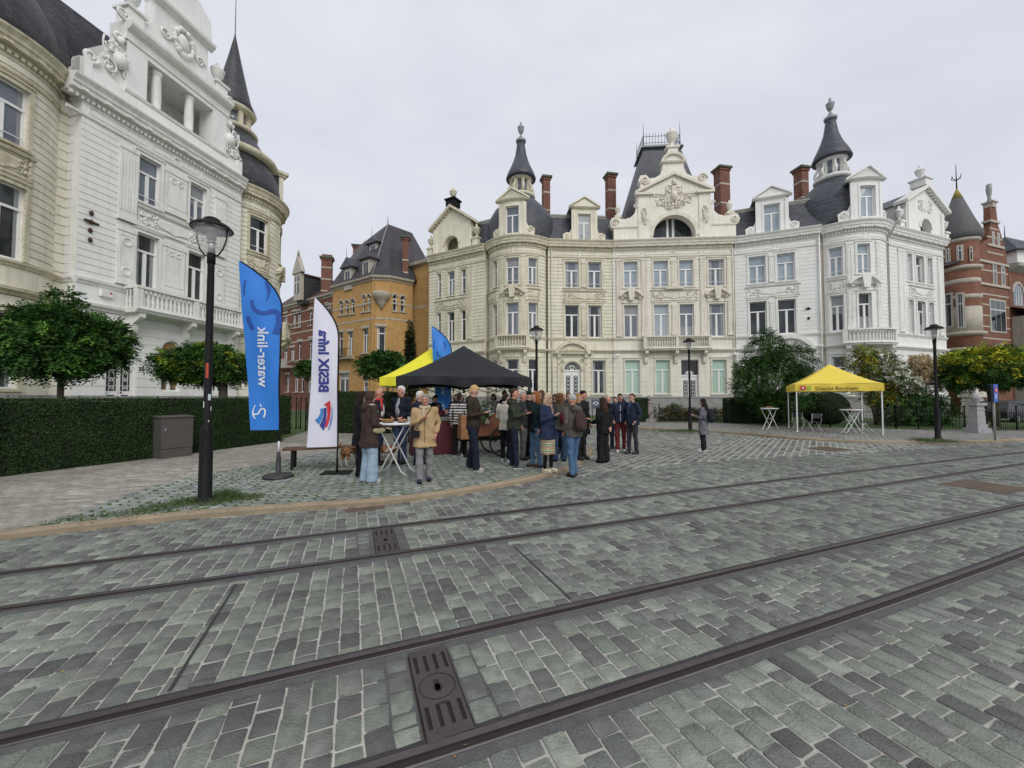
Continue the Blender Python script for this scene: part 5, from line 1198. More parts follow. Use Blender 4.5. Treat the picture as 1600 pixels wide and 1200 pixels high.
for pa, pb, lab in (((540, 795.5), (600, 789.5), 'rusty kerbside gully grate in the road under the clay kerb'),):
    a, b = G(*pa), G(*pb); mb = MB(); M = Matrix.Translation(a) @ Matrix.Rotation(math.atan2(b.y - a.y, b.x - a.x), 4, 'Z'); mb.box((0, -.19, -.02), ((b - a).length, -.02, .007), RUST, M); tag(mb.build('gully_grate', loc=tuple(a)), lab, 'gully')
# slab joints across the tracks
JO = pmat('dark_slab_joint', (.035, .038, .035), .9, .2, 5); mb = MB()
for (ax, ay), (bx, by), wd in (((276, 1078), (362, 914), .02), ((800, 855), (896, 935), .018), ((1110, 752), (1178, 776), .016), ((1480, 840), (1600, 885), .016), ((1060, 812), (1100, 832), .012)):
    s0, w0 = SW(ax, ay); s1, w1 = SW(bx, by); s1 = s0 = (s0 + s1) / 2; mb.add([swp(s0 - wd / 2, w0, .004), swp(s0 + wd / 2, w0, .004), swp(s0 + wd / 2, w1, .004), swp(s0 - wd / 2, w1, .004)], [(0, 1, 2, 3)], JO)
tag(mb.build('road_joint'), None, None, kind='structure')
# moss tufts and grass in the joints
GB = pmat('grass_blade', (1, 1, 1), .8, .2, 9, attr=True)
def grass(name, pts, hh, n, spread, cols, label=None):
    m = len(pts); idx = rng.integers(0, m, n); base = np.array([(p[0], p[1]) for p in pts])[idx] + rng.normal(0, 1, (n, 2)) * np.array([p[2] for p in pts])[idx][:, None] * spread
    a = rng.uniform(0, 6.283, n); h = hh * rng.uniform(.4, 1.1, n) * np.array([p[3] for p in pts])[idx]; ln = rng.normal(0, .5, (n, 2)) * h[:, None]; w_ = .004 + .004 * rng.random(n)
    z = np.full(n, KH - .004)
    v0 = np.stack([base[:, 0] - np.cos(a) * w_, base[:, 1] - np.sin(a) * w_, z], 1); v1 = np.stack([base[:, 0] + np.cos(a) * w_, base[:, 1] + np.sin(a) * w_, z], 1); v2 = np.stack([base[:, 0] + ln[:, 0], base[:, 1] + ln[:, 1], z + h], 1)
    V = np.stack([v0, v1, v2], 1).reshape(-1, 3); Q = [np.arange(3 * n).reshape(n, 3)]; c = np.array(cols)[rng.integers(0, len(cols), n)] * (1 + rng.normal(0, .15, (n, 1)))
    o = npmesh(name, V, Q, GB, np.repeat(c, 3, 0)); tag(o, label or 'short green grass and moss growing in the paving joints', 'grass', kind='stuff'); return o
tl = []
for px, py, r_, h_ in [(352, 777, .06, 2.2), (358, 778, .08, 1.6), (345, 780, .1, 1.2), (300, 784, .12, 1.0), (280, 787, .16, .8), (330, 787, .12, .6), (255, 792, .18, .6), (235, 797, .15, .5), (375, 778, .14, .7), (395, 777, .14, .5), (205, 801, .14, .35), (160, 806, .14, .3), (110, 811, .12, .3), (420, 735, .5, .45), (460, 728, .6, .6), (500, 728, .6, .6), (380, 742, .5, .4), (470, 736, .5, .5), (540, 720, .5, .35), (450, 765, .6, .25), (560, 760, .8, .2), (700, 745, .8, .2), (800, 735, .8, .2), (420, 785, .5, .25), (340, 755, .5, .3), (620, 770, .8, .22)]:
    g = G(px, py, KH); tl.append((g.x, g.y, r_, h_))
grass('grass', tl, .075, 11000, 1.0, [(.06, .11, .025), (.08, .12, .035), (.045, .085, .02), (.1, .13, .05)])
tl = []
for px, py, r_, h_ in [(1070, 674, .3, 1), (1085, 674, .3, 1), (1045, 674, .4, .8), (1450, 689, .25, 1), (1475, 689.5, .35, .8), (1000, 672, .6, .4), (1160, 676, .8, .4), (1230, 676, .8, .3)]:
    g = G(px, py, KH); tl.append((g.x, g.y, r_, h_))
grass('grass', tl, .12, 5000, 1.0, [(.06, .11, .025), (.08, .12, .035), (.045, .085, .02)])

lp = [G(R.uniform(-50, 1650), R.choice((R.uniform(690, 800), R.uniform(690, 1190)))) for _ in range(50)] + [G(R.uniform(60, 1500), 0 * _ + R.uniform(700, 840)) for _ in range(30)]
C = np.array([(p.x, p.y, (KH if pip(p.x, p.y, isli) or pip(p.x, p.y, fari) else 0) + .008) for p in lp]); n = len(C)
u_ = rng.normal(0, 1, (n, 3)); u_[:, 2] *= .3; nn_ = np.array([0, 0, 1.]) + rng.normal(0, .25, (n, 3)); nn_ /= np.linalg.norm(nn_, axis=1, keepdims=True)
T = u_ - nn_ * (u_ * nn_).sum(1, keepdims=True); T /= np.linalg.norm(T, axis=1, keepdims=True); B = np.cross(nn_, T); a_ = T * .015 * rng.uniform(.5, 1.2, (n, 1)); b_ = B * .007
V = np.stack([C - a_, C + b_, C + a_, C - b_], 1).reshape(-1, 3); cc = np.array([(.30, .22, .05), (.22, .13, .05), (.16, .16, .05), (.35, .30, .12)])[rng.integers(0, 4, n)]
tag(npmesh('fallen_leaves', V, np.arange(4 * n).reshape(-1, 4), GB, np.repeat(cc, 4, 0)), 'small yellow and brown fallen leaves scattered over the paving', 'leaves', kind='stuff')
# ------------------------------------------------------------------ brick houses at both ends of the square
HO = 14.5
SLATEB = brickmat('brownish_slate', (.06, .052, .06), (.04, .037, .042), (.015, .014, .016), .28, .16, rad(30), .012, .6, nv=.45)
def CO(px, py): p = G(px, py, HO); return Vector((p.x, p.y))
def brickhouse(F, root, u0, u1, ztop, wins, wm, tm, bands=(), base=0.0, glass=None, arched=()):
    holes = [(a, b, z0, z1) + (('arch',) if ar else ()) for a, b, z0, z1, ar in wins]
    mb = MB(); wall(mb, F, u0, u1, base, ztop, holes, wm, plain=True, backd=-.35); mb.build('wall', root)
    mb = MB()
    for z in bands: one('stone_band', root, fbox, F, u0, u1, 0, .03, z, z + .16, tm)
    sweep(mb, F, u0, u1, [(0, ztop - .5), (.08, ztop - .48), (.12, ztop - .3), (.35, ztop - .22), (.4, ztop - .02), (.1, ztop)], tm)
    mb.build('cornice', root)
    for a, b, z0, z1, ar in wins:
        fr = window(F, a, b, z0, z1, root, glass or GL_DARK, .28, 2 if b - a > .9 else 1, arch=ar); mb = MB()
        if ar: ring(mb, F, (a + b) / 2, z1 - (b - a) / 2, (b - a) / 2, (b - a) / 2 + .16, 0, math.pi, 0, .06, tm, 10)
        else: fbox(mb, F, a - .2, b + .2, 0, .06, z1, z1 + .28, tm)
        fbox(mb, F, a - .12, b + .12, -.15, .12, z0 - .14, z0, tm); mb.build('surround', fr)
O1, O2, O3, O4 = CO(515, 447), CO(581, 428.5), CO(611, 430), CO(645, 437)
OH = thing('corner_house', 'ochre brick corner house with chamfered corner and steep grey slate roof', 'house', (O2.x, O2.y, 0))
FO1, FO2, FO3 = Fr(O1, O2, .4), Fr(O2, O3, .4), Fr(O3, O4, .4)
def zat(F, px, py): u = F.u(px, py); p = F.P(u, 0, 0); r = ray(px, py); return CAM_H + r.z / r.y * p.y
def wpx(F, x0, x1, y0, y1, ar=False):
    xm = (x0 + x1) / 2; return (F.u(x0, y0), F.u(x1, y0), zat(F, xm, y1), zat(F, xm, y0), ar)
W1 = [wpx(FO1, 530, 536, 470, 492, True), wpx(FO1, 539, 545, 469, 491, True), wpx(FO1, 548, 554, 467, 490, True), wpx(FO1, 566, 571, 461, 487, True), wpx(FO1, 574, 579, 460, 486, True),
      wpx(FO1, 529, 536, 519, 555), wpx(FO1, 543, 551, 518, 555), wpx(FO1, 566.5, 575, 513, 551), wpx(FO1, 530, 545, 583, 612), wpx(FO1, 567, 575, 590, 612)]
W2 = [wpx(FO2, 589, 602, 510, 549)]
W3 = [wpx(FO3, 614, 621, 460, 486, True), wpx(FO3, 626, 633, 462, 487, True)]
brickhouse(FO1, OH, 0, FO1.L, HO, W1, ORBR, BAND, (9.9, 11.6), glass=GL_DARK); brickhouse(FO2, OH, 0, FO2.L, HO, W2, ORBR, BAND, (9.9,)); brickhouse(FO3, OH, 0, FO3.L + .2, HO, W3, ORBR, BAND, (9.9, 11.6))
mb = MB(); uc = FO2.L / 2
mb.lathe(FO2.P(uc, .05, 0), [(.1, 10.9), (.25, 11.3), (.5, 11.6), (.55, 11.9), (.85, 12.1), (.95, 12.5), (.9, 12.7), (.1, 12.75)], BAND, 12); mb.build('corbel', OH)
mb = MB(); b_ = W1[5]; sweep(mb, FO1, b_[0] - .3, W1[6][1] + .4, [(.5, 5.9), (.55, 6.0), (.5, 6.05)], BAND)
for i in range(14): mb.tube([FO1.P(b_[0] - .2 + i * .18, .48, 6.05), FO1.P(b_[0] - .2 + i * .18, .48, 7.0)], .02, IRON, 4)
fbox(mb, FO1, b_[0] - .3, W1[6][1] + .4, .45, .52, 7.0, 7.06, IRON); mb.build('balcony', OH)
ap = PY(606, 350, 44.5); ap2 = PY(644, 364, 47.5); mb = MB()
e = .35; v = [FO1.P(0, e, HO - .02), FO1.P(FO1.L, e, HO - .02), FO3.P(0, e, HO - .02), FO3.P(FO3.L + .3, e, HO - .02), ap, ap2, Vector((O4.x + 2.5, 53, HO)), Vector((O1.x + 2, O1.y + 7, HO)), PY(560, 385, 50)]
mb.add(v, [(0, 1, 4, 8), (1, 2, 4), (2, 3, 5, 4), (3, 6, 5), (8, 4, 5, 6), (0, 8, 7), (7, 8, 6)], SLATEB)
mb.tube([v[1], v[4]], .07, ZINC, 5); mb.tube([v[4], v[4] + Vector((0, 0, 1.0))], [.05, .01], IRON, 5); mb.build('roof', OH)
for px, py0, py1, Y in ((543, 446, 402, 43.0), (572, 431, 389, 41.2), (583, 398, 370, 43.2)):
    b0 = PY(px, py0, Y); t0 = PY(px, py1, Y); a = FO1.ang(); M = Matrix.Translation(b0) @ Matrix.Rotation(a, 4, 'Z'); h = t0.z - b0.z; mb = MB()
    mb.box((-.7, 0, -.5), (.7, 2.5, h * .62), BAND, M); mb.add([M @ Vector(q) for q in [(-1.1, -.35, h * .62), (1.1, -.35, h * .62), (0, -.2, h), (-1.1, 3.5, h * .62), (1.1, 3.5, h * .62), (0, 3.2, h)]], [(0, 1, 2), (1, 4, 5, 2), (0, 2, 5, 3), (0, 3, 4, 1)], SLATE)
    mb.box((-.5, -.02, .1), (.5, .05, h * .55), PAINTW, M); mb.box((-.4, -.04, .2), (-.04, -.01, h * .5), GL_DARK, M); mb.box((.04, -.04, .2), (.4, -.01, h * .5), GL_DARK, M); mb.tube([M @ Vector((0, -.2, h)), M @ Vector((0, -.2, h + 1))], [.03, .01], IRON, 4); mb.build('dormer', OH)
for px, y0, y1, Y, w_ in ((634, 425, 372, 42.5, .7), (561, 412, 385, 52, 1.6)):
    c = PY(px, y1, Y); chimney(OH, c.x, c.y, 13.5, c.z, w_, .8, bands=2)
mb = MB()   # higher rear wing beside the white terrace
a, b = PY(640, 500, 43.5), PY(667, 500, 42.0); Fw = Fr((a.x, a.y), (b.x, b.y)); wall(mb, Fw, 0, Fw.L + 1.5, 0, 16.3, [], ORBR, plain=True, backd=-5); sweep(mb, Fw, -.2, Fw.L + .5, [(0, 16.2), (.4, 16.3), (.45, 16.6), (.1, 16.7)], BAND); fbox(mb, Fw, .5, Fw.L, -.0, .03, 11.5, 11.7, BAND); mb.build('wing', OH)
core(OH, [FO1.P(0, -.4, 0).xy, FO1.P(FO1.L, -.4, 0).xy, FO3.P(0, -.4, 0).xy, FO3.P(FO3.L, -.4, 0).xy], (1.5, 8), 14.3)
Rc = [CO(441, 476), CO(519, 452.5)]
RH = thing('brick_house', 'red brick house row with stone dormer and tall ribbed chimney beyond the first feather flags', 'house', (Rc[1].x, Rc[1].y, 0)); FR = Fr((Rc[0] - (Rc[1] - Rc[0]) * .25), Rc[1], .4)
WR = [wpx(FR, 443, 449, 490, 506), wpx(FR, 457, 462, 487, 512), wpx(FR, 464, 470, 486, 511), wpx(FR, 483, 488, 483, 508), wpx(FR, 505, 517, 474, 494, True), wpx(FR, 443, 449, 545, 565), wpx(FR, 454, 460, 543, 563), wpx(FR, 466, 471, 533, 562), wpx(FR, 483, 488, 529, 561), wpx(FR, 503, 510, 524, 555), wpx(FR, 447, 452, 585, 612), wpx(FR, 460, 466, 585, 612), wpx(FR, 470, 475, 585, 612), wpx(FR, 481, 488, 590, 612)]
brickhouse(FR, RH, 0, FR.L, HO - .2, WR, REDBR, BAND, (5.6, 6.4, 9.0, 10.2, 11.5, 12.9))
mb = MB(); r1, r2 = FR.P(0, .3, HO - .2), FR.P(FR.L, .3, HO - .2); t1, t2 = FR.P(0, -3.5, HO + 3.2), FR.P(FR.L, -3.5, HO + 3.2); b1, b2 = FR.P(0, -8, HO - .2), FR.P(FR.L, -8, HO - .2)
RTILE = brickmat('brown_roof_tile', (.10, .055, .045), (.075, .045, .04), (.03, .02, .02), .25, .2, rad(30), .015, .7); mb.add([r1, r2, t1, t2, b1, b2], [(0, 1, 3, 2), (2, 3, 5, 4), (1, 5, 3), (0, 2, 4)], RTILE); mb.build('roof', RH)
b0 = PY(464, 462, 49.5); M = Matrix.Translation(b0) @ Matrix.Rotation(FR.ang(), 4, 'Z'); mb = MB()
mb.box((-.9, 0, -.6), (.9, .4, 2.9), BAND, M); mb.add([M @ Vector(q) for q in [(-1.3, -.1, 2.9), (1.3, -.1, 2.9), (0, -.1, 5.2), (-1.3, .4, 2.9), (1.3, .4, 2.9), (0, .4, 5.2)]], [(0, 1, 2), (3, 5, 4), (0, 2, 5, 3), (1, 4, 5, 2)], BAND); mb.box((-.45, -.04, .3), (.45, 0, 2.4), GL_DARK, M); mb.box((-.05, -.07, .3), (.05, -.03, 2.4), PAINTW, M); mb.box((-.45, -.07, 1.6), (.45, -.03, 1.75), PAINTW, M)
mb.box((-.8, .4, -1), (.8, 4.5, 2.6), SLATED, M); mb.box((-1, .4, 2.6), (1, 4.6, 2.8), RTILE, M); mb.lathe((0, 0, 0), [(.12, 5.1), (.2, 5.5), (.1, 5.9), (0, 6)], BAND, 8, M=M @ Matrix.Translation((0, .1, 0))); mb.build('dormer', RH)
c = PY(511, 420, 48.5); chimney(RH, c.x, c.y, 13, PY(511, 404, 48.5).z, 1.4, .9, rz=.3, bands=3, pots=5); c = PY(475, 440, 53); chimney(RH, c.x, c.y, 15.5, PY(475, 452, 53).z, 2.0, .8, rz=.3, bands=0, pots=4)
mb = MB(); fbox(mb, FR, FR.u(440, 580), FR.u(462, 580), 0, 1.2, 5.6, 5.9, BAND); fbox(mb, FR, FR.u(440, 580), FR.u(462, 580), 1.1, 1.2, 5.9, 6.8, BAND); mb.build('balcony', RH)
core(RH, [FR.P(0, -.4, 0).xy, FR.P(FR.L, -.4, 0).xy], (3, 8), 14)
# right: red brick house with round turret, stepped gable
TH = thing('brick_house', 'red brick house with round turret, yellow-tipped slate cone and tall gable', 'house', (43, 38, 0))
tc_ = PY(1501, 450, 39.5); r_ = 1.35; c_ = (tc_.x, tc_.y, 0); zc = lambda py, Y=38.3: PY(1500, py, Y).z
mb = MB(); mb.lathe(c_, [(r_, 0), (r_, zc(362))], REDBR, 24, smooth=True)
for py, e in ((545, .3), (520, .3), (462, .08), (437, .04), (416, .2), (372, .15)): z = zc(py); mb.lathe(c_, [(r_, z - .25), (r_ + e, z - .1), (r_ + e, z + .12), (r_, z + .2)], BAND, 24)
mb.lathe(c_, [(r_ + .02, zc(520)), (r_ + .02, zc(478))], BAND, 24); mb.build('turret', TH)
tq = children(TH)[0]
mb = MB(); mb.lathe(c_, [(r_ + .1, zc(372)), (r_ + .3, zc(367)), (r_ + .36, zc(362)), (r_ * .85, zc(338)), (.42, zc(311, 39.5))], pmat('worn_grey_slate', (.10, .10, .10), .7, .3, 5, .4, 20), 24); mb.lathe(c_, [(.43, zc(311, 39.5)), (.05, zc(295, 39.5))], pmat('mossy_yellow_tip', (.28, .24, .05), .8, .2), 16); mb.tube([(c_[0], c_[1], zc(296, 39.5)), (c_[0], c_[1], zc(257, 39.5))], [.06, .02], IRON, 6)
for a in range(4): mb.tube([(c_[0], c_[1], zc(282, 39.5)), (c_[0] + .4 * math.cos(a * 1.57), c_[1] + .4 * math.sin(a * 1.57), zc(279, 39.5)), (c_[0] + .45 * math.cos(a * 1.57), c_[1] + .45 * math.sin(a * 1.57), zc(275, 39.5))], .03, IRON, 5)
mb.build('cone_roof', tq)
FT = Arc((c_[0], c_[1]), r_ + .05, -math.pi, 0)
def twin(F, x0, x1, y0, y1, lights=2, ar=False):
    a, b = F.u(x0, y0), F.u(x1, y0); p = F.P((a + b) / 2, 0, 0); r = ray((x0 + x1) / 2, y0); r2 = ray((x0 + x1) / 2, y1); z1 = CAM_H + r.z / r.y * p.y; z0 = CAM_H + r2.z / r2.y * p.y
    fr = MB(); fbox(fr, F, a, b, -.0, .05, z0, z1, BAND); fbox(fr, F, a + .1, b - .1, .05, .06, z0 + .1, z1 - .1, PAINTG)
    o = fr.build('window', TH); pb = MB(); n = lights
    for i in range(n):
        p0 = a + .14 + (b - a - .28) * i / n + .03; p1 = a + .14 + (b - a - .28) * (i + 1) / n - .03; zt = z0 + (z1 - z0) * .68
        fbox(pb, F, p0, p1, .06, .065, z0 + .15, zt - .06, GL_DARK); fbox(pb, F, p0, p1, .06, .065, zt + .06, z1 - .15, GL_DARK)
    pb.build('pane', o)
for x0, x1, y0, y1, l in ((1476, 1489, 458, 512, 1), (1493, 1507, 457, 513, 1), (1477, 1485, 388, 410, 1), (1494, 1505, 383, 408, 1), (1514, 1519, 385, 408, 1), (1479, 1487, 570, 600, 1), (1495, 1506, 570, 600, 1)): twin(FT, x0, x1, y0, y1, l)
ga, gb_ = PY(1522, 480, 38.4), PY(1577, 480, 40.6); FG = Fr((ga.x, ga.y), (gb_.x, gb_.y)); GL = FG.L
zz = lambda px, py: zat(FG, px, py)
um = FG.u(1551, 300); mb = MB(); ht = zz(1545, 322)
q = [(0, 0), (GL, 0), (GL, zz(1575, 412)), (GL - .25, zz(1570, 392)), (um + 1.2, zz(1562, 362)), (um + .75, zz(1558, 350)), (um + .55, ht), (um - .55, ht), (um - .7, zz(1541, 350)), (um - 1.3, zz(1537, 372)), (.1, zz(1525, 395)), (0, zz(1524, 420))]
fpoly(mb, FG, q, -.5, 0, REDBR)
for py in (346, 384, 411, 446, 545): z = zz(1550, py); hw_ = (.9 if py == 346 else 1.6 if py == 384 else GL / 2); fbox(mb, FG, max(0, um - hw_), min(GL, um + hw_), -.55, .12, z - .12, z + .12, BAND)
for py in (358, 372, 396, 425, 462, 478, 495, 512, 530): z = zz(1550, py); hw_ = (.9 if py < 370 else 1.5 if py < 400 else GL / 2); fbox(mb, FG, max(0, um - hw_), min(GL, um + hw_), 0, .02, z, z + .13, BAND)
fbox(mb, FG, um - .35, um + .35, -.6, .1, ht, ht + .5, BAND); fbox(mb, FG, um - .5, um + .5, -.7, .2, ht + .5, ht + .65, BAND); vz = ht + .65; mb.lathe(FG.P(um, -.25, 0), [(.26, vz), (.13, vz + .35), (.24, vz + 1.3), (.2, vz + 1.9), (0, vz + 2.0)], PLINTH, 5); mb.build('gable', TH)
for x0, x1, y0, y1, l in ((1550, 1556, 412, 447, 1), (1563, 1569, 416, 447, 1), (1545, 1570, 468, 520, 3), (1549, 1553, 362, 383, 1), (1557, 1561, 364, 384, 1)): twin(FG, x0, x1, y0, y1, l)
mb = MB(); fbox(mb, FG, um - 1.6, um + 1.7, 0, .7, 5.6, 5.9, BAND); fbox(mb, FG, um - 1.6, um - 1.2, .3, .7, 5.9, 7.1, BAND); fbox(mb, FG, um - 1.2, um + 1.7, .6, .68, 5.95, 6.9, IRON); mb.build('balcony', TH)
mb = MB(); R1, R2 = FG.P(um, -.4, ht - 2.2), FG.P(um, -8, ht - 2.2); mb.add([FG.P(-1.5, -.4, zz(1524, 412)), R1, R2, FG.P(-1.5, -8, zz(1524, 412)), FG.P(GL + .2, -.4, zz(1575, 415)), FG.P(GL + .2, -8, zz(1575, 415))], [(0, 1, 2, 3), (1, 4, 5, 2)], SLATE)
a = Vector((c_[0], c_[1], zc(335))); bb = FG.P(um, -2.2, ht - 1.6); mb.add([a + Vector((0, .6, 0)), bb, FG.P(um, -1, zz(1535, 400)), a + Vector((.5, -1.2, -3))], [(0, 1, 2, 3)], SLATE); mb.build('roof', TH)
mb = MB(); mb.prism([(c_[0] - 1.5, c_[1] + 1), (ga.x, ga.y + .3), (gb_.x, gb_.y + .2), (gb_.x + 1, gb_.y + 9), (c_[0], c_[1] + 9)], 0, zc(372), REDBR); mb.build('rear_block', TH)
# the next house, cut by the edge
NH = thing('brick_house', 'red brick house with arched window and pale roof lantern, cut by the picture edge', 'house', (46, 41, 0))
na, nb_ = PY(1578, 480, 41.2), PY(1660, 480, 45); FN = Fr((na.x, na.y), (nb_.x, nb_.y)); zt_ = zat(FN, 1590, 416)
mb = MB(); wall(mb, FN, 0, FN.L, 0, zt_, [], REDBR, plain=True, backd=-6); mb.build('wall', NH); mb = MB(); sweep(mb, FN, 0, FN.L, [(0, zt_ - .7), (.2, zt_ - .6), (.7, zt_ - .3), (.8, zt_), (.1, zt_ + .05)], LEAD); mb.build('cornice', NH)
mb = MB(); uu = FN.u(1590, 460); z0, z1 = zat(FN, 1590, 478), zat(FN, 1590, 444); fpoly(mb, FN, [(uu - 1.0, z0), (uu + 1.0, z0)] + arcpts(uu, z1 - 1.0, 1.0, 0, math.pi, 10), 0, .04, GL_SKY); ring(mb, FN, uu, z1 - 1.0, 1.0, 1.25, 0, math.pi, 0, .1, BAND, 12)
for k in (-.5, 0, .5): fbox(mb, FN, uu + k - .03, uu + k + .03, .04, .07, z0, z1 - .2, PAINTW)
mb.build('window', NH)
mb = MB(); z0 = zat(FN, 1590, 482); mb.add([FN.P(0, 2.2, z0 - .9), FN.P(FN.L, 2.2, z0 - .9), FN.P(FN.L, 0, z0 + .1), FN.P(0, 0, z0 + .1), FN.P(0, 2.2, z0 - 1.05), FN.P(FN.L, 2.2, z0 - 1.05)], [(0, 1, 2, 3), (0, 4, 5, 1)], SLATE); mb.build('porch_roof', NH); mb = MB(); fbox(mb, FN, .3, FN.L, 0, 1.9, 0, z0 - 1.0, BAND)
for k in range(5): fbox(mb, FN, .6 + k * 1.1, 1.4 + k * 1.1, 1.9, 1.93, 2.5, z0 - 1.3, GL_DARK)
mb.build('porch', NH)
lc = PY(1592, 400, 44); mb = MB(); mb.box((lc.x - 1.5, 43, zt_ - .2), (lc.x + 1.6, 46, PY(1592, 395, 44).z), PAINTW); z0 = PY(1592, 396, 44).z; mb.add([(lc.x - 2.2, 42.4, z0), (lc.x + 2.2, 42.4, z0), (lc.x + 2.2, 46.6, z0), (lc.x - 2.2, 46.6, z0), (lc.x - 1.0, 44.4, z0 + 2.1)], [(0, 1, 4), (1, 2, 4), (2, 3, 4), (3, 0, 4), (3, 2, 1, 0)], SLATE); mb.tube([(lc.x - 1, 44.4, z0 + 2), (lc.x - 1, 44.4, z0 + 3.4)], [.05, .02], IRON, 5); mb.build('roof_lantern', NH)
# ------------------------------------------------------------------ street lamps
LGL = pmat('clear_lamp_glass', (.8, .82, .82), .12, 0, alpha=.22, spec=.6); LALU = pmat('lamp_fitting_grey', (.45, .46, .47), .35, .1, metal=.5); LUND = pmat('lamp_reflector', (.36, .36, .36), .5, .1)
def lamp(loc, label):
    t = thing('street_lamp', label, 'street lamp', loc, 0, 'black street lamps round the square')
    mb = MB(); mb.lathe((0, 0, 0), [(.17, -.02), (.16, .02), (.105, .06), (.10, 1.12), (.09, 1.18), (.06, 1.22), (.056, 3.6), (.052, 3.72), (.055, 3.74), (.055, 3.92)], IRON, 16); mb.lathe((0, 0, 0), [(.066, 3.86), (.066, 4.02), (.05, 4.03)], IRON, 14); mb.build('pole', t, local=True)
    mb = MB(); mb.tube([(0, 0, 4.02), (0, 0, 4.26)], .055, LALU, 12); mb.tube([(0, 0, 4.2), (0, 0, 4.22)], .075, LALU, 12); mb.tube([(0, 0, 4.26), (0, 0, 4.42)], .07, LUND, 12); mb.build('lamp_fitting', t, local=True)
    mb = MB(); mb.lathe((0, 0, 0), [(.05, 4.02), (.14, 4.06), (.22, 4.17), (.262, 4.32), (.27, 4.44)], LGL, 20); mb.build('glass_bowl', t, local=True)
    mb = MB()
    for s in (-1, 1): mb.tube([(s * r, 0, z) for r, z in ((.05, 3.98), (.13, 4.0), (.21, 4.1), (.27, 4.26), (.285, 4.46))], .012, IRON, 6)
    mb.build('bracket', t, local=True)
    mb = MB(); mb.lathe((0, 0, 0), [(.27, 4.44), (.325, 4.42), (.33, 4.44), (.25, 4.51), (.14, 4.55), (.13, 4.59), (.08, 4.62), (0, 4.63)], IRON, 24); mb.lathe((0, 0, 0), [(.32, 4.425), (.2, 4.455), (.05, 4.46)], LUND, 24); mb.build('lamp_cap', t, local=True)
    return t
lampG = G(320, 783, KH)
L1 = lamp((lampG.x, lampG.y, KH), 'tall black street lamp in front of the first hedge, stickers on its post'); L1.scale = (.86, .86, .955)
P_ = [k for k in kids_of(L1).get(L1.name)]
mb = MB(); a_ = math.atan2(-lampG.y, -lampG.x)
def stick(z0, z1, da, w_, col, nm):
    for k in range(4):
        a0 = a_ + da - w_ / 2 + w_ * k / 4; a1 = a0 + w_ / 4; r_ = .0605
        mb.add([(r_ * math.cos(a0), r_ * math.sin(a0), z0), (r_ * math.cos(a1), r_ * math.sin(a1), z0), (r_ * math.cos(a1), r_ * math.sin(a1), z1), (r_ * math.cos(a0), r_ * math.sin(a0), z1)], [(0, 1, 2, 3)], pmat(nm, col, .5, .15, 20))
stick(1.98, 2.22, -.3, .7, (.45, .06, .02), 'orange_sticker'); stick(1.62, 1.72, .5, .8, (.55, .62, .68), 'pale_sticker'); stick(1.5, 1.6, -1.1, .5, (.7, .7, .7), 'white_sticker'); stick(1.45, 1.52, 1.1, .5, (.7, .7, .7), 'white_sticker'); stick(1.27, 1.3, .4, .25, (.7, .7, .7), 'white_sticker')
mb.build('sticker', [o for o in P_ if o.name.startswith('pole')][0], local=True)
for px, Y, lab in ((838.5, 15.3, 'black street lamp behind the crowd, before the bow with the small balcony'), (1078, 18.5, 'black street lamp before the mint green blinds and white double door'), (1464, 15.0, 'black street lamp between the yellow tent and the blue sign')):
    p = PY(px, 640, Y); o = copy_tree(L1, (p.x, p.y, KH), rz=1.0 + px, label=lab)
    for c in [c for c in kids_of(o).get(o.name, [])]:
        for g in kids_of(c).get(c.name, []):
            if g.name.startswith('sticker'): bpy.data.objects.remove(g)
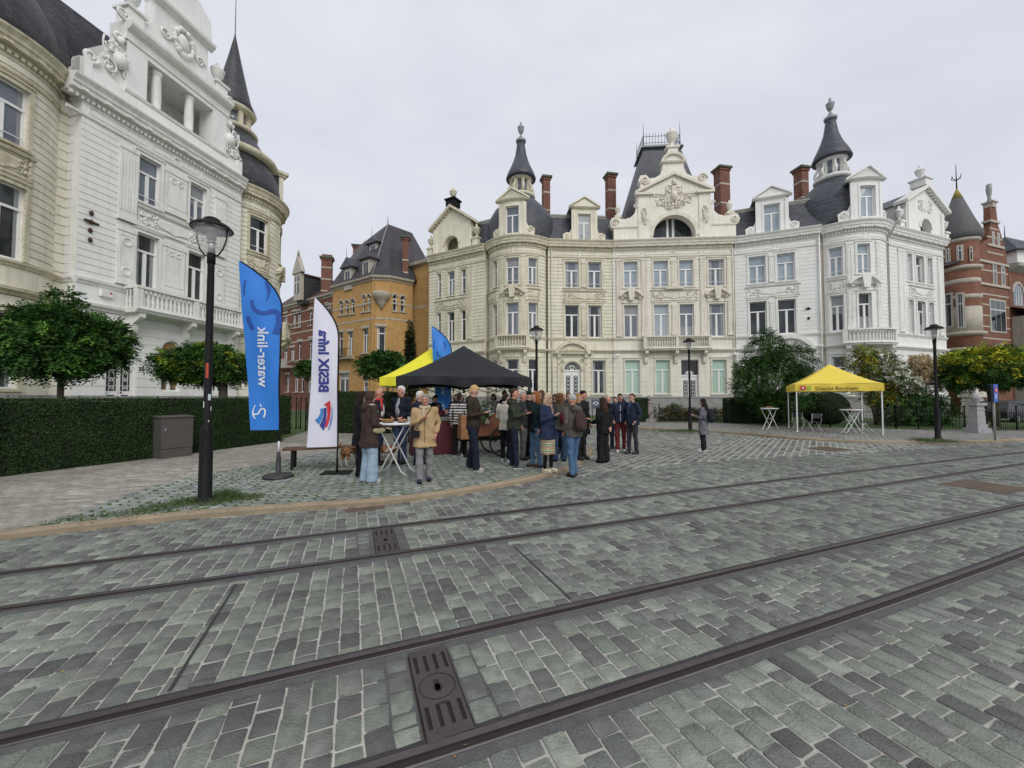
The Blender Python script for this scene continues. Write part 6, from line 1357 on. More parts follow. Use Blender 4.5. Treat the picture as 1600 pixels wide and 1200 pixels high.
# ------------------------------------------------------------------ cloth flags on bent poles (seen from behind: lettering reversed)
FBLUE = pmat('bright_blue_flag_cloth', (.025, .20, .66), .6, .08, 1.5, .1, 8); FDBL = pmat('deep_blue_print', (.012, .075, .35), .6, .05, 3); FWH = pmat('white_flag_cloth', (.70, .70, .80), .6, .04, 1.5, .1, 8); FWHT = pmat('white_print', (.74, .78, .84), .6, .03); FNAVY = pmat('navy_print', (.03, .04, .25), .6, .03); FRED = pmat('red_print', (.62, .03, .05), .6, .03); FMID = pmat('mid_blue_print', (.04, .22, .55), .6, .03)
def clothd(u, z): return .03 * math.sin(2.1 * z + 3 * u) + .007 * math.sin(6 * z - 4 * u) + .008 * math.sin(9 * u + 3 * z)
def flag(loc, yaw, zb, zt, wb, wt_, label, cloth, build, base='round', name='feather_flag', skew=0, crumple=1.0):
    """pole stands on the right of the cloth; outline bows over at the top"""
    t = thing(name, label, 'flag', loc, yaw, None); H = zt - zb; n = 40
    def edgeR(f): return 0 if f < .72 else -((f - .72) / .28) ** 2.0 * (wt_ * .98)
    def edgeL(f): return -(wb + (wt_ - wb) * f)
    def P(u, z, e=0): return (u, e + crumple * clothd(u * 1.3, z), z)
    mb = MB(); m = 12; vs = []; fs = []
    for side in (0, 1):
        for i in range(n + 1):
            f = i / n; a, b = edgeL(f), edgeR(f)
            if b - a < .02: b = a + .02
            for j in range(m + 1): x = a + (b - a) * j / m; vs.append(P(x, zb + H * f, -.004 if side == 0 else .004))
    K = (n + 1) * (m + 1)
    for i in range(n):
        for j in range(m): q = (i * (m + 1) + j, i * (m + 1) + j + 1, (i + 1) * (m + 1) + j + 1, (i + 1) * (m + 1) + j); fs.append(q); fs.append(tuple(K + x for x in q[::-1]))
    mb.add(vs, fs, cloth, True); o = mb.build('cloth', t, local=True)
    mb = MB(); build(mb, P, H, zb); mb.build('print', o, local=True)
    mb = MB(); pts = [(0.02, 0, .12)] + [(edgeR(f) + .02, clothd(edgeR(f) * 1.3, zb + H * f) * crumple, zb + H * f) for f in [i / 24 for i in range(25)]]; mb.tube(pts[:1] + [(0.02, 0, zb * .9)] + pts[1:], [.016] * (len(pts) + 1), IRON, 6); mb.build('pole', t, local=True)
    mb = MB()
    if base == 'round': mb.lathe((0.02, 0, 0), [(.27, 0), (.28, .03), (.24, .065), (.07, .085), (.045, .1), (.045, .38), (.035, .42), (.035, .5)], pmat('black_rubber_base', (.03, .03, .033), .55, .2), 24); mb.tube([(.02, 0, .5), (.02, 0, .72)], .02, pmat('white_pole_sleeve', (.7, .7, .7), .4), 8)
    else: mb.box((-.27, -.2, 0), (.31, .2, .022), IRON); mb.tube([(.02, 0, .02), (.02, 0, .3)], .022, IRON, 8)
    mb.build('base', t, local=True); return t
def ribbon(mb, P, pts, ws, mat, e=-.012):
    """printed stroke following the cloth"""
    vs = []; pts = [Vector(p) for p in pts]; n = len(pts)
    if not hasattr(ws, '__len__'): ws = [ws] * n
    for i, p in enumerate(pts):
        t = (pts[min(i + 1, n - 1)] - pts[max(i - 1, 0)]).normalized(); nn = Vector((-t.y, t.x)) * ws[i] / 2; vs += [P(p.x - nn.x, p.y - nn.y, e), P(p.x + nn.x, p.y + nn.y, e)]
    mb.add(vs, [(2 * i, 2 * i + 1, 2 * i + 3, 2 * i + 2) for i in range(n - 1)], mat)
def cr(pts, k=6):
    P_ = [Vector(p) for p in pts]; return smooth_line(P_, k)
def vtext(mb, P, txt, size, uc, zc, mat, bold=.0):
    """lettering running upwards and mirrored, as seen through the back of the cloth"""
    V, Fc, tw, th = text_mesh(txt, size, 0, bold)
    mb.add([P(uc + v.y, zc + v.x, -.016) for v in V], Fc, mat)
def wl_print(full):
    def f(mb, P, H, zb):
        q = lambda px, py: ((px - 439) * .01256, zb + (678 - py) * .01256)
        rb = lambda pts, ws, m: ribbon(mb, P, cr([q(*a) for a in pts]), ws, m, -.014)
        rb([(404, 638), (401, 648), (402, 656), (405, 660)], [.012 + .0022 * min(i, 18 - i) for i in range(19)], FWHT)
        rb([(402, 653), (408, 652), (412, 645), (417, 645), (418, 651), (416, 658)], .03, FWHT); rb([(411, 636), (411.5, 640), (414, 640)], .018, FWHT)
        vtext(mb, P, 'water-link', .29, -.30, zb + 1.46, FWHT, .004)
        rb([(397, 472), (401, 486), (414, 492), (427, 488), (435, 492), (437, 508), (433, 525)], [.05 + .0022 * i for i in range(37)], FDBL)
        rb([(414, 440), (419, 449), (420, 460), (417, 472)], [.02, .03, .045, .06, .07, .075, .08, .08, .075, .07, .06, .05, .04, .035, .03, .02, .02, .02, .02], FDBL)
        rb([(386, 440), (384, 452), (385, 464)], .03, FDBL); rb([(391, 498), (394, 508), (399, 518)], .075, FDBL)
    return f
def bs_print(mb, P, H, zb):
    vtext(mb, P, 'BESIX Infra', .285, -.27, 2.36, FNAVY, .010)
    q = lambda x, y: ((x / 5.717 - 49) * .01328, 2.36 + (569 - 480 - y / 5.717) * .01328)
    def pl(pts, m, e): 
        n = len(pts) // 2; mb.add([P(*q(*a), e) for a in pts], [(i, i + 1, len(pts) - 2 - i, len(pts) - 1 - i) for i in range(n - 1)], m)
    pl([(138, 940), (136, 985), (118, 1022), (92, 1045), (128, 1085), (148, 1045), (160, 990), (162, 940)], FMID, -.014)
    pl([(165, 935), (163, 1000), (152, 1050), (132, 1092), (168, 1142), (182, 1090), (188, 1010), (188, 935)], FNAVY, -.015)
    pl([(166, 905), (192, 925), (196, 1000), (178, 1105), (192, 1115), (215, 1050), (226, 960), (220, 868)], FRED, -.016)
    pl([(236, 930), (232, 1000), (220, 1070), (205, 1138), (212, 1140), (230, 1080), (240, 1010), (241, 930)], FMID, -.015)
p = G(433, 746, KH); flag((p.x, p.y, KH), rad(6), .94, 4.31, .52, .80, 'bright blue feather flag on a round black base, left of the white one', FBLUE, wl_print(True))
p = G(525, 739, KH); flag((p.x, p.y, KH), rad(10), .55, 3.70, .575, .47, 'white feather flag with navy lettering and red and blue emblem over the wooden bench', FWH, bs_print, base='plate')
p = PY(704, 640, 15.6); flag((p.x, p.y, KH), rad(-3), .85, 4.45, .60, .78, 'smaller-looking crumpled blue feather flag rising behind the black tent', FBLUE, wl_print(True), crumple=2.2)
# ------------------------------------------------------------------ pop-up tents
def tent(loc, yaw, W, D, zb, zt, zp, cloth, leg, label, valance=None, sag=.03, legs=True):
    t = thing('pop_up_tent', label, 'tent', loc, yaw)
    mb = MB(); n = 12; vs = []; hw, hd = W / 2, D / 2
    def roof(x, y):      # concave pyramid
        f = max(abs(x) / hw, abs(y) / hd); fold = .05 * math.sin(3.14159 * min(abs(x) / hw, abs(y) / hd) / max(f, .01)) ; k = 1 - f
        return zt + (zp - zt) * (k ** 1.12) - sag * 4 * f * (1 - f) + (-.0) + fold * (f > .6) * (f - .6) * .9
    m = 20
    for i in range(m + 1):
        for j in range(m + 1): x, y = -hw + W * j / m, -hd + D * i / m; vs.append((x, y, roof(x, y)))
    fs = [(i * (m + 1) + j, i * (m + 1) + j + 1, (i + 1) * (m + 1) + j + 1, (i + 1) * (m + 1) + j) for i in range(m) for j in range(m)]
    mb.add(vs, fs, cloth, True)
    mb.build('canopy', t, local=True)
    mb = MB()
    for sx, sy, L_, ang in ((0, -1, W, 0), (0, 1, W, math.pi), (1, 0, D, math.pi / 2), (-1, 0, D, -math.pi / 2)):
        M = Matrix.Rotation(ang, 4, 'Z'); off = hd if sx == 0 else hw; vs = []; m2 = 24
        for i in range(m2 + 1):
            x = -L_ / 2 + L_ * i / m2; s = math.sin(math.pi * ((i / m2 * 2) % 1)); w_ = .03 * math.sin(x * 7 + sx * 2 + sy)
            r0 = zt + (.02 * s if valance == 'swag' else 0); r1 = zb + (.10 * s if valance == 'swag' else 0) + .006 * math.sin(x * 11)
            for q in ((-off - .01, r0), (-off - .02 + w_ * .4, (r0 + r1) / 2), (-off - .015 + w_, r1)): vs.append(M @ Vector((x, q[0], q[1])))
        mb.add(vs, [(i * 3 + k, (i + 1) * 3 + k, (i + 1) * 3 + k + 1, i * 3 + k + 1) for i in range(m2) for k in range(2)], cloth, True)
    val = mb.build('valance', t, local=True)
    for sx in (-1, 1):
        for sy in (-1, 1):
            mb = MB(); x, y = sx * (hw - .06), sy * (hd - .06); mb.box((x - .022, y - .022, 0), (x + .022, y + .022, zt - .02), leg); mb.box((x - .05, y - .05, 0), (x + .05, y + .05, .012), leg); mb.build('leg', t, local=True)
    mb = MB()
    for sy in (-1, 1):
        for k in range(4):
            x0, x1 = -hw + .06 + (W - .12) * k / 4, -hw + .06 + (W - .12) * (k + 1) / 4; z0, z1 = zt - .1, zt - .42
            mb.tube([(x0, sy * (hd - .06), z0), (x1, sy * (hd - .06), z1)], .012, leg, 4); mb.tube([(x0, sy * (hd - .06), z1), (x1, sy * (hd - .06), z0)], .012, leg, 4)
    mb.tube([(0, 0, zt - .3), (0, 0, zp - .03)], .02, leg, 6)
    for sx in (-1, 1):
        for sy in (-1, 1): mb.tube([(sx * (hw - .06), sy * (hd - .06), zt - .05), (0, 0, zt + .1)], .012, leg, 4)
    mb.build('frame', t, local=True); return t, val
BLKC = pmat('black_tent_cloth', (.011, .012, .015), .65, .3, 1.2, 1.0, 3, spec=.35); YELC = pmat('golden_yellow_tent_cloth', (.80, .61, .07), .6, .05, 1.5, .3, 5); LIMC = pmat('acid_yellow_tent_cloth', (.72, .68, .02), .6, .05, 1.5, .3, 5)
a, b = PY(619, 600, 10.9), PY(830, 600, 11.5); TW = (b - a).length; yw = math.atan2(b.y - a.y, b.x - a.x); m_ = (a + b) / 2; nrm = Vector((-math.sin(yw), math.cos(yw), 0)) * 1.5
tent((m_.x + nrm.x, m_.y + nrm.y, KH), yw, TW, 3.0, 1.87, 2.18, 3.28, BLKC, IRON, 'black pop-up tent over the crowded stall and cart', 'swag')
a, b = PY(593, 600, 14.4), PY(745, 600, 15.0); yw = math.atan2(b.y - a.y, b.x - a.x); m_ = (a + b) / 2; nrm = Vector((-math.sin(yw), math.cos(yw), 0)) * 1.6
t2, v2 = tent((m_.x + nrm.x, m_.y + nrm.y, KH), yw, (b - a).length, 3.2, 2.02, 2.33, 3.65, LIMC, PAINTG, 'acid yellow pop-up tent half hidden behind the black one')
a, b = PY(1242, 600, 18.2), PY(1381, 600, 16.7); yw = math.atan2(b.y - a.y, b.x - a.x); m_ = (a + b) / 2; nrm = Vector((-math.sin(yw), math.cos(yw), 0)) * 1.5; TY = (b - a).length
t3, v3 = tent((m_.x + nrm.x, m_.y + nrm.y, KH), yw, TY, 3.0, 1.87, 2.20, 3.20, YELC, pmat('white_tent_leg', (.75, .75, .74), .4), 'golden yellow pop-up tent standing alone in front of the round clipped bush')
RSQ = pmat('red_square_print', (.62, .02, .03), .5, 0); GSQ = pmat('green_square_print', (.38, .50, .05), .5, 0); BRT = pmat('brown_lettering', (.13, .07, .02), .5, 0)
def logoA(mb, x, y, z, s):
    mb.box((x, y, z), (x + s, y + .004, z + s), RSQ); c = x + s / 2
    q = [(c - .28 * s, z + .25 * s), (c - .06 * s, z + .8 * s), (c + .06 * s, z + .8 * s), (c + .28 * s, z + .25 * s), (c + .13 * s, z + .25 * s), (c, z + .5 * s), (c - .13 * s, z + .25 * s)]
    mb.add([(a_, y - .004, b_) for a_, b_ in q], [tuple(range(7))], PAINTW)
mb = MB(); yy = -1.5 - .055; logoA(mb, -TY / 2 + .2, yy, 1.94, .19); mb.box((-TY / 2 + .43, yy, 1.94), (-TY / 2 + .6, yy + .004, 2.12), GSQ)
V, Fc, tw, th = text_mesh('District Berchem', .215, 0, .002); mb.add([(-TY / 2 + 1.5 + v.x, yy - .002, 2.0 + v.y) for v in V], Fc, BRT); mb.build('print', v3, local=True)
mb = MB(); logoA(mb, -(b - a).length / 2 + .12 + .5, -1.6 - .06, 2.06, .24)
mb.build('print', v2, local=True)
for o in [o for o in bpy.data.objects if o.parent is v2]: o.location.x = -.0
# ------------------------------------------------------------------ leaves: crowns, hedges, shrubs
LEAF = pmat('leaf_green', (1, 1, 1), .7, .18, 6, attr=True, spec=.15)
BARK = pmat('grey_brown_bark', (.10, .08, .06), .95, .35, 8, .8, 30)
def leafquads(C, Nrm, T, ln, wd, col):
    """one folded quad per leaf: centre, normal, long axis"""
    T = T - Nrm * (T * Nrm).sum(1, keepdims=True); T /= np.linalg.norm(T, axis=1, keepdims=True) + 1e-9; B = np.cross(Nrm, T)
    a = T * (ln / 2)[:, None]; b = B * (wd / 2)[:, None]; V = np.stack([C - a, C + b + Nrm * (wd * .12)[:, None], C + a, C - b + Nrm * (wd * .12)[:, None]], 1).reshape(-1, 3)
    return V, np.arange(len(V)).reshape(-1, 4), np.repeat(col, 4, 0)
def unit(n): v = rng.normal(0, 1, (n, 3)); return v / np.linalg.norm(v, axis=1, keepdims=True)
def crown(name, blobs, nfr, pal, parent, leaf=(.10, .035), frond=.34, per=12, droop=.5, shell=.55, tipcol=None, tipz=None, tipp=.5):
    blobs = np.array(blobs, float); vol = blobs[:, 3] * blobs[:, 4] * blobs[:, 5]; k = rng.choice(len(blobs), nfr, p=vol ** .8 / (vol ** .8).sum()); b = blobs[k]
    d = unit(nfr); r = shell + (1 - shell) * rng.random(nfr) ** .6; r *= 1 + rng.normal(0, .06, nfr); P0 = b[:, :3] + d * b[:, 3:6] * r[:, None]
    out = d * np.array([1, 1, .55]) + rng.normal(0, .35, (nfr, 3)); out[:, 2] -= droop * rng.random(nfr); out /= np.linalg.norm(out, axis=1, keepdims=True)
    up = np.array([0, 0, 1.]) + rng.normal(0, .35, (nfr, 3)); side = np.cross(out, up); side /= np.linalg.norm(side, axis=1, keepdims=True) + 1e-9; up = np.cross(side, out)
    fc = np.array(pal)[rng.integers(0, len(pal), nfr)] * (1 + rng.normal(0, .18, (nfr, 1)))
    cl = np.array([noise.noise(Vector(p) * 1.3) for p in P0]); fc = fc * (1 + .45 * cl)[:, None]
    if tipcol is not None:
        h = (P0[:, 2] - tipz[0]) / (tipz[1] - tipz[0]) + rng.normal(0, .2, nfr) + .4 * cl; m = (h > .6) & (rng.random(nfr) < tipp); fc[m] = np.array(tipcol)[rng.integers(0, len(tipcol), m.sum())] * (1 + rng.normal(0, .15, (m.sum(), 1)))
    fc = np.clip(fc, .004, 1); C, Nn, T, Cc = [], [], [], []
    fl = frond * rng.uniform(.6, 1.2, nfr)
    for i in range(per):
        t = (i // 2 + .5) / (per / 2); s = 1 if i % 2 else -1
        p = P0 + out * (fl * (t - .3))[:, None] + np.array([0, 0, -1]) * (droop * .3 * fl * t * t)[:, None] + side * (s * leaf[0] * .45)
        C.append(p + rng.normal(0, .012, p.shape)); Nn.append(up + rng.normal(0, .25, p.shape)); T.append(side * s + out * .5); Cc.append(fc * (1 + rng.normal(0, .08, (nfr, 1))))
    C = np.concatenate(C); Nn = np.concatenate(Nn); Nn /= np.linalg.norm(Nn, axis=1, keepdims=True); T = np.concatenate(T); Cc = np.clip(np.concatenate(Cc), .003, 1); n = len(C)
    V, Q, Co = leafquads(C, Nn, T, leaf[0] * rng.uniform(.7, 1.25, n), leaf[1] * rng.uniform(.7, 1.25, n), Cc)
    return npmesh(name, V, Q, LEAF, Co, parent=parent)
def mop_tree(loc, hT, blobs, label, nfr, pal, trunk_r=.09, group=None, limbs=7, name='mop_headed_tree', **kw):
    t = thing(name, label, 'tree', loc, 0, group); x, y, z = loc; mb = MB(); rr = random.Random(int(x * 100))
    mb.tube([(x, y, z - .05), (x + .03, y, z + hT * .5), (x, y + .02, z + hT)], [trunk_r * 1.15, trunk_r * .9, trunk_r * .85], BARK, 10)
    for i in range(limbs):
        b = blobs[i % len(blobs)]; e = Vector((b[0] + rr.uniform(-.4, .4) * b[3], b[1] + rr.uniform(-.4, .4) * b[4], b[2] + rr.uniform(-.3, .3) * b[5])); s = Vector((x, y, z + hT * (.93 + .06 * rr.random())))
        m = s.lerp(e, .5) + Vector((0, 0, -.12)); mb.tube([s, m, e], [trunk_r * .6, trunk_r * .38, trunk_r * .15], BARK, 6)
    mb.build('trunk', t); crown('crown', blobs, nfr, pal, t, **kw); return t
DG = [(.034, .09, .02), (.043, .105, .024), (.055, .14, .026), (.026, .066, .018), (.10, .20, .035), (.045, .095, .03)]
YG = [(.34, .36, .025), (.42, .40, .025), (.22, .32, .025)]
def blobs_dome(cx, cy, z0, z1, rx, ry, n=9, seed=0):
    r = random.Random(seed); B = [(cx, cy, z0 + (z1 - z0) * .5, rx * .72, ry * .72, (z1 - z0) * .42)]
    for i in range(n):
        a = 2 * math.pi * i / n + r.uniform(-.2, .2); q = .58 + .12 * r.random(); B.append((cx + rx * q * math.cos(a), cy + ry * q * math.sin(a), z0 + (z1 - z0) * (.38 + .25 * r.random()), rx * .36, ry * .36, (z1 - z0) * (.26 + .1 * r.random())))
    for i in range(4):
        a = r.random() * 6.28; B.append((cx + rx * .3 * math.cos(a), cy + ry * .3 * math.sin(a), z0 + (z1 - z0) * .74, rx * .4, ry * .4, (z1 - z0) * .24))
    return B
p = PY(92, 640, 11.4); zb, zt_ = PY(92, 602, 11.4).z, PY(92, 470, 11.4).z
mop_tree((p.x, p.y, KH), 2.25, blobs_dome(p.x + .05, p.y, zb, zt_ - .15, 1.6, 1.45, 9, 1) + [(p.x + .05, p.y, zt_, .35, .35, .35)], 'big dark green ball-headed tree behind the hedge, nearest the left edge', 5200, DG, .085, 'clipped ball-headed trees', leaf=(.12, .048), frond=.4, shell=.5)
p = PY(347, 640, 14.6); zb, zt_ = PY(330, 605, 14.6).z, PY(330, 532, 14.6).z
mop_tree((p.x, p.y, KH), 2.3, blobs_dome(p.x - .6, p.y, zb, zt_ - .15, 1.8, 1.4, 9, 2), 'flat dark green ball-headed tree behind the near street lamp', 3600, DG, .16, 'clipped ball-headed trees', leaf=(.12, .045), frond=.38, tipcol=YG, tipz=(zb, zt_), tipp=.25)
p = PY(605, 640, 21); zb, zt_ = PY(600, 598, 21).z, PY(600, 549, 21).z
mop_tree((p.x, p.y, KH), 2.6, blobs_dome(p.x - .1, p.y, zb, zt_, 1.45, 1.4, 7, 3), 'small round-headed tree before the ochre brick house', 1900, DG, .08, 'clipped ball-headed trees', leaf=(.15, .06), frond=.36, per=10)
p = PY(479, 640, 27); zb, zt_ = PY(480, 590, 27).z, PY(480, 563, 27).z
mop_tree((p.x, p.y, KH), 2.8, blobs_dome(p.x, p.y, zb, zt_, .85, .8, 5, 4), 'little green tree glimpsed between the blue and white flags', 400, DG, .07, 'clipped ball-headed trees', leaf=(.18, .08), frond=.35, per=8)
p = PY(1555, 640, 21.5); zb, zt_ = PY(1550, 614, 21.5).z, PY(1550, 541, 21.5).z
mop_tree((p.x, p.y, KH), 2.5, blobs_dome(p.x, p.y, zb, zt_, 3.1, 2.6, 12, 5), 'wide ball-headed tree with yellow-green top at the right edge', 5200, DG, .16, 'clipped ball-headed trees', leaf=(.15, .055), frond=.42, tipcol=YG, tipz=(zb, zt_), tipp=.8)
def shrub(name, loc, blobs, label, n, pal, cat='shrub', group=None, leaf=(.1, .05), frond=.25, per=8, stems=5, sr=.04, **kw):
    t = thing(name, label, cat, loc, 0, group); mb = MB(); rr = random.Random(int(loc[0] * 50))
    for i in range(stems):
        b = blobs[i % len(blobs)]; mb.tube([(loc[0] + rr.uniform(-.15, .15), loc[1] + rr.uniform(-.1, .1), loc[2] - .05), (loc[0] * .5 + b[0] * .5, loc[1] * .5 + b[1] * .5, (loc[2] + b[2]) / 2 - .1), (b[0], b[1], b[2])], [sr, sr * .7, sr * .3], BARK, 6)
    mb.build('stem', t); crown('foliage', blobs, n, pal, t, leaf=leaf, frond=frond, per=per, **kw); return t
Yb = 22.8; pb = lambda x, y, Y=Yb: PY(x, y, Y)
bl = []
for x, y, rx, rz in ((1205, 590, 1.9, 1.5), (1196, 548, 1.2, 1.0), (1235, 565, 1.4, 1.1), (1175, 600, 1.2, 1.0), (1252, 600, 1.0, 1.1), (1196, 530, .6, .7), (1215, 630, 1.7, .8), (1165, 575, .7, .6), (1160, 610, .6, .5)):
    c = pb(x, y); bl.append((c.x, c.y, c.z, rx, rx * .8, rz))
p = pb(1205, 655); shrub('big_shrub', (p.x, p.y, KH), bl, 'large dark green shrub-like tree beside the golden yellow tent', 5200, DG[:4] + [(.035, .08, .016)], 'tree', leaf=(.13, .05), frond=.4, per=8)
bl = []
for x, y, rx, rz in ((1345, 565, .9, .7), (1378, 560, .8, .6), (1365, 590, 1.2, .6), (1395, 600, 1.1, .7), (1350, 550, .5, .5), (1400, 580, .8, .6), (1380, 620, 1.2, .6), (1345, 600, .8, .5), (1415, 615, .8, .5)):
    c = pb(x, y, 22.5); bl.append((c.x, c.y, c.z, rx, rx * .8, rz))
p = pb(1368, 655, 22.5); shrub('garden_tree', (p.x, p.y, KH), bl, 'airy yellow-green tree behind the tent roof, a thin trunk under it', 2300, [(.22, .28, .03), (.36, .33, .03), (.10, .18, .03), (.36, .25, .03), (.08, .12, .04), (.05, .085, .02)], 'tree', leaf=(.13, .055), frond=.35, per=8, shell=.2, stems=6, sr=.08)
bl = []
for x, y, rx, rz in ((1400, 575, .6, .4), (1412, 595, .8, .35), (1395, 590, .7, .3), (1420, 608, .6, .3)):
    c = pb(x, y, 21.8); bl.append((c.x, c.y, c.z, rx, rx * .7, rz))
shrub('flowering_shrub', (pb(1408, 655, 21.8).x, 21.8, KH), bl, 'shrub dotted with pale white blossom before the white house', 420, [(.55, .58, .48), (.5, .52, .4), (.08, .13, .05), (.06, .1, .03), (.6, .6, .52)], leaf=(.11, .07), frond=.3, per=8, shell=.2)
bl = []
for x, y, rx, rz in ((1420, 640, 1.6, .9), (1445, 640, 1.4, .9), (1400, 645, 1.1, .6), (1465, 648, 1.2, .7), (1432, 620, 1.3, .7)):
    c = pb(x, y, 22.2); bl.append((c.x, c.y, c.z, rx, rx * .8, rz))
shrub('dark_shrub', (pb(1435, 660, 22.2).x, 22.2, KH), bl, 'dark dense shrubs behind the black railing, below the plume grass', 1900, DG[:4], leaf=(.13, .05), frond=.3, per=8)
# pampas plumes
t = thing('plume_grass', 'tall straw-coloured plume grass in front of the white house', 'ornamental grass', (pb(1440, 650).x, Yb - .4, KH)); PLM = pmat('straw_plume', (1, 1, 1), .9, .2, 9, attr=True)
C, T_, n_ = [], [], 0
mb = MB()
for k in range(26):
    px = R.uniform(1416, 1470); py = R.uniform(563, 602); c = pb(px, py, Yb - .4 + R.uniform(-.5, .5)); b = Vector((pb(1440, 650).x + R.uniform(-.5, .5), c.y, KH)); mb.tube([b, b.lerp(c, .6) + Vector((0, 0, .2)), c], [.012, .01, .008], BARK, 4); C.append(c)
mb.build('stem', t); V = []
m = 110; P0 = np.repeat(np.array([tuple(c) for c in C]), m, 0); n_ = len(P0); tt = rng.uniform(-.5, .5, n_); P0[:, 2] += tt * .75; P0[:, :2] += rng.normal(0, .09, (n_, 2)) * (1 - np.abs(tt))[:, None]
V, Q, Co = leafquads(P0, unit(n_), np.array([0, 0, 1.]) + rng.normal(0, .5, (n_, 3)), np.full(n_, .24), np.full(n_, .045), np.array((.52, .40, .24)) * (1 + rng.normal(0, .15, (n_, 1)))); npmesh('plume', V, Q, PLM, Co, parent=t)
HEDC = [(.02, .042, .013), (.025, .052, .016), (.033, .066, .018), (.016, .034, .012), (.042, .068, .022)]
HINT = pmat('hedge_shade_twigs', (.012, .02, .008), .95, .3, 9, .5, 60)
def hedge(name, pts, th, z1, label, dens, leaf=.05, pal=HEDC, z0=KH, group='clipped yew hedges', inward=1):
    """clipped hedge along a polyline: twiggy core and leaves over front, top, back and ends"""
    t = thing(name, label, 'hedge', (pts[0][0], pts[0][1], z0), 0, group); mb = MB(); Cs, Ns = [], []; stray = lambda n: (rng.random(n) < .05) * rng.random(n) * .07
    for (a, b) in zip(pts[:-1], pts[1:]):
        a = Vector(a); b = Vector(b); U = (b - a).normalized(); Nn = Vector((-U.y, U.x)) * inward; L_ = (b - a).length; q = [a + Nn * .04, b + Nn * .04, b + Nn * (th - .04), a + Nn * (th - .04)]
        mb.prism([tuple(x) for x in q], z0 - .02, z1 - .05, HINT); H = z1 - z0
        for org, e1, e2, l1, l2, nn in ((a, U, None, L_, H, -Nn), (a + Nn * th, U, None, L_, H, Nn), (a, Nn, None, th, H, -U), (b, Nn, None, th, H, U)):
            n = int(dens * l1 * l2 * (1 if nn != Nn else .3)); s = rng.random(n) * l1; h = rng.random(n) * l2; bumpy = np.array([noise.noise(Vector((x * 1.1, y * 1.4, l1))) for x, y in zip(s, h)]) * .045
            bumpy = bumpy + stray(n) * .6; P0 = np.stack([org.x + e1.x * s + nn.x * bumpy, org.y + e1.y * s + nn.y * bumpy, z0 + h], 1) + rng.normal(0, .016, (n, 3)); Cs.append(P0); Ns.append(np.repeat([[nn.x, nn.y, .25]], n, 0))
        n = int(dens * L_ * th); s = rng.random(n) * L_; h = rng.random(n) * th; P0 = np.stack([a.x + U.x * s + Nn.x * h, a.y + U.y * s + Nn.y * h, z1 + stray(n) + np.array([noise.noise(Vector((x, y, 5))) for x, y in zip(s, h)]) * .03 + rng.normal(0, .016, n)], 1); Cs.append(P0); Ns.append(np.repeat([[0, 0, 1.]], n, 0))
    mb.build('twigs', t); C = np.concatenate(Cs); Nn = np.concatenate(Ns) + rng.normal(0, .55, C.shape); Nn /= np.linalg.norm(Nn, axis=1, keepdims=True); n = len(C)
    cl = np.array([noise.noise(Vector(p) * 2.2) for p in C]); col = np.array(pal)[rng.integers(0, len(pal), n)] * (1 + .3 * cl)[:, None] * (1 + rng.normal(0, .12, (n, 1)))
    V, Q, Co = leafquads(C, Nn, unit(n) + np.array([0, 0, .5]), leaf * rng.uniform(.6, 1.3, n), leaf * .42 * rng.uniform(.7, 1.2, n), np.clip(col, .003, 1)); npmesh('leaves', V, Q, LEAF, Co, parent=t); return t
hp = [(p.x, p.y) for p in HB]
hedge('hedge', hp, .9, 1.62, 'long dark clipped hedge before the white columned house front, reaching the left edge', 2600, .055)
a, b = G(437, 677.5, KH), G(613, 677, KH); g0 = G(462, 677, KH); g1_ = G(486, 677, KH)
hedge('hedge', [(a.x, a.y - 1.4), (g0.x, g0.y - .4)], .8, 1.75, 'short clipped hedge end beside the lawn gap, right of the big hedge', 900, .08)
hedge('hedge', [(g1_.x, g1_.y), (b.x, b.y)], .9, 1.9, 'dark clipped hedge behind the white flag and the high table', 800, .09)
a, b = G(462, 677, KH), G(486, 677, KH); hedge('hedge', [(a.x - .5, a.y + 5), (b.x + 1, b.y + 5)], .9, 2.0, 'further hedge across the small lawn seen between two flags', 500, .10)
for (x0, x1, yb, zt_, lab) in ((1141, 1236, 661.5, 1.62, 'clipped hedge behind the lone white high table'), (985, 1013, 659, 1.62, 'clipped hedge by the stone gate pillar and bicycle')):
    a, b = G(x0, yb, KH), G(x1, yb + .5, KH); hedge('hedge', [(a.x, a.y), (b.x, b.y)], 1.0, zt_, lab, 450, .10)
# clipped ball
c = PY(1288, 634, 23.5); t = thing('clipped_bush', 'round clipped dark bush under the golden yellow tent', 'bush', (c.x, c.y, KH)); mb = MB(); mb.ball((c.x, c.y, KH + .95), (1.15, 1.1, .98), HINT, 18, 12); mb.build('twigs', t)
n = 9000; d = unit(n); C = np.array([c.x, c.y, KH + .95]) + d * np.array([1.2, 1.15, 1.03]) * (1 + rng.normal(0, .012, (n, 1))); k = C[:, 2] > KH; C = C[k]; d = d[k]; n = len(C); V, Q, Co = leafquads(C, (lambda q: q / np.linalg.norm(q, axis=1, keepdims=True))(d + rng.normal(0, .5, d.shape)), unit(n), np.full(n, .09), np.full(n, .04), np.array(HEDC)[rng.integers(0, 5, n)] * .8); npmesh('leaves', V, Q, LEAF, Co, parent=t)
# cypress
p = PY(640, 640, 34); bl = [(p.x, p.y, PY(640, y, 34).z, .75 - .1 * i, .7, 1.3) for i, y in enumerate((605, 590, 570, 550, 535, 522))]
shrub('cypress', (p.x, p.y, KH), bl, 'tall narrow dark cypress against the ochre brick wing', 1900, [(.014, .026, .012), (.02, .034, .014), (.01, .02, .01)], 'tree', leaf=(.2, .06), frond=.3, per=6, stems=2, sr=.12)
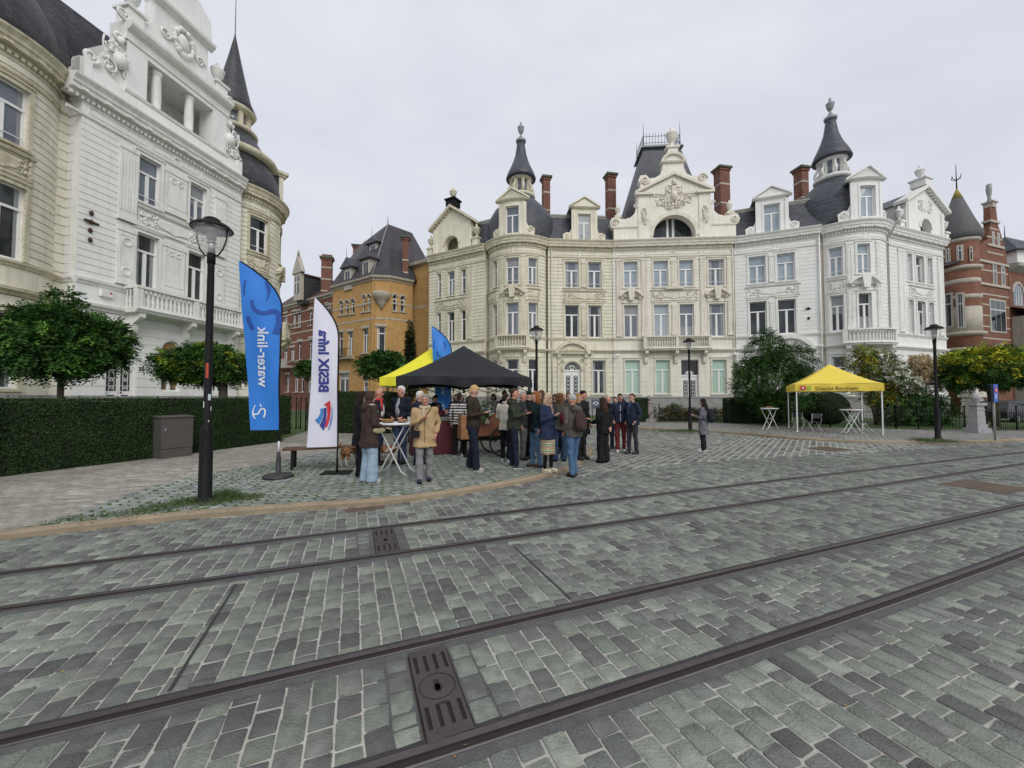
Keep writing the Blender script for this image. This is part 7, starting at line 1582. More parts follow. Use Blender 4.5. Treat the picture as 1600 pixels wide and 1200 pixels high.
# planting along the terrace
for (x0, x1, Y, z, lab, pal) in ((1000, 1020, 30.2, 1.0, 'low green shrubs before the off-white house', DG), (1046, 1060, 28.5, 1.1, 'tuft of green leaves by the white double door', [(.06, .12, .03), (.08, .15, .04)]), (1030, 1150, 27.2, .75, 'dry tawny grasses behind the railing and the bicycle', [(.2, .14, .05), (.16, .12, .05), (.1, .09, .03), (.06, .08, .03)])):
    a, b = PY(x0, 640, Y), PY(x1, 640, Y); n = max(2, int((b.x - a.x) / .8)); bl = [(a.x + (b.x - a.x) * (i + .5) / n, Y + R.uniform(-.3, .3), KH + z * .5, .6, .5, z * .5) for i in range(n)]
    shrub('garden_shrub', (bl[0][0], Y, KH), bl, lab, 130 * n, pal, leaf=(.16, .045), frond=.3, per=8, droop=-.3, stems=n)
# ------------------------------------------------------------------ railings
def railing(p0, p1, label, h=.95, sp=.13, posts=3, gate=False):
    a, b = Vector(p0), Vector(p1); t = thing('iron_railing', label, 'railing', (a.x, a.y, KH), 0, 'black iron garden railings'); L_ = (b - a).length; n = int(L_ / sp)
    mb = MB()
    for i in range(n):
        p = a.lerp(b, (i + .5) / n); p = Vector((p.x, p.y, KH)); mb.tube([p + Vector((0, 0, .05)), p + Vector((0, 0, h)), p + Vector((0, 0, h + .09))], [.011, .011, .003], IRON, 4)
    for z in (.12, h - .1): mb.tube([(a.x, a.y, KH + z), (b.x, b.y, KH + z)], .014, IRON, 4)
    mb.build('bars', t)
    for i in range(posts):
        p = a.lerp(b, i / max(1, posts - 1)); mb = MB(); mb.tube([(p.x, p.y, KH), (p.x, p.y, KH + h + .15)], .03, IRON, 6); mb.ball((p.x, p.y, KH + h + .2), .05, IRON, 6, 5); mb.build('post', t)
RL = [(p.x, p.y) for p in RAIL]
railing(RL[2], RL[3], 'black railing behind the bicycle and the woman with the backpack', posts=2)
railing(RL[4], RL[5], 'black railing behind the golden yellow tent', posts=4); railing(RL[5], (G(1508, 672.5, KH).x, G(1508, 672.5, KH).y), 'black railing before the dark shrubs and plume grass', posts=4)
e0 = G(1542, 673, KH); railing((e0.x, e0.y), (G(1680, 671, KH).x, G(1680, 671, KH).y), 'black railing in front of the parked car', posts=4)
for x0, x1, Y, lab in ((463, 470, 19.5, 'iron garden gate leaf beside the lawn gap'), (478, 488, 18.6, 'dark iron railing stub behind the white flag')):
    a, b = PY(x0, 640, Y), PY(x1, 640, Y); railing((a.x, a.y), (b.x, b.y), lab, 1.35, .12, 2)
GRAN = pmat('grey_granite', (.34, .33, .34), .8, .25, 6, .4, 60); PALEP = pmat('pale_pillar_render', (.60, .58, .50), .8, .1, 2, streak=.3)
def pillar(loc, h, w_, label, mat, ball=True):
    t = thing('stone_pillar', label, 'pillar', loc); mb = MB(); x, y, z = loc
    for a, b, q in ((0, .12, 1.5), (.12, .22, 1.15)): mb.box((x - w_ * q, y - w_ * q, z + h * a), (x + w_ * q, y + w_ * q, z + h * b), mat)
    mb.add([(x + sx * w_ * r_, y + sy * w_ * r_, z + h * k) for k, r_ in ((.22, .95), (.7, .8)) for sx, sy in ((-1, -1), (1, -1), (1, 1), (-1, 1))], [(0, 1, 5, 4), (1, 2, 6, 5), (2, 3, 7, 6), (3, 0, 4, 7), (4, 5, 6, 7)], mat)
    for a in (.4, .58): mb.box((x - w_ * .93, y - w_ * .93, z + h * a), (x + w_ * .93, y + w_ * .93, z + h * (a + .03)), mat)
    mb.box((x - w_ * 1.15, y - w_ * 1.15, z + h * .7), (x + w_ * 1.15, y + w_ * 1.15, z + h * .77), mat); mb.build('shaft', t); mb = MB()
    if ball: mb.lathe((x, y, z), [(w_ * .6, h * .77), (w_ * .4, h * .81), (w_ * .8, h * .86), (w_ * .85, h * .91), (w_ * .5, h * .98), (0, h)], mat, 14); mb.build('finial', t)
    else: mb.lathe((x, y, z), [(w_ * 1.5, h * .77), (w_ * 1.5, h * .83), (w_ * .4, h), (0, h)], mat, 4, smooth=False, a0=math.pi / 4, a1=math.pi / 4 + 2 * math.pi); mb.build('cap', t)
p = G(1527, 676, KH); pillar((p.x, p.y, KH), 1.75, .2, 'carved grey granite gate post with rounded top near the blue sign', GRAN)
p = G(1015, 659, KH); pillar((p.x, p.y, KH), 1.75, .22, 'slim pinkish-grey stone gate post beside the parked bicycle', pmat('pinkish_granite', (.30, .26, .25), .8, .25, 6))
p = PY(1521, 660, 27); pillar((p.x, p.y, KH), 2.3, .42, 'thick pale gate pillar with pyramid cap under the wide tree', PALEP, False)
# ------------------------------------------------------------------ small street things
p = G(251, 717.5, KH); CABM = pmat('brown_grey_cabinet', (.085, .078, .072), .75, .12, 6, .5, 90); yaw = math.atan2(HB[2].y - HB[1].y, HB[2].x - HB[1].x)
q0, q1 = G(251, 717.5, KH), G(300, 711.5, KH); yw = math.atan2(q1.y - q0.y, q1.x - q0.x); t = thing('utility_cabinet', 'brown-grey metal utility cabinet standing against the long hedge', 'cabinet', (q0.x, q0.y, KH), yw); W_ = (q1 - q0).length
mb = MB(); mb.box((0, 0, 0), (W_, .42, .24), CABM); mb.build('base', t, local=True); mb = MB(); mb.box((-.005, -.01, .25), (W_ + .005, .43, 1.06), CABM); mb.box((W_ / 2 - .003, -.0115, .27), (W_ / 2 + .003, -.0095, 1.04), IRON) if False else None; mb.build('body', t, local=True)
mb = MB(); mb.add([(-.03, -.04, 1.06), (W_ + .03, -.04, 1.06), (W_ + .03, .46, 1.06), (-.03, .46, 1.06), (-.03, -.04, 1.08), (W_ + .03, -.04, 1.08), (W_ + .03, .46, 1.12), (-.03, .46, 1.12)], [(0, 3, 2, 1), (4, 5, 6, 7), (0, 1, 5, 4), (1, 2, 6, 5), (2, 3, 7, 6), (3, 0, 4, 7)], CABM); mb.build('lid', t, local=True)
mb = MB(); mb.box((.06, -.02, .72), (.1, -.01, .78), LALU); mb.build('lock', t, local=True)
# bench
q0, q1 = G(440, 735, KH), G(560, 728, KH); q1 = q0 + (q1 - q0).normalized() * 1.75; yw = math.atan2(q1.y - q0.y, q1.x - q0.x); WOOD = pmat('worn_brown_bench_wood', (.13, .075, .045), .8, .35, 5, .5, 20)
t = thing('park_bench', 'low brown backless wooden bench behind the white flag', 'bench', (q0.x, q0.y, KH), yw)
mb = MB()
for k in range(3): mb.box((0, -.02 + k * .15, .42), (1.85, .11 + k * .15, .46), WOOD)
mb.build('seat', t, local=True)
for x in (.2, 1.6):
    mb = MB(); mb.add([(x - .03, -.05, 0), (x + .03, -.05, 0), (x + .03, .02, .42), (x - .03, .02, .42), (x - .03, .02, 0), (x + .03, .02, 0), (x + .03, .09, .42), (x - .03, .09, .42)], [(0, 1, 2, 3), (4, 7, 6, 5), (0, 3, 7, 4), (1, 5, 6, 2), (0, 4, 5, 1), (3, 2, 6, 7)], IRON); mb.box((x - .03, .35, 0), (x + .03, .42, .42), IRON); mb.box((x - .03, 0, .38), (x + .03, .42, .418), IRON); mb.build('leg', t, local=True)
# high tables
WPL = pmat('white_table_plastic', (.74, .75, .76), .4, .04); WST = pmat('white_table_steel', (.70, .70, .68), .4, .06)
def hightable(loc, yaw, label, h=1.06, r_=.40):
    t = thing('high_table', label, 'table', loc, yaw, 'white folding high tables'); mb = MB(); mb.lathe((0, 0, 0), [(0.02, h - .03), (r_ - .03, h - .03), (r_, h - .02), (r_, h), (r_ - .01, h + .008), (0.0, h + .008)], WPL, 28); mb.build('table_top', t, local=True)
    for s in (-1, 1):
        mb = MB(); y = s * .20
        mb.tube([(-.28 * 1, y, h - .04), (.24, y * 1.0, .1), (.36, y, .02)], .015, WST, 8); mb.build('leg', t, local=True)
        mb = MB(); y = s * .14; mb.tube([(.28, y, h - .04), (-.24, y, .1), (-.36, y, .02)], .015, WST, 8); mb.build('leg', t, local=True)
    mb = MB(); mb.tube([(-.28, -.2, h - .05), (-.28, .2, h - .05)], .012, WST, 6); mb.tube([(.28, -.14, h - .05), (.28, .14, h - .05)], .012, WST, 6); mb.tube([(0, -.2, .545), (0, .2, .545)], .012, WST, 6); mb.build('crossbar', t, local=True); return t
p = G(617, 741, KH); HT1 = hightable((p.x, p.y, KH), rad(-12), 'white folding high table with snack bowls between the hooded woman and the man'); HTp = p
p = G(1203, 671.5, KH); H2 = copy_tree(HT1, (p.x, p.y, KH), rz=rad(15), label='lone white high table in front of the clipped hedge'); H2p = p
p = G(1331, 678, KH); H3 = copy_tree(HT1, (p.x, p.y, KH), rz=rad(-10), label='white high table in front of the golden yellow tent'); H3p = p
FOOD = pmat('golden_snack', (.42, .24, .07), .8, .3, 20, .5, 60); BOWL = pmat('brown_snack_bowl', (.2, .12, .06), .7, .2)
def bowl(x, y, z, r_, label, foodmat):
    t = thing('snack_bowl', label, 'bowl', (x, y, z)); mb = MB(); mb.lathe((0, 0, 0), [(.05, 0), (r_ * .8, .01), (r_, .05), (r_ - .01, .05), (r_ * .75, .02), (0, .02)], BOWL, 16); mb.build('dish', t, local=True); mb = MB()
    for i in range(26): a = R.random() * 6.28; q = R.random() ** .5 * r_ * .75; mb.ball((q * math.cos(a), q * math.sin(a), .045 + R.random() * .02), .018, foodmat, 6, 4)
    mb.build('snacks', t, local=True)
bowl(HTp.x - .12, HTp.y - .1, KH + 1.069, .13, 'brown bowl of golden snacks on the table by the hooded woman', FOOD); bowl(HTp.x + .16, HTp.y - .05, KH + 1.069, .11, 'flat dish of pinkish snacks on the same table as the golden ones', pmat('pink_snack', (.45, .22, .17), .8, .2)); bowl(H2p.x, H2p.y, KH + 1.069, .16, 'dish of snacks on the lone white high table', FOOD); bowl(H3p.x - .05, H3p.y, KH + 1.069, .15, 'dark dish of snacks on the table before the golden tent', pmat('dark_snack', (.08, .05, .03), .8, .2))
t = thing('drinking_glass', 'clear drinking glass on the high table beside the snack bowls', 'glass', (HTp.x + .28, HTp.y, KH + 1.069)); mb = MB(); mb.lathe((0, 0, 0), [(.028, 0), (.035, .12), (.032, .12), (.025, .005), (0, .005)], LGL, 12); mb.build('cup', t, local=True)
# folding chairs
def chair(loc, yaw, label):
    t = thing('folding_chair', label, 'chair', loc, yaw, 'dark folding chairs'); SEAT = pmat('black_chair_plastic', (.03, .032, .04), .5, .1)
    mb = MB(); mb.box((-.21, -.2, .43), (.21, .2, .455), SEAT); mb.build('seat', t, local=True); mb = MB(); mb.box((-.21, .19, .62), (.21, .215, .84), SEAT); mb.build('backrest', t, local=True)
    for s in (-1, 1):
        mb = MB(); mb.tube([(s * .22, .2, .84), (s * .22, .17, .45), (s * .22, -.2, .0)], .011, WST, 6); mb.tube([(s * .2, -.12, .43), (s * .2, .25, 0)], .011, WST, 6); mb.build('leg', t, local=True)
    return t
p = G(1272, 674, KH); c1 = chair((p.x, p.y, KH), rad(180), 'dark folding chair seen from behind, inside the golden tent'); p = G(1254, 671, KH); copy_tree(c1, (p.x, p.y + .2, KH), rz=rad(120), label='dark folding chair beside the tent leg nearest the big green shrub'); p = G(1352, 674, KH); copy_tree(c1, (p.x, p.y, KH), rz=rad(30), label='dark folding chair behind the table before the golden tent')
# blue sign
p = G(1555, 688, KH); t = thing('parking_sign', 'small blue information sign on a grey post at the kerb', 'sign', (p.x, p.y, KH), rad(20)); mb = MB(); mb.tube([(0, 0, 0), (0, 0, 2.0)], .035, PLINTH, 8); mb.build('post', t, local=True)
SB = pmat('sign_blue', (.02, .10, .45), .4, .05); mb = MB(); mb.box((-.13, -.06, 1.42), (.17, .06, 2.08), SB); mb.box((-.3, -.05, 1.42), (-.131, .05, 2.06), IRON); mb.build('panel', t, local=True); mb = MB(); logoA(mb, -.06, -.068, 1.78, .17)
for k in range(3): mb.box((-.07, -.066, 1.68 - k * .06), (.11, -.062, 1.7 - k * .06), PAINTW)
mb.build('print', t, local=True)
# display board and low wall near the terrace
p = PY(931, 640, 29.5); t = thing('display_board', 'small grey-blue board with a white diamond, standing by the terrace plinth', 'board', (p.x, p.y, KH)); mb = MB(); mb.box((-.32, 0, .75), (.32, .05, 1.45), pmat('board_blue_grey', (.09, .11, .15), .5, .1)); mb.build('panel', t, local=True)
for s in (-.25, .25): mb = MB(); mb.box((s - .02, .01, 0), (s + .02, .04, .75), IRON); mb.build('leg', t, local=True)
mb = MB(); mb.add([(0, -.003, 1.3), (-.25, -.003, 1.15), (0, -.003, 1.0), (.25, -.003, 1.15), (0, -.003, 1.25), (-.17, -.003, 1.15), (0, -.003, 1.05), (.17, -.003, 1.15)], [(0, 1, 5, 4), (1, 2, 6, 5), (2, 3, 7, 6), (3, 0, 4, 7)], PAINTW); mb.build('print', t, local=True)
# ------------------------------------------------------------------ bicycle, car, cart, stall
RUB = pmat('black_tyre', (.015, .015, .015), .8, .1); CHR = pmat('bike_metal', (.25, .25, .26), .35, .1, metal=.7)
def wheel(mb_parent, c, r_, name='wheel', axis='y', wd=.02):
    mb = MB(); n = 24; pts = [(c[0] + r_ * math.cos(2 * math.pi * i / n), c[1], c[2] + r_ * math.sin(2 * math.pi * i / n)) for i in range(n + 1)]; mb.tube(pts, wd, RUB, 6, up=(0, 1, 0))
    for i in range(14): a = 2 * math.pi * i / 14; mb.tube([c, (c[0] + r_ * math.cos(a), c[1], c[2] + r_ * math.sin(a))], .003, CHR, 3)
    mb.tube([(c[0], c[1] - .04, c[2]), (c[0], c[1] + .04, c[2])], .025, CHR, 8); return mb.build(name, mb_parent, local=True)
p = G(1038, 659.5, KH); t = thing('bicycle', 'dark bicycle parked against the railing beside the stone gate post', 'bicycle', (p.x, p.y, KH), rad(-3)); wheel(t, (-.62, 0, .33), .33); wheel(t, (.62, 0, .33), .33)
mb = MB(); B = IRON
for a, b in (((-.62, 0, .33), (-.1, 0, .28)), ((-.1, 0, .28), (-.25, 0, .85)), ((-.62, 0, .33), (-.22, 0, .75)), ((-.1, 0, .28), (.42, 0, .75)), ((-.22, 0, .62), (.42, 0, .78)), ((.38, 0, .98), (.62, 0, .33))): mb.tube([a, b], .018, B, 6)
mb.build('frame', t, local=True); mb = MB(); mb.ball((-.27, 0, .9), (.13, .07, .035), B, 8, 5); mb.build('saddle', t, local=True); mb = MB(); mb.tube([(.3, -.27, 1.05), (.36, -.1, 1.06), (.36, .1, 1.06), (.3, .27, 1.05)], .014, B, 6); mb.tube([(.36, 0, 1.06), (.39, 0, .95)], .016, B, 6); mb.build('handlebar', t, local=True)
mb = MB(); mb.box((.55, -.2, .72), (.9, .2, .95), pmat('dark_basket', (.04, .035, .03), .8)); mb.build('basket', t, local=True); mb = MB()
for s in (-1, 1): mb.tube([(-.1, s * .04, .28), (-.1 + s * .12, s * .1, .2)], .012, B, 5)
mb.build('pedal', t, local=True)
# parked car seen past the tree
p = PY(1572, 660, 25.5); t = thing('parked_car', 'dark estate car parked behind the railing under the wide tree', 'car', (p.x + 1.2, p.y + .4, 0), rad(8)); CARP = pmat('dark_car_paint', (.018, .02, .026), .25, .05, spec=.7)
prof = [(-2.2, .35), (-2.25, .75), (-2.1, 1.0), (-1.75, 1.42), (-1.2, 1.5), (.3, 1.48), (1.05, 1.02), (1.95, .88), (2.2, .65), (2.2, .35)]; vs = []; secs = [(-.88, .97, .9), (-.9, 1, 1), (.9, 1, 1), (.88, .97, .9)]
mb = MB(); n = len(prof); vs = []
for y, _, _ in ((-.86, 0, 0), (-.82, 0, 0), (.82, 0, 0), (.86, 0, 0)):
    for x, z in prof: vs.append((x, y * (1 if z < 1.05 else .8), z))
mb.add(vs, [tuple(range(n))] + [tuple(range(3 * n, 4 * n))[::-1]] + [(k * n + i, k * n + (i + 1) % n, (k + 1) * n + (i + 1) % n, (k + 1) * n + i) for k in range(3) for i in range(n)], CARP); mb.build('body', t, local=True)
mb = MB()
for s in (-1, 1): mb.add([(-1.7, s * .755, 1.04), (.85, s * .755, 1.06), (.3, s * .705, 1.42), (-1.5, s * .705, 1.4)], [(0, 1, 2, 3)], GL_DARK); mb.add([(-.45, s * .757, 1.04), (-.38, s * .757, 1.04), (-.38, s * .707, 1.42), (-.45, s * .707, 1.42)], [(0, 1, 2, 3)], CARP)
mb.build('window', t, local=True)
for x in (-1.4, 1.4):
    for y in (-.8, .8): mb = MB(); mb.tube([(x, y - .1, .33), (x, y + .1, .33)], .33, RUB, 20); mb.tube([(x, y - .105, .33), (x, y + .105, .33)], .2, CHR, 14, False); mb.build('wheel', t, local=True)
for y in (-.6, .6): mb = MB(); mb.ball((2.16, y, .7), (.06, .18, .08), PAINTW, 8, 5); mb.build('headlight', t, local=True)
# stall under the black tent
MAR = pmat('dark_red_table_cloth', (.075, .012, .018), .9, .15, 2, .4, 8)
a, b = G(645, 712, KH), G(712, 709, KH); yw = math.atan2(b.y - a.y, b.x - a.x); Lt = (b - a).length; t = thing('stall_table', 'market table covered by a dark red cloth to the ground under the black tent', 'table', (a.x, a.y, KH), yw)
mb = MB(); vs = []; n = 40; per = []
for i in range(n): 
    f = i / n * (2 * Lt + 1.4)
    if f < Lt: q = (f, 0)
    elif f < Lt + .7: q = (Lt, f - Lt)
    elif f < 2 * Lt + .7: q = (2 * Lt + .7 - f, .7)
    else: q = (0, 2 * Lt + 1.4 - f)
    per.append(q)
for z, e in ((.93, 0), (.9, .015), (0.02, .05)):
    for i, (x, y) in enumerate(per): w_ = e + (.025 * math.sin(i * 1.9) if z < .5 else 0); vs.append((x + (w_ if x > Lt / 2 else -w_), y + (w_ if y > .35 else -w_), z))
mb.add(vs, [(k * n + i, k * n + (i + 1) % n, (k + 1) * n + (i + 1) % n, (k + 1) * n + i) for k in range(2) for i in range(n)] + [tuple(range(n))], MAR, True); mb.build('tablecloth', t, local=True)
mb = MB(); mb.box((.05, .05, .0), (Lt - .05, .65, .92), MAR); mb.build('table_frame', t, local=True)
M = Matrix.Translation((a.x, a.y, KH)) @ Matrix.Rotation(yw, 4, 'Z')
for x, y, sz, col, lab in ((.25, .3, (.2, .15, .06), (.5, .48, .44), 'pale folded paper stack on the dark red stall cloth'), (.8, .25, (.25, .12, .1), (.16, .16, .14), 'grey crumpled bag on the dark red stall cloth')):
    q = M @ Vector((x, y, .93)); mb = MB(); mb.box((-sz[0], -sz[1], 0), (sz[0], sz[1], sz[2] * .7), pmat(lab[:10].replace(' ', '_'), col, .8, .2)); mb.box((-sz[0] * .7, -sz[1] * .6, sz[2] * .7), (sz[0] * .8, sz[1] * .8, sz[2]), MATS[lab[:10].replace(' ', '_')]); o = mb.build('bag' if 'bag' in lab else 'paper_stack', local=True); o.location = q; o.rotation_euler = (0, 0, yw); tag(o, lab, 'bag' if 'bag' in lab else 'papers')
# wooden drinks cart
a, b = G(722, 716, KH), G(792, 712, KH); yw = math.atan2(b.y - a.y, b.x - a.x); t = thing('wooden_cart', 'wooden plank cart with big spoked wheel and leafy bouquet under the black tent', 'cart', (a.x, a.y, KH), yw); CW = pmat('reddish_cart_wood', (.17, .065, .03), .6, .3, 4, .4, 18); CW2 = pmat('light_cart_wood', (.30, .14, .06), .6, .25, 4, .4, 18)
Lc = (b - a).length
mb = MB()
for k in range(4): mb.box((.42, .0, .55 + k * .15), (Lc + .1, .05, .692 + k * .15), CW)
for k in range(4): mb.box((.42, .6, .55 + k * .15), (Lc + .1, .65, .692 + k * .15), CW)
mb.box((Lc + .05, .05, .55), (Lc + .1, .6, 1.14), CW); mb.box((.42, .05, .55), (.47, .6, 1.14), CW); mb.box((.42, .05, .55), (Lc + .1, .6, .6), CW); mb.build('crate_body', t, local=True)
mb = MB(); mb.box((-.05, -.1, .5), (.4, -.04, 1.13), CW2); mb.box((-.05, -.04, .5), (-.01, .55, 1.13), CW2); mb.box((.36, -.04, .5), (.4, .55, 1.13), CW2); mb.ball((.17, -.1, .62), (.03, .01, .03), IRON, 8, 5); mb.build('crate_body', t, local=True)
wheel(t, (Lc - .12, -.1, .40), .40, wd=.025); wheel(t, (Lc - .12, .75, .40), .40, wd=.025)
mb = MB(); mb.box((0, .1, .42), (Lc, .5, .5), IRON); mb.box((.1, .1, 0), (.16, .16, .42), IRON); mb.box((.1, .45, 0), (.16, .51, .42), IRON); mb.build('chassis', t, local=True)
q = Matrix.Translation((a.x, a.y, KH)) @ Matrix.Rotation(yw, 4, 'Z') @ Vector((.6, .05, 1.25)); bt = thing('flower_bouquet', 'bouquet of green leaves and small white flowers on the wooden cart', 'flowers', tuple(q)); mb = MB(); mb.lathe(tuple(q), [(.06, -.25), (.08, -.1), (.07, -.05)], PLINTH, 10); mb.build('vase', bt); crown('leaves', [(q.x, q.y, q.z, .2, .16, .25), (q.x + .05, q.y - .08, q.z - .18, .14, .1, .2)], 130, [(.04, .09, .03), (.06, .12, .04), (.08, .14, .06), (.4, .42, .36)], bt, leaf=(.06, .03), frond=.12, per=8)
# ------------------------------------------------------------------ people and dogs
SKIN = {'fair': pmat('fair_skin', (.52, .31, .23), .55, .06, 12), 'red': pmat('ruddy_skin', (.50, .24, .17), .55, .06, 12), 'dark': pmat('brown_skin', (.16, .085, .055), .55, .06, 12)}
EYE = pmat('dark_eye', (.02, .015, .012), .3, 0); LIP = pmat('lip_tone', (.33, .12, .10), .5, 0)
def cloth(col, nm=None): return pmat('cloth_%02x%02x%02x' % tuple(int(min(.999, c) * 255) for c in col) if nm is None else nm, col, .85, .14, 6, .35, 90, spec=.2)
def remesh(mb, vox, mat, name, parent, extra=None, fold=0.0, seed=0.0, smooth=1, stretch=(5, 5, 3.2)):
    me = bpy.data.meshes.new('tmp'); me.from_pydata([tuple(v) for v in mb.v], [], mb.f); o = bpy.data.objects.new('tmp', me); COL.objects.link(o)
    md = o.modifiers.new('r', 'REMESH'); md.mode = 'VOXEL'; md.voxel_size = vox; md.use_smooth_shade = True
    if smooth: ms = o.modifiers.new('s', 'SMOOTH'); ms.factor = .6; ms.iterations = smooth
    dg = bpy.context.evaluated_depsgraph_get(); m2 = bpy.data.meshes.new_from_object(o.evaluated_get(dg)); bpy.data.objects.remove(o); bpy.data.meshes.remove(me)
    n = len(m2.vertices); co = np.empty(n * 3, np.float32); m2.vertices.foreach_get('co', co); co = co.reshape(-1, 3)
    if fold:
        no = np.empty(n * 3, np.float32); m2.vertices.foreach_get('normal', no); no = no.reshape(-1, 3)
        d = np.array([noise.noise(Vector((x * stretch[0] + seed, y * stretch[1], z * stretch[2]))) + .6 * noise.noise(Vector((x * 14, y * 14 + seed, z * 9))) for x, y, z in co]); co = co + no * (d * fold)[:, None]
    Fc = [list(p.vertices) for p in m2.polygons]; bpy.data.meshes.remove(m2)
    out = MB(); out.add([tuple(c) for c in co], Fc, mat, True)
    if extra: extra(out)
    return out, (out.build(name, parent, local=True) if parent is not None else None)
def torso(mb, rings, mat, n=14):
    vs = []
    for (cx, cy, z, rx, ry) in rings:
        for k in range(n): a = 2 * math.pi * k / n; c, s = math.cos(a), math.sin(a); e = .82; vs.append((cx + rx * math.copysign(abs(c) ** e, c), cy + ry * math.copysign(abs(s) ** e, s), z))
    m = len(rings); mb.add(vs, [(i * n + k, i * n + (k + 1) % n, (i + 1) * n + (k + 1) % n, (i + 1) * n + k) for i in range(m - 1) for k in range(n)] + [tuple(range(n))[::-1], tuple(range((m - 1) * n, m * n))], mat, True)
ARMS = {'down': ((.245, -.03, 1.15), (.25, .05, .90)), 'phone': ((.235, .03, 1.13), (.07, .27, 1.19)), 'pocket': ((.275, -.07, 1.16), (.215, .06, .96)), 'chest': ((.25, .0, 1.15), (.06, .20, 1.26)), 'raise': ((.30, .16, 1.50), (.20, .17, 1.73)), 'talk': ((.24, 0, 1.14), (.20, .24, 1.06)), 'fold': ((.25, .04, 1.15), (-.02, .22, 1.14)), 'back': ((.25, -.09, 1.15), (.10, -.17, .95))}
GRP = 'people gathered round the tents'
def person(px, py, h, face, label, top, legs, hair, haircol=(.05, .03, .02), skin='fair', arms=('down', 'down'), kind='jacket', length=.86, bulk=1.0, shoe=(.03, .03, .03), step=.0, flare=0.0, wide=1.0, scarf=None, head=(0, 0), sit=False, Z=None, skirt=None, shirt=None, vox=.0135, z0=None, lean=0.0, socks=None):
    """face: compass of the chest in the picture, degrees: 0 = towards the camera, 90 = facing right, 180 = away"""
    z0 = KH if z0 is None else z0
    step = step or R.uniform(-.12, .2); head = (head[0] + R.uniform(-4, 9), head[1] + R.uniform(-22, 22) * (head[1] == 0)); face += R.uniform(-8, 8)
    p = G(px, py, z0) if Z is None else PY(px, 640, Z); s = h / 1.76; cam_a = math.atan2(p.y, p.x)     # direction camera -> person
    yaw = cam_a + math.pi + rad(face) - math.pi / 2
    t = thing('person', label, 'person', (p.x, p.y, z0), yaw, GRP); t.scale = (s, s, s); SK = SKIN[skin]
    T_, Lg = cloth(top), cloth(legs); hx, hy = rad(head[0]), rad(head[1]); dz = -.42 if sit else 0
    def off(q): return (q[0], q[1] + lean * max(0, q[2] - .9), q[2] + dz)
    hc = Vector(off((0, .015, 1.635))); HM = Matrix.Translation(hc) @ Matrix.Rotation(hy, 4, 'Z') @ Matrix.Rotation(-hx, 4, 'X')
    ank = [(-.095, -step * .5, .08), (.095, step * .5, .08)]; kn = [(-.10, -step * .28 + .02, .49), (.10, step * .28 + .02, .49)]
    if sit: ank = [(-.1, .42, .08), (.1, .42, .08)]; kn = [(-.11, .42, .5), (.11, .42, .5)]
    hip = [(-.09, 0, .93 + dz), (.09, 0, .93 + dz)]
    A = []
    for sgn, k in ((-1, arms[0]), (1, arms[1])):
        e, w_ = ARMS[k]; b = bulk; A.append((off((sgn * .185, 0, 1.425)), off((sgn * e[0] * (.85 + .15 * b), e[1], e[2])), off((sgn * w_[0], w_[1], w_[2])), sgn, k))
    # ---- body
    mb = MB()
    mb.ball((0, 0, .012), (.074, .093, .112), SK, 14, 10, M=HM); mb.ball((0, .028, -.062), (.052, .055, .055), SK, 10, 7, M=HM); mb.ball((0, .104, -.02), (.014, .022, .02), SK, 6, 5, M=HM); mb.tube([(0, .09, .03), (0, .108, -.018)], [.008, .012], SK, 6, M=HM)
    for sg in (-1, 1): mb.ball((sg * .076, -.008, -.01), (.012, .02, .032), SK, 6, 5, M=HM)
    mb.tube([off((0, -.01, 1.40)), off((0, -.005, 1.50)), tuple(hc + Vector((0, -.01, -.06)))], [.066, .056, .055], SK, 10)
    torso(mb, [(*off((0, 0, .90))[:3], .15, .10), (*off((0, 0, 1.08)), .13, .095), (*off((0, 0, 1.3)), .16, .11), (*off((0, 0, 1.44)), .15, .07)], SK)
    for sh, el, wr, sg, k in A: mb.tube([sh, el, wr], [.048, .04, .028], SK, 8)
    for i in range(2): mb.tube([hip[i], kn[i], ank[i]], [.085, .052, .038], SK, 8)
    def hands(out):
        for sh, el, wr, sg, k in A:
            w_, e_ = Vector(wr), Vector(el); d = (w_ - e_).normalized(); sd_ = Vector((sg, 0, 0)); sd_ = (sd_ - d * sd_.dot(d)); sd_ = sd_.normalized() if sd_.length > .05 else Vector((0, 1, 0)); nn = d.cross(sd_)
            pts = [w_, w_ + d * .035, w_ + d * .085]; out.tube(pts, [.026, .034, .036], SK, 8, up=tuple(sd_), sx=1.05, sy=.5)
            curl = nn * (.6 if k in ('phone', 'chest', 'talk') else .3) * (1 if nn.y * 0 + nn.z > 0 else -1)
            for j, L_ in enumerate((.062, .072, .068, .054)):
                b = w_ + d * .08 + sd_ * (-.027 + .018 * j); out.tube([b, b + d * L_ * .5 + curl * L_ * .18, b + d * L_ * .85 + curl * L_ * .55], [.0095, .0088, .007], SK, 6)
            b = w_ + d * .03 - sd_ * .03; out.tube([b, b + d * .03 - sd_ * .025, b + d * .06 - sd_ * .028 + curl * .02], [.012, .0105, .008], SK, 6)
        for sg in (-1, 1):
            out.ball((sg * .03, .086, .018), (.0135, .008, .0085), EYE, 8, 5, M=HM); out.box((sg * .03 - .018, .083, .037), (sg * .03 + .018, .094, .0435), cloth(haircol if hair != 'bald' else (.1, .07, .05)), M=HM)
        out.box((-.022, .074, -.066), (.022, .0865, -.058), LIP, M=HM)
    remesh(mb, .0125, SK, 'body', t, extra=hands, smooth=2)
    # ---- trousers / skirt
    mb = MB(); wd = wide
    if not sit or True:
        torso(mb, [(*off((0, 0, .80))[:2], .84 + dz, .155 * (.6 + .4 * bulk), .115), (*off((0, 0, .92)), .165 * (.5 + .5 * bulk), .12), (*off((0, 0, 1.02)), .15 * (.5 + .5 * bulk), .11)], Lg)
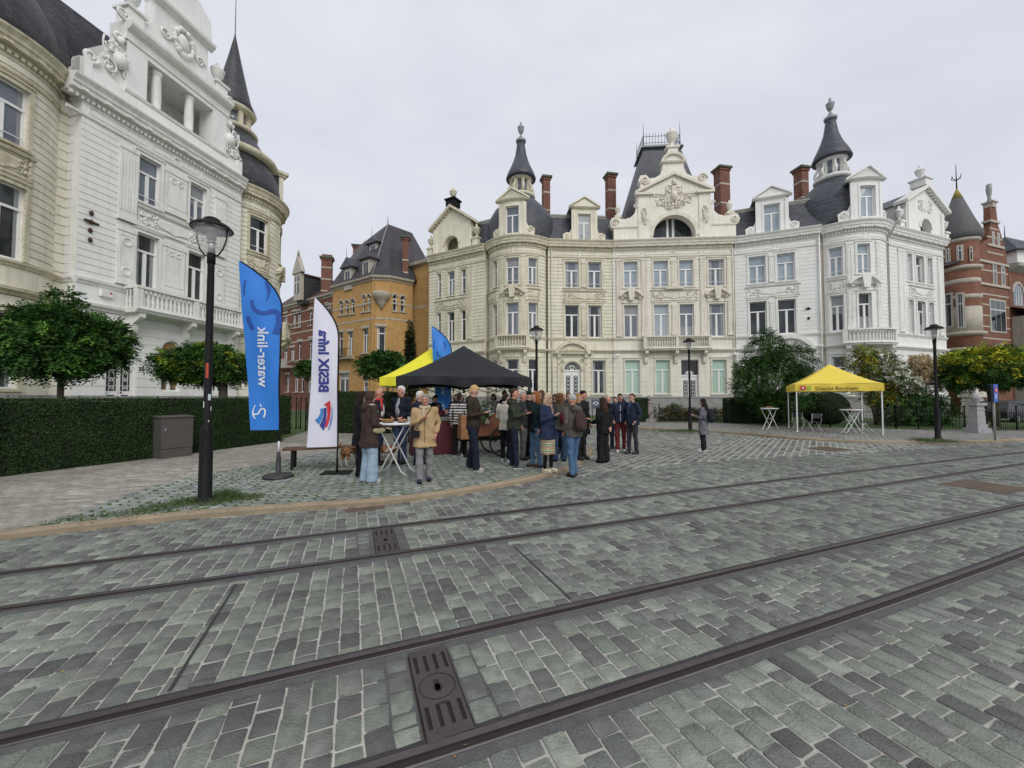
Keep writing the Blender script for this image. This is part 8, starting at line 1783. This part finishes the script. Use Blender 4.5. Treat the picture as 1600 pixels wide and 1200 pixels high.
    if skirt is None:
        for i in range(2): mb.tube([hip[i], tuple((Vector(hip[i]) + Vector(kn[i])) / 2), kn[i], tuple((Vector(ank[i]) * .6 + Vector(kn[i]) * .4)), (ank[i][0], ank[i][1], .045)], [.098 * (.6 + .4 * bulk), .088 * wd ** .3, .068 * wd ** .7, .062 * wd, .062 * wd * (1 if wd <= 1 else 1.08)], Lg, 10)
        remesh(mb, vox, Lg, 'trousers', t, fold=.017, seed=px, stretch=(6, 6, 9))
    else:
        torso(mb, [(0, 0, skirt, .185, .155), (0, 0, .7, .18, .15), (0, 0, .95, .16, .12)], Lg); remesh(mb, vox, Lg, 'skirt', t, fold=.012, seed=px, stretch=(9, 9, 1.5))
        mb = MB()
        for i in range(2): mb.tube([hip[i], kn[i], ank[i]], [.07, .054, .04], cloth(socks or (.015, .015, .018)), 8)
        mb.build('tights', t, local=True)
        if skirt < .5 and skirt > .3 and flare < 0: pass
    # ---- upper garment
    mb = MB(); B = bulk; zl = length; rings = []
    if zl < .84: rings += [(*off((0, 0, 1))[:2], zl + dz * .2, (.185 + flare) * B, (.145 + flare * .6) * B), (*off((0, 0, .9))[:2], (zl + .9) / 2 + dz * .6, (.182 + flare * .6) * B, .14 * B)]
    else: rings += [(*off((0, 0, zl)), .172 * B, .135 * B)]
    rings += [(*off((0, .005, .97 if zl < .9 else zl + .08)), .170 * B, .133 * B), (*off((0, .01 * B, 1.12)), .163 * B, .13 * B), (*off((0, .01, 1.3)), .185 * (.4 + .6 * B), .137 * (.4 + .6 * B)), (*off((0, 0, 1.41)), .178 * (.5 + .5 * B), .105), (*off((0, -.005, 1.47)), .11, .08), (*off((0, -.005, 1.50)), .078, .07)]
    torso(mb, rings, T_)
    cb = .4 + .6 * B
    for sh, el, wr, sg, k in A: d = Vector(wr) - Vector(el); mb.ball(sh, (.075 * cb, .068 * cb, .07 * cb), T_, 10, 7); mb.tube([sh, tuple((Vector(sh) + Vector(el)) / 2), el, tuple(Vector(el) + d * .5), tuple(Vector(el) + d * .97)], [.069 * cb, .062 * cb, .055 * cb, .05 * cb, .043 * cb], T_, 10)
    def detail(out):
        z1 = 1.46 + dz; zb_ = zl + .03 + dz; dk = tuple(c * .45 for c in top); m = cloth(dk); y = .005
        if kind in ('jacket', 'coat', 'zip'):
            mm = cloth((.6, .6, .6)) if kind == 'zip' else m; pts = []
            for i in range(9): z = zb_ + (z1 - .05 - zb_) * i / 8; f = (1.0 if z - dz < 1.12 else 1.0); pts.append(off((0, .137 * B + .004 - max(0, (z - dz - 1.3)) * .35, z - dz)))
            out.tube(pts, .006 if kind != 'zip' else .009, mm, 5)
        if kind in ('jacket', 'coat', 'zip', 'hood'):
            a = []
            for i in range(13): th = 2 * math.pi * i / 12; a.append(off((.078 * math.cos(th), -.01 + .07 * math.sin(th), 1.505 - .02 * math.sin(th))))
            out.tube(a, .02 if kind != 'hood' else .026, T_, 6)
        if kind == 'hood': out.ball(off((0, -.11, 1.45)), (.10, .055, .075), T_, 10, 7)
        if shirt: out.tube([off((0, .112 * (.5 + .5 * B), 1.05)), off((0, .135, 1.2)), off((0, .128, 1.32)), off((0, .09, 1.42)), off((0, .07, 1.48))], [.05, .06, .055, .04, .03], cloth(shirt), 8, sx=1.0, sy=.5)
    up_o = remesh(mb, vox, T_, 'coat' if zl < .8 else 'jacket', t, extra=detail, fold=.023, seed=px * .37, stretch=(6, 6, 7))[1]
    if scarf:
        mb = MB(); a = [off((.09 * math.cos(2 * math.pi * i / 12), .0 + .085 * math.sin(2 * math.pi * i / 12), 1.50 - .015 * math.sin(2 * math.pi * i / 12))) for i in range(13)]; mb.tube(a, .032, cloth(scarf), 7); mb.tube([off((.02, .1, 1.48)), off((.03, .145, 1.36)), off((.03, .15, 1.22))], [.032, .035, .03], cloth(scarf), 7, sy=.5); mb.build('scarf', t, local=True)
    # ---- shoes
    for i in range(2):
        mb = MB(); a = ank[i]; S_ = cloth(shoe); mb.ball((a[0], a[1] + .055, .042), (.044, .125, .042), S_, 12, 7); mb.ball((a[0], a[1] - .01, .062), (.042, .052, .055), S_, 10, 6); mb.v = [(x, y, max(z, .0)) for x, y, z in mb.v]
        mb.box((a[0] - .04, a[1] - .055, 0), (a[0] + .04, a[1] + .15, .018), cloth((.5, .5, .48)) if sum(shoe) > .3 else IRON); mb.build('shoe', t, local=True)
    # ---- hair and headgear
    H = cloth(haircol); mb = MB()
    if hair == 'bald': pass
    else:
        if hair in ('short', 'long', 'bun', 'curly', 'mid'):
            k = 1.0 if hair == 'short' else 1.06
            mb.ball((0, -.022, .036), (.080 * k, .088 * k, .098 * k), H, 14, 9, M=HM); mb.ball((0, .03, .085), (.062, .055, .04), H, 10, 6, M=HM); mb.ball((0, -.055, -.02), (.068 * k, .05 * k, .075), H, 10, 7, M=HM)
        if hair == 'long':
            mb.tube([(0, -.05, .02), (0, -.075, -.08), (0, -.095, -.18), (0, -.10, -.30)], [.085, .088, .09, .06], H, 10, M=HM, sy=.55, up=(1, 0, 0))
            for sg in (-1, 1): mb.tube([(sg * .065, -.01, .03), (sg * .082, -.01, -.06), (sg * .085, -.02, -.17)], [.03, .032, .022], H, 8, M=HM)
        if hair == 'mid':
            mb.tube([(0, -.045, .02), (0, -.06, -.08), (0, -.06, -.15)], [.085, .095, .07], H, 10, M=HM, sy=.6, up=(1, 0, 0))
            for sg in (-1, 1): mb.tube([(sg * .07, 0, .04), (sg * .088, .0, -.05), (sg * .085, -.01, -.12)], [.03, .034, .026], H, 8, M=HM)
        if hair == 'curly':
            for i in range(40): a = R.random() * 6.28; z = R.uniform(-.17, .1); q = .085; mb.ball((q * math.cos(a), -.03 + q * abs(math.sin(a)) * -1 + .02, z), .032, H, 6, 5, M=HM)
        if hair == 'bun': mb.ball((0, -.10, .07), .042, H, 8, 6, M=HM)
        if hair in ('cap', 'beanie'):
            mb.ball((0, -.01, .05), (.084, .10, .082), H, 14, 8, M=HM)
            if hair == 'cap': mb.ball((0, .105, .055), (.055, .06, .012), H, 10, 5, M=HM)
            else: mb.ball((0, -.02, .09), (.07, .08, .06), H, 10, 6, M=HM)
        if hair == 'hijab':
            mb.ball((0, -.02, .02), (.092, .10, .118), H, 14, 9, M=HM); mb.ball((0, -.02, -.09), (.085, .085, .07), H, 12, 7, M=HM); mb.tube([(0, -.03, -.08), (0, -.05, -.16), (0, -.07, -.28)], [.10, .12, .09], H, 12, M=HM, sy=.7, up=(1, 0, 0))
        nm = {'cap': 'cap', 'beanie': 'beanie', 'hijab': 'headscarf'}.get(hair, 'hair')
        out, ho = remesh(mb, .012, H, nm, t, fold=.006, seed=px, stretch=(20, 20, 6))
        if hair in ('hijab',):      # cut the face free
            me = ho.data; inv = HM.inverted(); f = [p for p in me.polygons]
            V = [inv @ v.co for v in me.vertices]
            keepf = [list(p.vertices) for p in me.polygons if not all((V[i].y > .055 and abs(V[i].x) < .055 and -.085 < V[i].z < .075) for i in p.vertices)]
            m2 = bpy.data.meshes.new(nm); m2.from_pydata([tuple(v.co) for v in me.vertices], [], keepf); m2.materials.append(H)
            for p in m2.polygons: p.use_smooth = True
            ho.data = m2
    return t, up_o
def world_of(t, q): return t.matrix_basis @ Vector(q)
def worn(t, name, label, cat, build):
    """a bag or phone carried by a person: its own thing, set where the person carries it"""
    M = Matrix.Translation(t.location) @ Matrix.Rotation(t.rotation_euler.z, 4, 'Z') @ Matrix.Scale(t.scale[0], 4); o = MB(); build(o); ob = o.build(name, local=True)
    ob.location = t.location; ob.rotation_euler = t.rotation_euler; ob.scale = t.scale; tag(ob, label, cat); return ob
def rounded(mb, c, r, mat): mb.ball(c, r, mat, 12, 8)
def backpack(t, col, label, dz=0):
    def b(o):
        m = cloth(col); k = MB(); k.ball((0, -.22, 1.20), (.15, .085, .22), m, 16, 10); k.ball((0, -.24, 1.10), (.155, .09, .13), m, 14, 8); k.ball((0, -.31, 1.08), (.10, .03, .09), m, 12, 8)
        o.v, o.f, o.m, o.mats, o.sm = k.v, k.f, k.m, k.mats, k.sm
        for s in (-1, 1): o.tube([(s * .10, -.16, 1.38), (s * .125, -.05, 1.475), (s * .13, .09, 1.44), (s * .14, .14, 1.28), (s * .17, .06, 1.12), (s * .14, -.15, 1.04)], [.022] * 6, m, 6, sy=.4)
    return worn(t, 'backpack', label, 'backpack', b)
def phone(t, pos, label, col=(.02, .02, .025), tilt=.6):
    def b(o): o.box((-.037, -.005, -.075), (.037, .005, .075), cloth(col, 'phone_%s' % str(col[2])[2:5]), Matrix.Translation(pos) @ Matrix.Rotation(tilt, 4, 'X'))
    return worn(t, 'phone', label, 'phone', b)
BLK = (.012, .012, .014); NAV = (.018, .024, .045); DKJ = (.022, .032, .06); JEAN = (.07, .13, .24); LJ = (.30, .40, .50); GREYT = (.22, .22, .225)
P = {}
P[1], _ = person(576, 755, 1.70, 118, 'woman with brown headscarf, dark brown coat and wide pale blue jeans', (.05, .034, .028), LJ, 'hijab', (.055, .034, .026), arms=('talk', 'talk'), kind='hood', length=.70, flare=.02, wide=1.75, shoe=(.62, .60, .56), scarf=(.45, .42, .33), bulk=1.12)
worn(P[1], 'handbag', 'small pale olive bag hanging at the side of the woman in the headscarf', 'bag', lambda o: (o.ball((.22, .10, 1.02), (.035, .13, .065), cloth((.34, .32, .19)), 12, 8), o.tube([(.2, 0, 1.06), (.12, .0, 1.42), (-.02, .05, 1.49)], .008, IRON, 5)))
P[2], _ = person(562, 745, 1.70, 100, 'person in long black coat half hidden behind the woman with the headscarf', BLK, BLK, 'long', (.02, .013, .01), length=.65, kind='coat', flare=.02, arms=('down', 'down'))
P[3], _ = person(590, 725, 1.82, 40, 'bald man in black jacket with red scarf, talking at the high table', (.014, .014, .017), DKJ, 'bald', (.1, .08, .07), 'red', ('talk', 'talk'), kind='jacket', scarf=(.45, .05, .05), head=(5, 25), shirt=(.6, .6, .6))
P[4], _ = person(626, 724, 1.87, -40, 'white-haired man in navy blazer and jeans facing the bald man', (.012, .016, .026), (.035, .055, .11), 'short', (.62, .62, .60), 'red', ('talk', 'pocket'), kind='jacket', shirt=(.3, .3, .33), head=(0, -5))
P[5], _ = person(655, 726, 1.74, 60, 'white-haired person in navy top just behind the woman in the tan jacket', NAV, NAV, 'short', (.6, .58, .54), 'fair', head=(0, 10))
P[6], _ = person(663, 752, 1.655, 2, 'older woman with short grey hair, tan jacket and grey trousers facing the camera', (.44, .31, .165), GREYT, 'short', (.27, .25, .24), 'red', ('pocket', 'chest'), kind='coat', length=.70, flare=.025, bulk=1.16, wide=1.2, shoe=(.03, .03, .06), scarf=(.46, .40, .28))
worn(P[6], 'handbag', 'small black shoulder bag on a strap across the tan jacket', 'bag', lambda o: (o.box((.10, .15, .90), (.28, .22, 1.03), cloth((.015, .015, .017))), o.tube([(.19, .19, 1.03), (.10, .185, 1.18), (-.03, .175, 1.34), (-.12, .10, 1.475)], .009, IRON, 5)))
P[7], _ = person(679, 699, 1.66, 30, 'dark-haired person in black turned sideways behind the stall table', BLK, BLK, 'short', (.015, .012, .01), head=(20, 20))
P[8], _ = person(684, 703, 1.42, 10, 'short person in dark red top behind the stall table', (.09, .015, .025), BLK, 'short', (.02, .015, .012), 'dark', head=(15, 0))
P[9], _ = person(697, 705, 1.28, -20, 'child in black sitting low behind the stall table next to the flag', BLK, BLK, 'short', (.03, .02, .015), head=(15, 0))
P[10], _ = person(712, 685, 1.72, 10, 'woman in black under the tent, first one right of the far blue flag', BLK, BLK, 'long', (.03, .02, .014), 'fair')
P[11], _ = person(720, 686, 1.68, -10, 'woman with reddish brown hair under the tent beside the one in black', (.03, .02, .02), BLK, 'mid', (.07, .035, .02), 'fair')
P[12], u12 = person(717, 713, 1.72, 150, 'person in black and white striped top and black trousers with white shoes', (.02, .02, .024), BLK, 'short', (.025, .018, .014), shoe=(.55, .50, .5))
P[13], _ = person(739, 735, 1.86, 66, 'tall blond young man in dark brown jacket looking down at his phone', (.038, .028, .02), (.014, .017, .026), 'short', (.50, .34, .15), 'fair', ('phone', 'phone'), kind='hood', head=(32, 0), shoe=(.42, .38, .32), step=.22, wide=1.25)
phone(P[13], (0, .35, 1.22), 'phone held by the blond young man', (.05, .05, .2), .9)
P[14], _ = person(771, 690, 1.72, -15, 'dark-haired woman in cream top behind the plant on the cart', (.5, .47, .42), BLK, 'mid', (.03, .02, .015), head=(10, 0))
P[15], _ = person(788, 697, 1.80, 130, 'person with black beanie and navy backpack seen from behind at the cart', NAV, BLK, 'beanie', (.012, .012, .014), 'dark')
P[16], _ = person(803, 731, 1.80, 82, 'man in olive green jacket and navy trousers holding up a phone', (.038, .045, .03), (.014, .02, .036), 'short', (.045, .028, .02), 'red', ('phone', 'phone'), kind='hood', step=.12, bulk=1.12, shoe=(.1, .11, .13))
phone(P[16], (0, .36, 1.23), 'dark phone in the hands of the man in the olive jacket', BLK, .7)
P[17], _ = person(790, 722, 1.70, 150, 'person in cream knitted top and black trousers behind the man in olive', (.48, .45, .39), BLK, 'short', (.03, .02, .015), arms=('fold', 'fold'), shoe=(.6, .6, .58), length=.82)
P[18], _ = person(817, 718, 1.74, 70, 'grey-haired man in dark jacket and grey trousers right of the man in olive', (.03, .032, .036), (.13, .13, .13), 'short', (.30, .28, .27), 'red')
P[19], _ = person(826, 716, 1.76, 100, 'man in dark jacket with a black cap, under the tent corner', BLK, BLK, 'cap', (.012, .012, .014), 'fair')
P[20], _ = person(838, 729, 1.72, -60, 'red-haired woman in dark green jacket, blue jeans and brown boots', (.012, .025, .03), (.11, .19, .30), 'long', (.25, .09, .03), 'fair', arms=('down', 'chest'), shoe=(.10, .075, .055), length=.8)
worn(P[20], 'tote_bag', 'pale yellow bag strap behind the woman in blue jeans', 'bag', lambda o: o.tube([(.02, -.14, 1.38), (.06, -.17, 1.2), (.04, -.165, .98), (0, -.14, .9)], .02, cloth((.5, .52, .2)), 6))
P[21], _ = person(836, 702, 1.80, -30, 'bald man with ruddy head at the back of the crowd near the lamp post', BLK, BLK, 'bald', skin='red')
P[22], _ = person(847, 706, 1.80, -80, 'woman with brown hair at the back, left of the blonde woman', (.035, .03, .03), BLK, 'mid', (.09, .05, .03), 'fair')
P[23], _ = person(856, 737, 1.68, 68, 'blonde older woman with glasses, navy jacket and striped skirt', (.022, .032, .07), (.40, .36, .27), 'mid', (.50, .40, .24), 'fair', ('chest', 'chest'), kind='coat', length=.74, bulk=1.15, skirt=.40, shoe=(.58, .50, .36), scarf=(.3, .2, .17), flare=.02)
P[24], _ = person(874, 721, 1.70, 165, 'woman with curly auburn hair and olive jacket, back turned, red bag on her arm', (.062, .06, .045), (.03, .05, .10), 'curly', (.13, .055, .028), wide=1.4, length=.82)
worn(P[24], 'shoulder_bag', 'dark red shoulder bag on the woman with curly auburn hair', 'bag', lambda o: o.ball((.16, -.14, 1.12), (.10, .07, .16), cloth((.12, .015, .025)), 12, 8))
P[25], _ = person(896, 744, 1.74, -135, 'man with light grey cap, brown jacket, backpack and blue jeans on the kerb', (.10, .085, .075), (.075, .14, .25), 'cap', (.42, .41, .39), 'red', ('pocket', 'pocket'), kind='hood', bulk=1.15, shoe=(.05, .03, .022), z0=.0, head=(0, 10), lean=.02)
backpack(P[25], (.055, .035, .032), 'brown backpack worn by the man with the light grey cap')
P[26], _ = person(904, 718, 1.68, 70, 'woman with long ginger-blonde hair in a long black coat behind the backpack', (.016, .018, .02), BLK, 'long', (.33, .17, .06), 'fair', length=.6, kind='coat', flare=.03)
P[27], _ = person(911, 716, 1.77, 60, 'dark-haired man in black coat, at the right end of the crowd on the kerb', BLK, BLK, 'short', (.02, .014, .01), 'red', arms=('down', 'talk'), length=.62, kind='coat', flare=.02)
P[28], _ = person(868, 707, 1.70, 40, 'brown-haired person glimpsed between the blonde and the curly-haired woman', (.03, .03, .033), BLK, 'short', (.09, .06, .04))
P[29], _ = person(879, 704, 1.74, -20, 'person with pale blond hair at the back of the crowd before the white door', (.05, .05, .055), BLK, 'mid', (.45, .35, .22))
P[30], _ = person(888, 703, 1.75, 20, 'ruddy-faced man with thin brown hair behind the grey cap', NAV, BLK, 'short', (.10, .06, .04), 'red')
P[31], _ = person(943, 723, 1.68, -130, 'woman with dark brown hair, all in black with wide trousers, in the road', BLK, (.014, .014, .016), 'long', (.045, .025, .016), 'fair', arms=('talk', 'back'), kind='jacket', length=.80, wide=1.6, z0=0, bulk=1.08)
P[32], _ = person(951, 702, 1.72, 170, 'bald man behind the woman in black, showing only his ruddy head', BLK, NAV, 'bald', skin='red', z0=0)
P[33], _ = person(961, 700, 1.70, 30, 'dark-haired man in navy raising one arm behind the man in red trousers', NAV, BLK, 'short', (.02, .014, .01), 'fair', arms=('raise', 'down'), z0=0)
P[34], _ = person(970, 706, 1.80, 5, 'man in navy zipped jacket, dark red trousers and white shoes', (.022, .028, .055), (.14, .025, .025), 'short', (.03, .02, .015), 'red', ('down', 'pocket'), kind='zip', bulk=1.14, shoe=(.65, .63, .6), z0=0, length=.88)
P[35], _ = person(989, 709, 1.80, -55, 'brown-haired man with glasses, navy cardigan over blue shirt, hands in pockets', (.02, .027, .05), (.035, .037, .045), 'short', (.10, .055, .03), 'fair', ('pocket', 'pocket'), kind='open', bulk=1.2, shirt=(.06, .12, .24), z0=0, shoe=(.06, .06, .07))
P[36], _ = person(1100, 706, 1.64, -105, 'dark-haired woman in grey coat with backpack, walking alone past the lamp post', (.14, .14, .165), BLK, 'long', (.02, .014, .014), 'fair', ('phone', 'phone'), kind='coat', length=.58, flare=.045, shoe=(.7, .7, .7), z0=0)
backpack(P[36], (.014, .016, .026), 'black backpack of the woman in the grey coat')
backpack(P[15], NAV, 'navy backpack of the person with the beanie')
P[37], _ = person(574, 712, 1.72, -160, 'dark figure in navy at the back, between the two hedges and the bald man', NAV, BLK, 'short', (.02, .015, .012)) if False else (None, None)
# stripes: skirt bands, striped top
SK_ = [c for c in children(P[23]) if c.name.startswith('skirt')][0]
def stripes(o, bands, z0, z1):
    me = o.data; ms = [cloth(c) for c in bands]; base = len(me.materials)
    for m in ms: me.materials.append(m)
    for p in me.polygons:
        z = p.center.z
        if z0 < z < z1: p.material_index = base + int((z - z0) / (z1 - z0) * 14.99) % len(ms)
stripes(SK_, [(.48, .45, .36), (.34, .17, .06), (.33, .40, .38), (.22, .25, .11), (.5, .46, .38), (.36, .2, .08)], .38, .78)
stripes(u12, [(.55, .53, .5), (.02, .02, .024)], .9, 1.45)
for k in (23, 35):
    t = P[k]; GLS = pmat('spectacle_frame', (.03, .02, .02), .4, 0); mb = MB()
    for s in (-1, 1): mb.tube([(s * .032 + .022 * math.cos(a), .112, 1.652 + .016 * math.sin(a)) for a in [i * math.pi / 5 for i in range(11)]], .0025, GLS, 4); mb.tube([(s * .054, .11, 1.655), (s * .083, .02, 1.655)], .0025, GLS, 4)
    mb.tube([(-.01, .113, 1.655), (.01, .113, 1.655)], .0025, GLS, 4); mb.build('glasses', t, local=True)
def dog(px, py, yaw, label, h=.36, head_down=.0, sitting=False):
    p = G(px, py, KH); t = thing('dog', label, 'dog', (p.x, p.y, KH), yaw, 'tan and white dogs on leads'); s = h / .36; t.scale = (s, s, s)
    TAN = pmat('tan_dog_fur', (.28, .13, .05), .9, .25, 12, .5, 120); WHF = pmat('white_dog_fur', (.55, .50, .44), .9, .12, 12, .5, 120); mb = MB()
    mb.tube([(-.26, 0, .30), (-.18, 0, .315), (0, 0, .305), (.14, 0, .30), (.24, 0, .33), (.33, 0, .42 - head_down), (.36, 0, .45 - head_down * 1.3)], [.06, .085, .082, .10, .088, .06, .055], TAN, 12, sy=.85)
    hz = .47 - head_down * 1.5; mb.ball((.39, 0, hz), (.065, .056, .055), TAN, 10, 7); mb.tube([(.42, 0, hz - .01), (.50, 0, hz - .035)], [.036, .024], TAN, 8)
    for s_ in (-1, 1):
        mb.tube([(.37, s_ * .045, hz + .03), (.36, s_ * .068, hz - .02), (.37, s_ * .066, hz - .065)], [.018, .024, .012], TAN, 6)
        mb.tube([(.18, s_ * .06, .28), (.185, s_ * .062, .15), (.18, s_ * .062, .03), (.205, s_ * .062, .015)], [.045, .026, .018, .02], TAN, 8)
        mb.tube([(-.20, s_ * .055, .29), (-.15, s_ * .065, .19), (-.24, s_ * .065, .11), (-.225, s_ * .065, .03), (-.2, s_ * .065, .015)], [.06, .04, .02, .018, .02], TAN, 8)
    mb.tube([(-.26, 0, .34), (-.32, 0, .42), (-.33, 0, .52), (-.30, 0, .58)], [.022, .018, .015, .006], TAN, 6)
    out, o = remesh(mb, .010, TAN, 'body', t, fold=.004, seed=px, extra=lambda q: (q.ball((.505, 0, hz - .035), .013, EYE, 6, 5), [q.ball((.425, k * .035, hz + .018), .008, EYE, 6, 5) for k in (-1, 1)]))
    me = o.data; me.materials.append(WHF); k = len(me.materials) - 1
    for f in me.polygons:
        c = f.center
        if c.z < .13 or (c.x > .44 and f.material_index == 0) or (c.z > .5 and c.x < -.2) or (c.z < .24 and c.x > .05) or noise.noise(Vector((c.x * 5 + px, c.y * 5, c.z * 5))) > .38: f.material_index = k if f.material_index == 0 else f.material_index
    mb = MB(); a = .05; mb.tube([(.30, a * math.cos(i * math.pi / 6) * 1.25, .40 - head_down * .8 + a * math.sin(i * math.pi / 6) * 1.25) for i in range(13)], .008, cloth((.25, .03, .03)), 5); mb.build('collar', t, local=True); return t
d1 = dog(549, 727, rad(75), 'tan and white dog walking away with raised tail, beside the bench', .42)
d2 = dog(598, 722, rad(-60), 'tan and white dog sniffing the ground under the high table', .40, .16); d3 = dog(621, 723, rad(-100), 'second tan and white dog under the table, nearer the tan jacket', .42, .10)
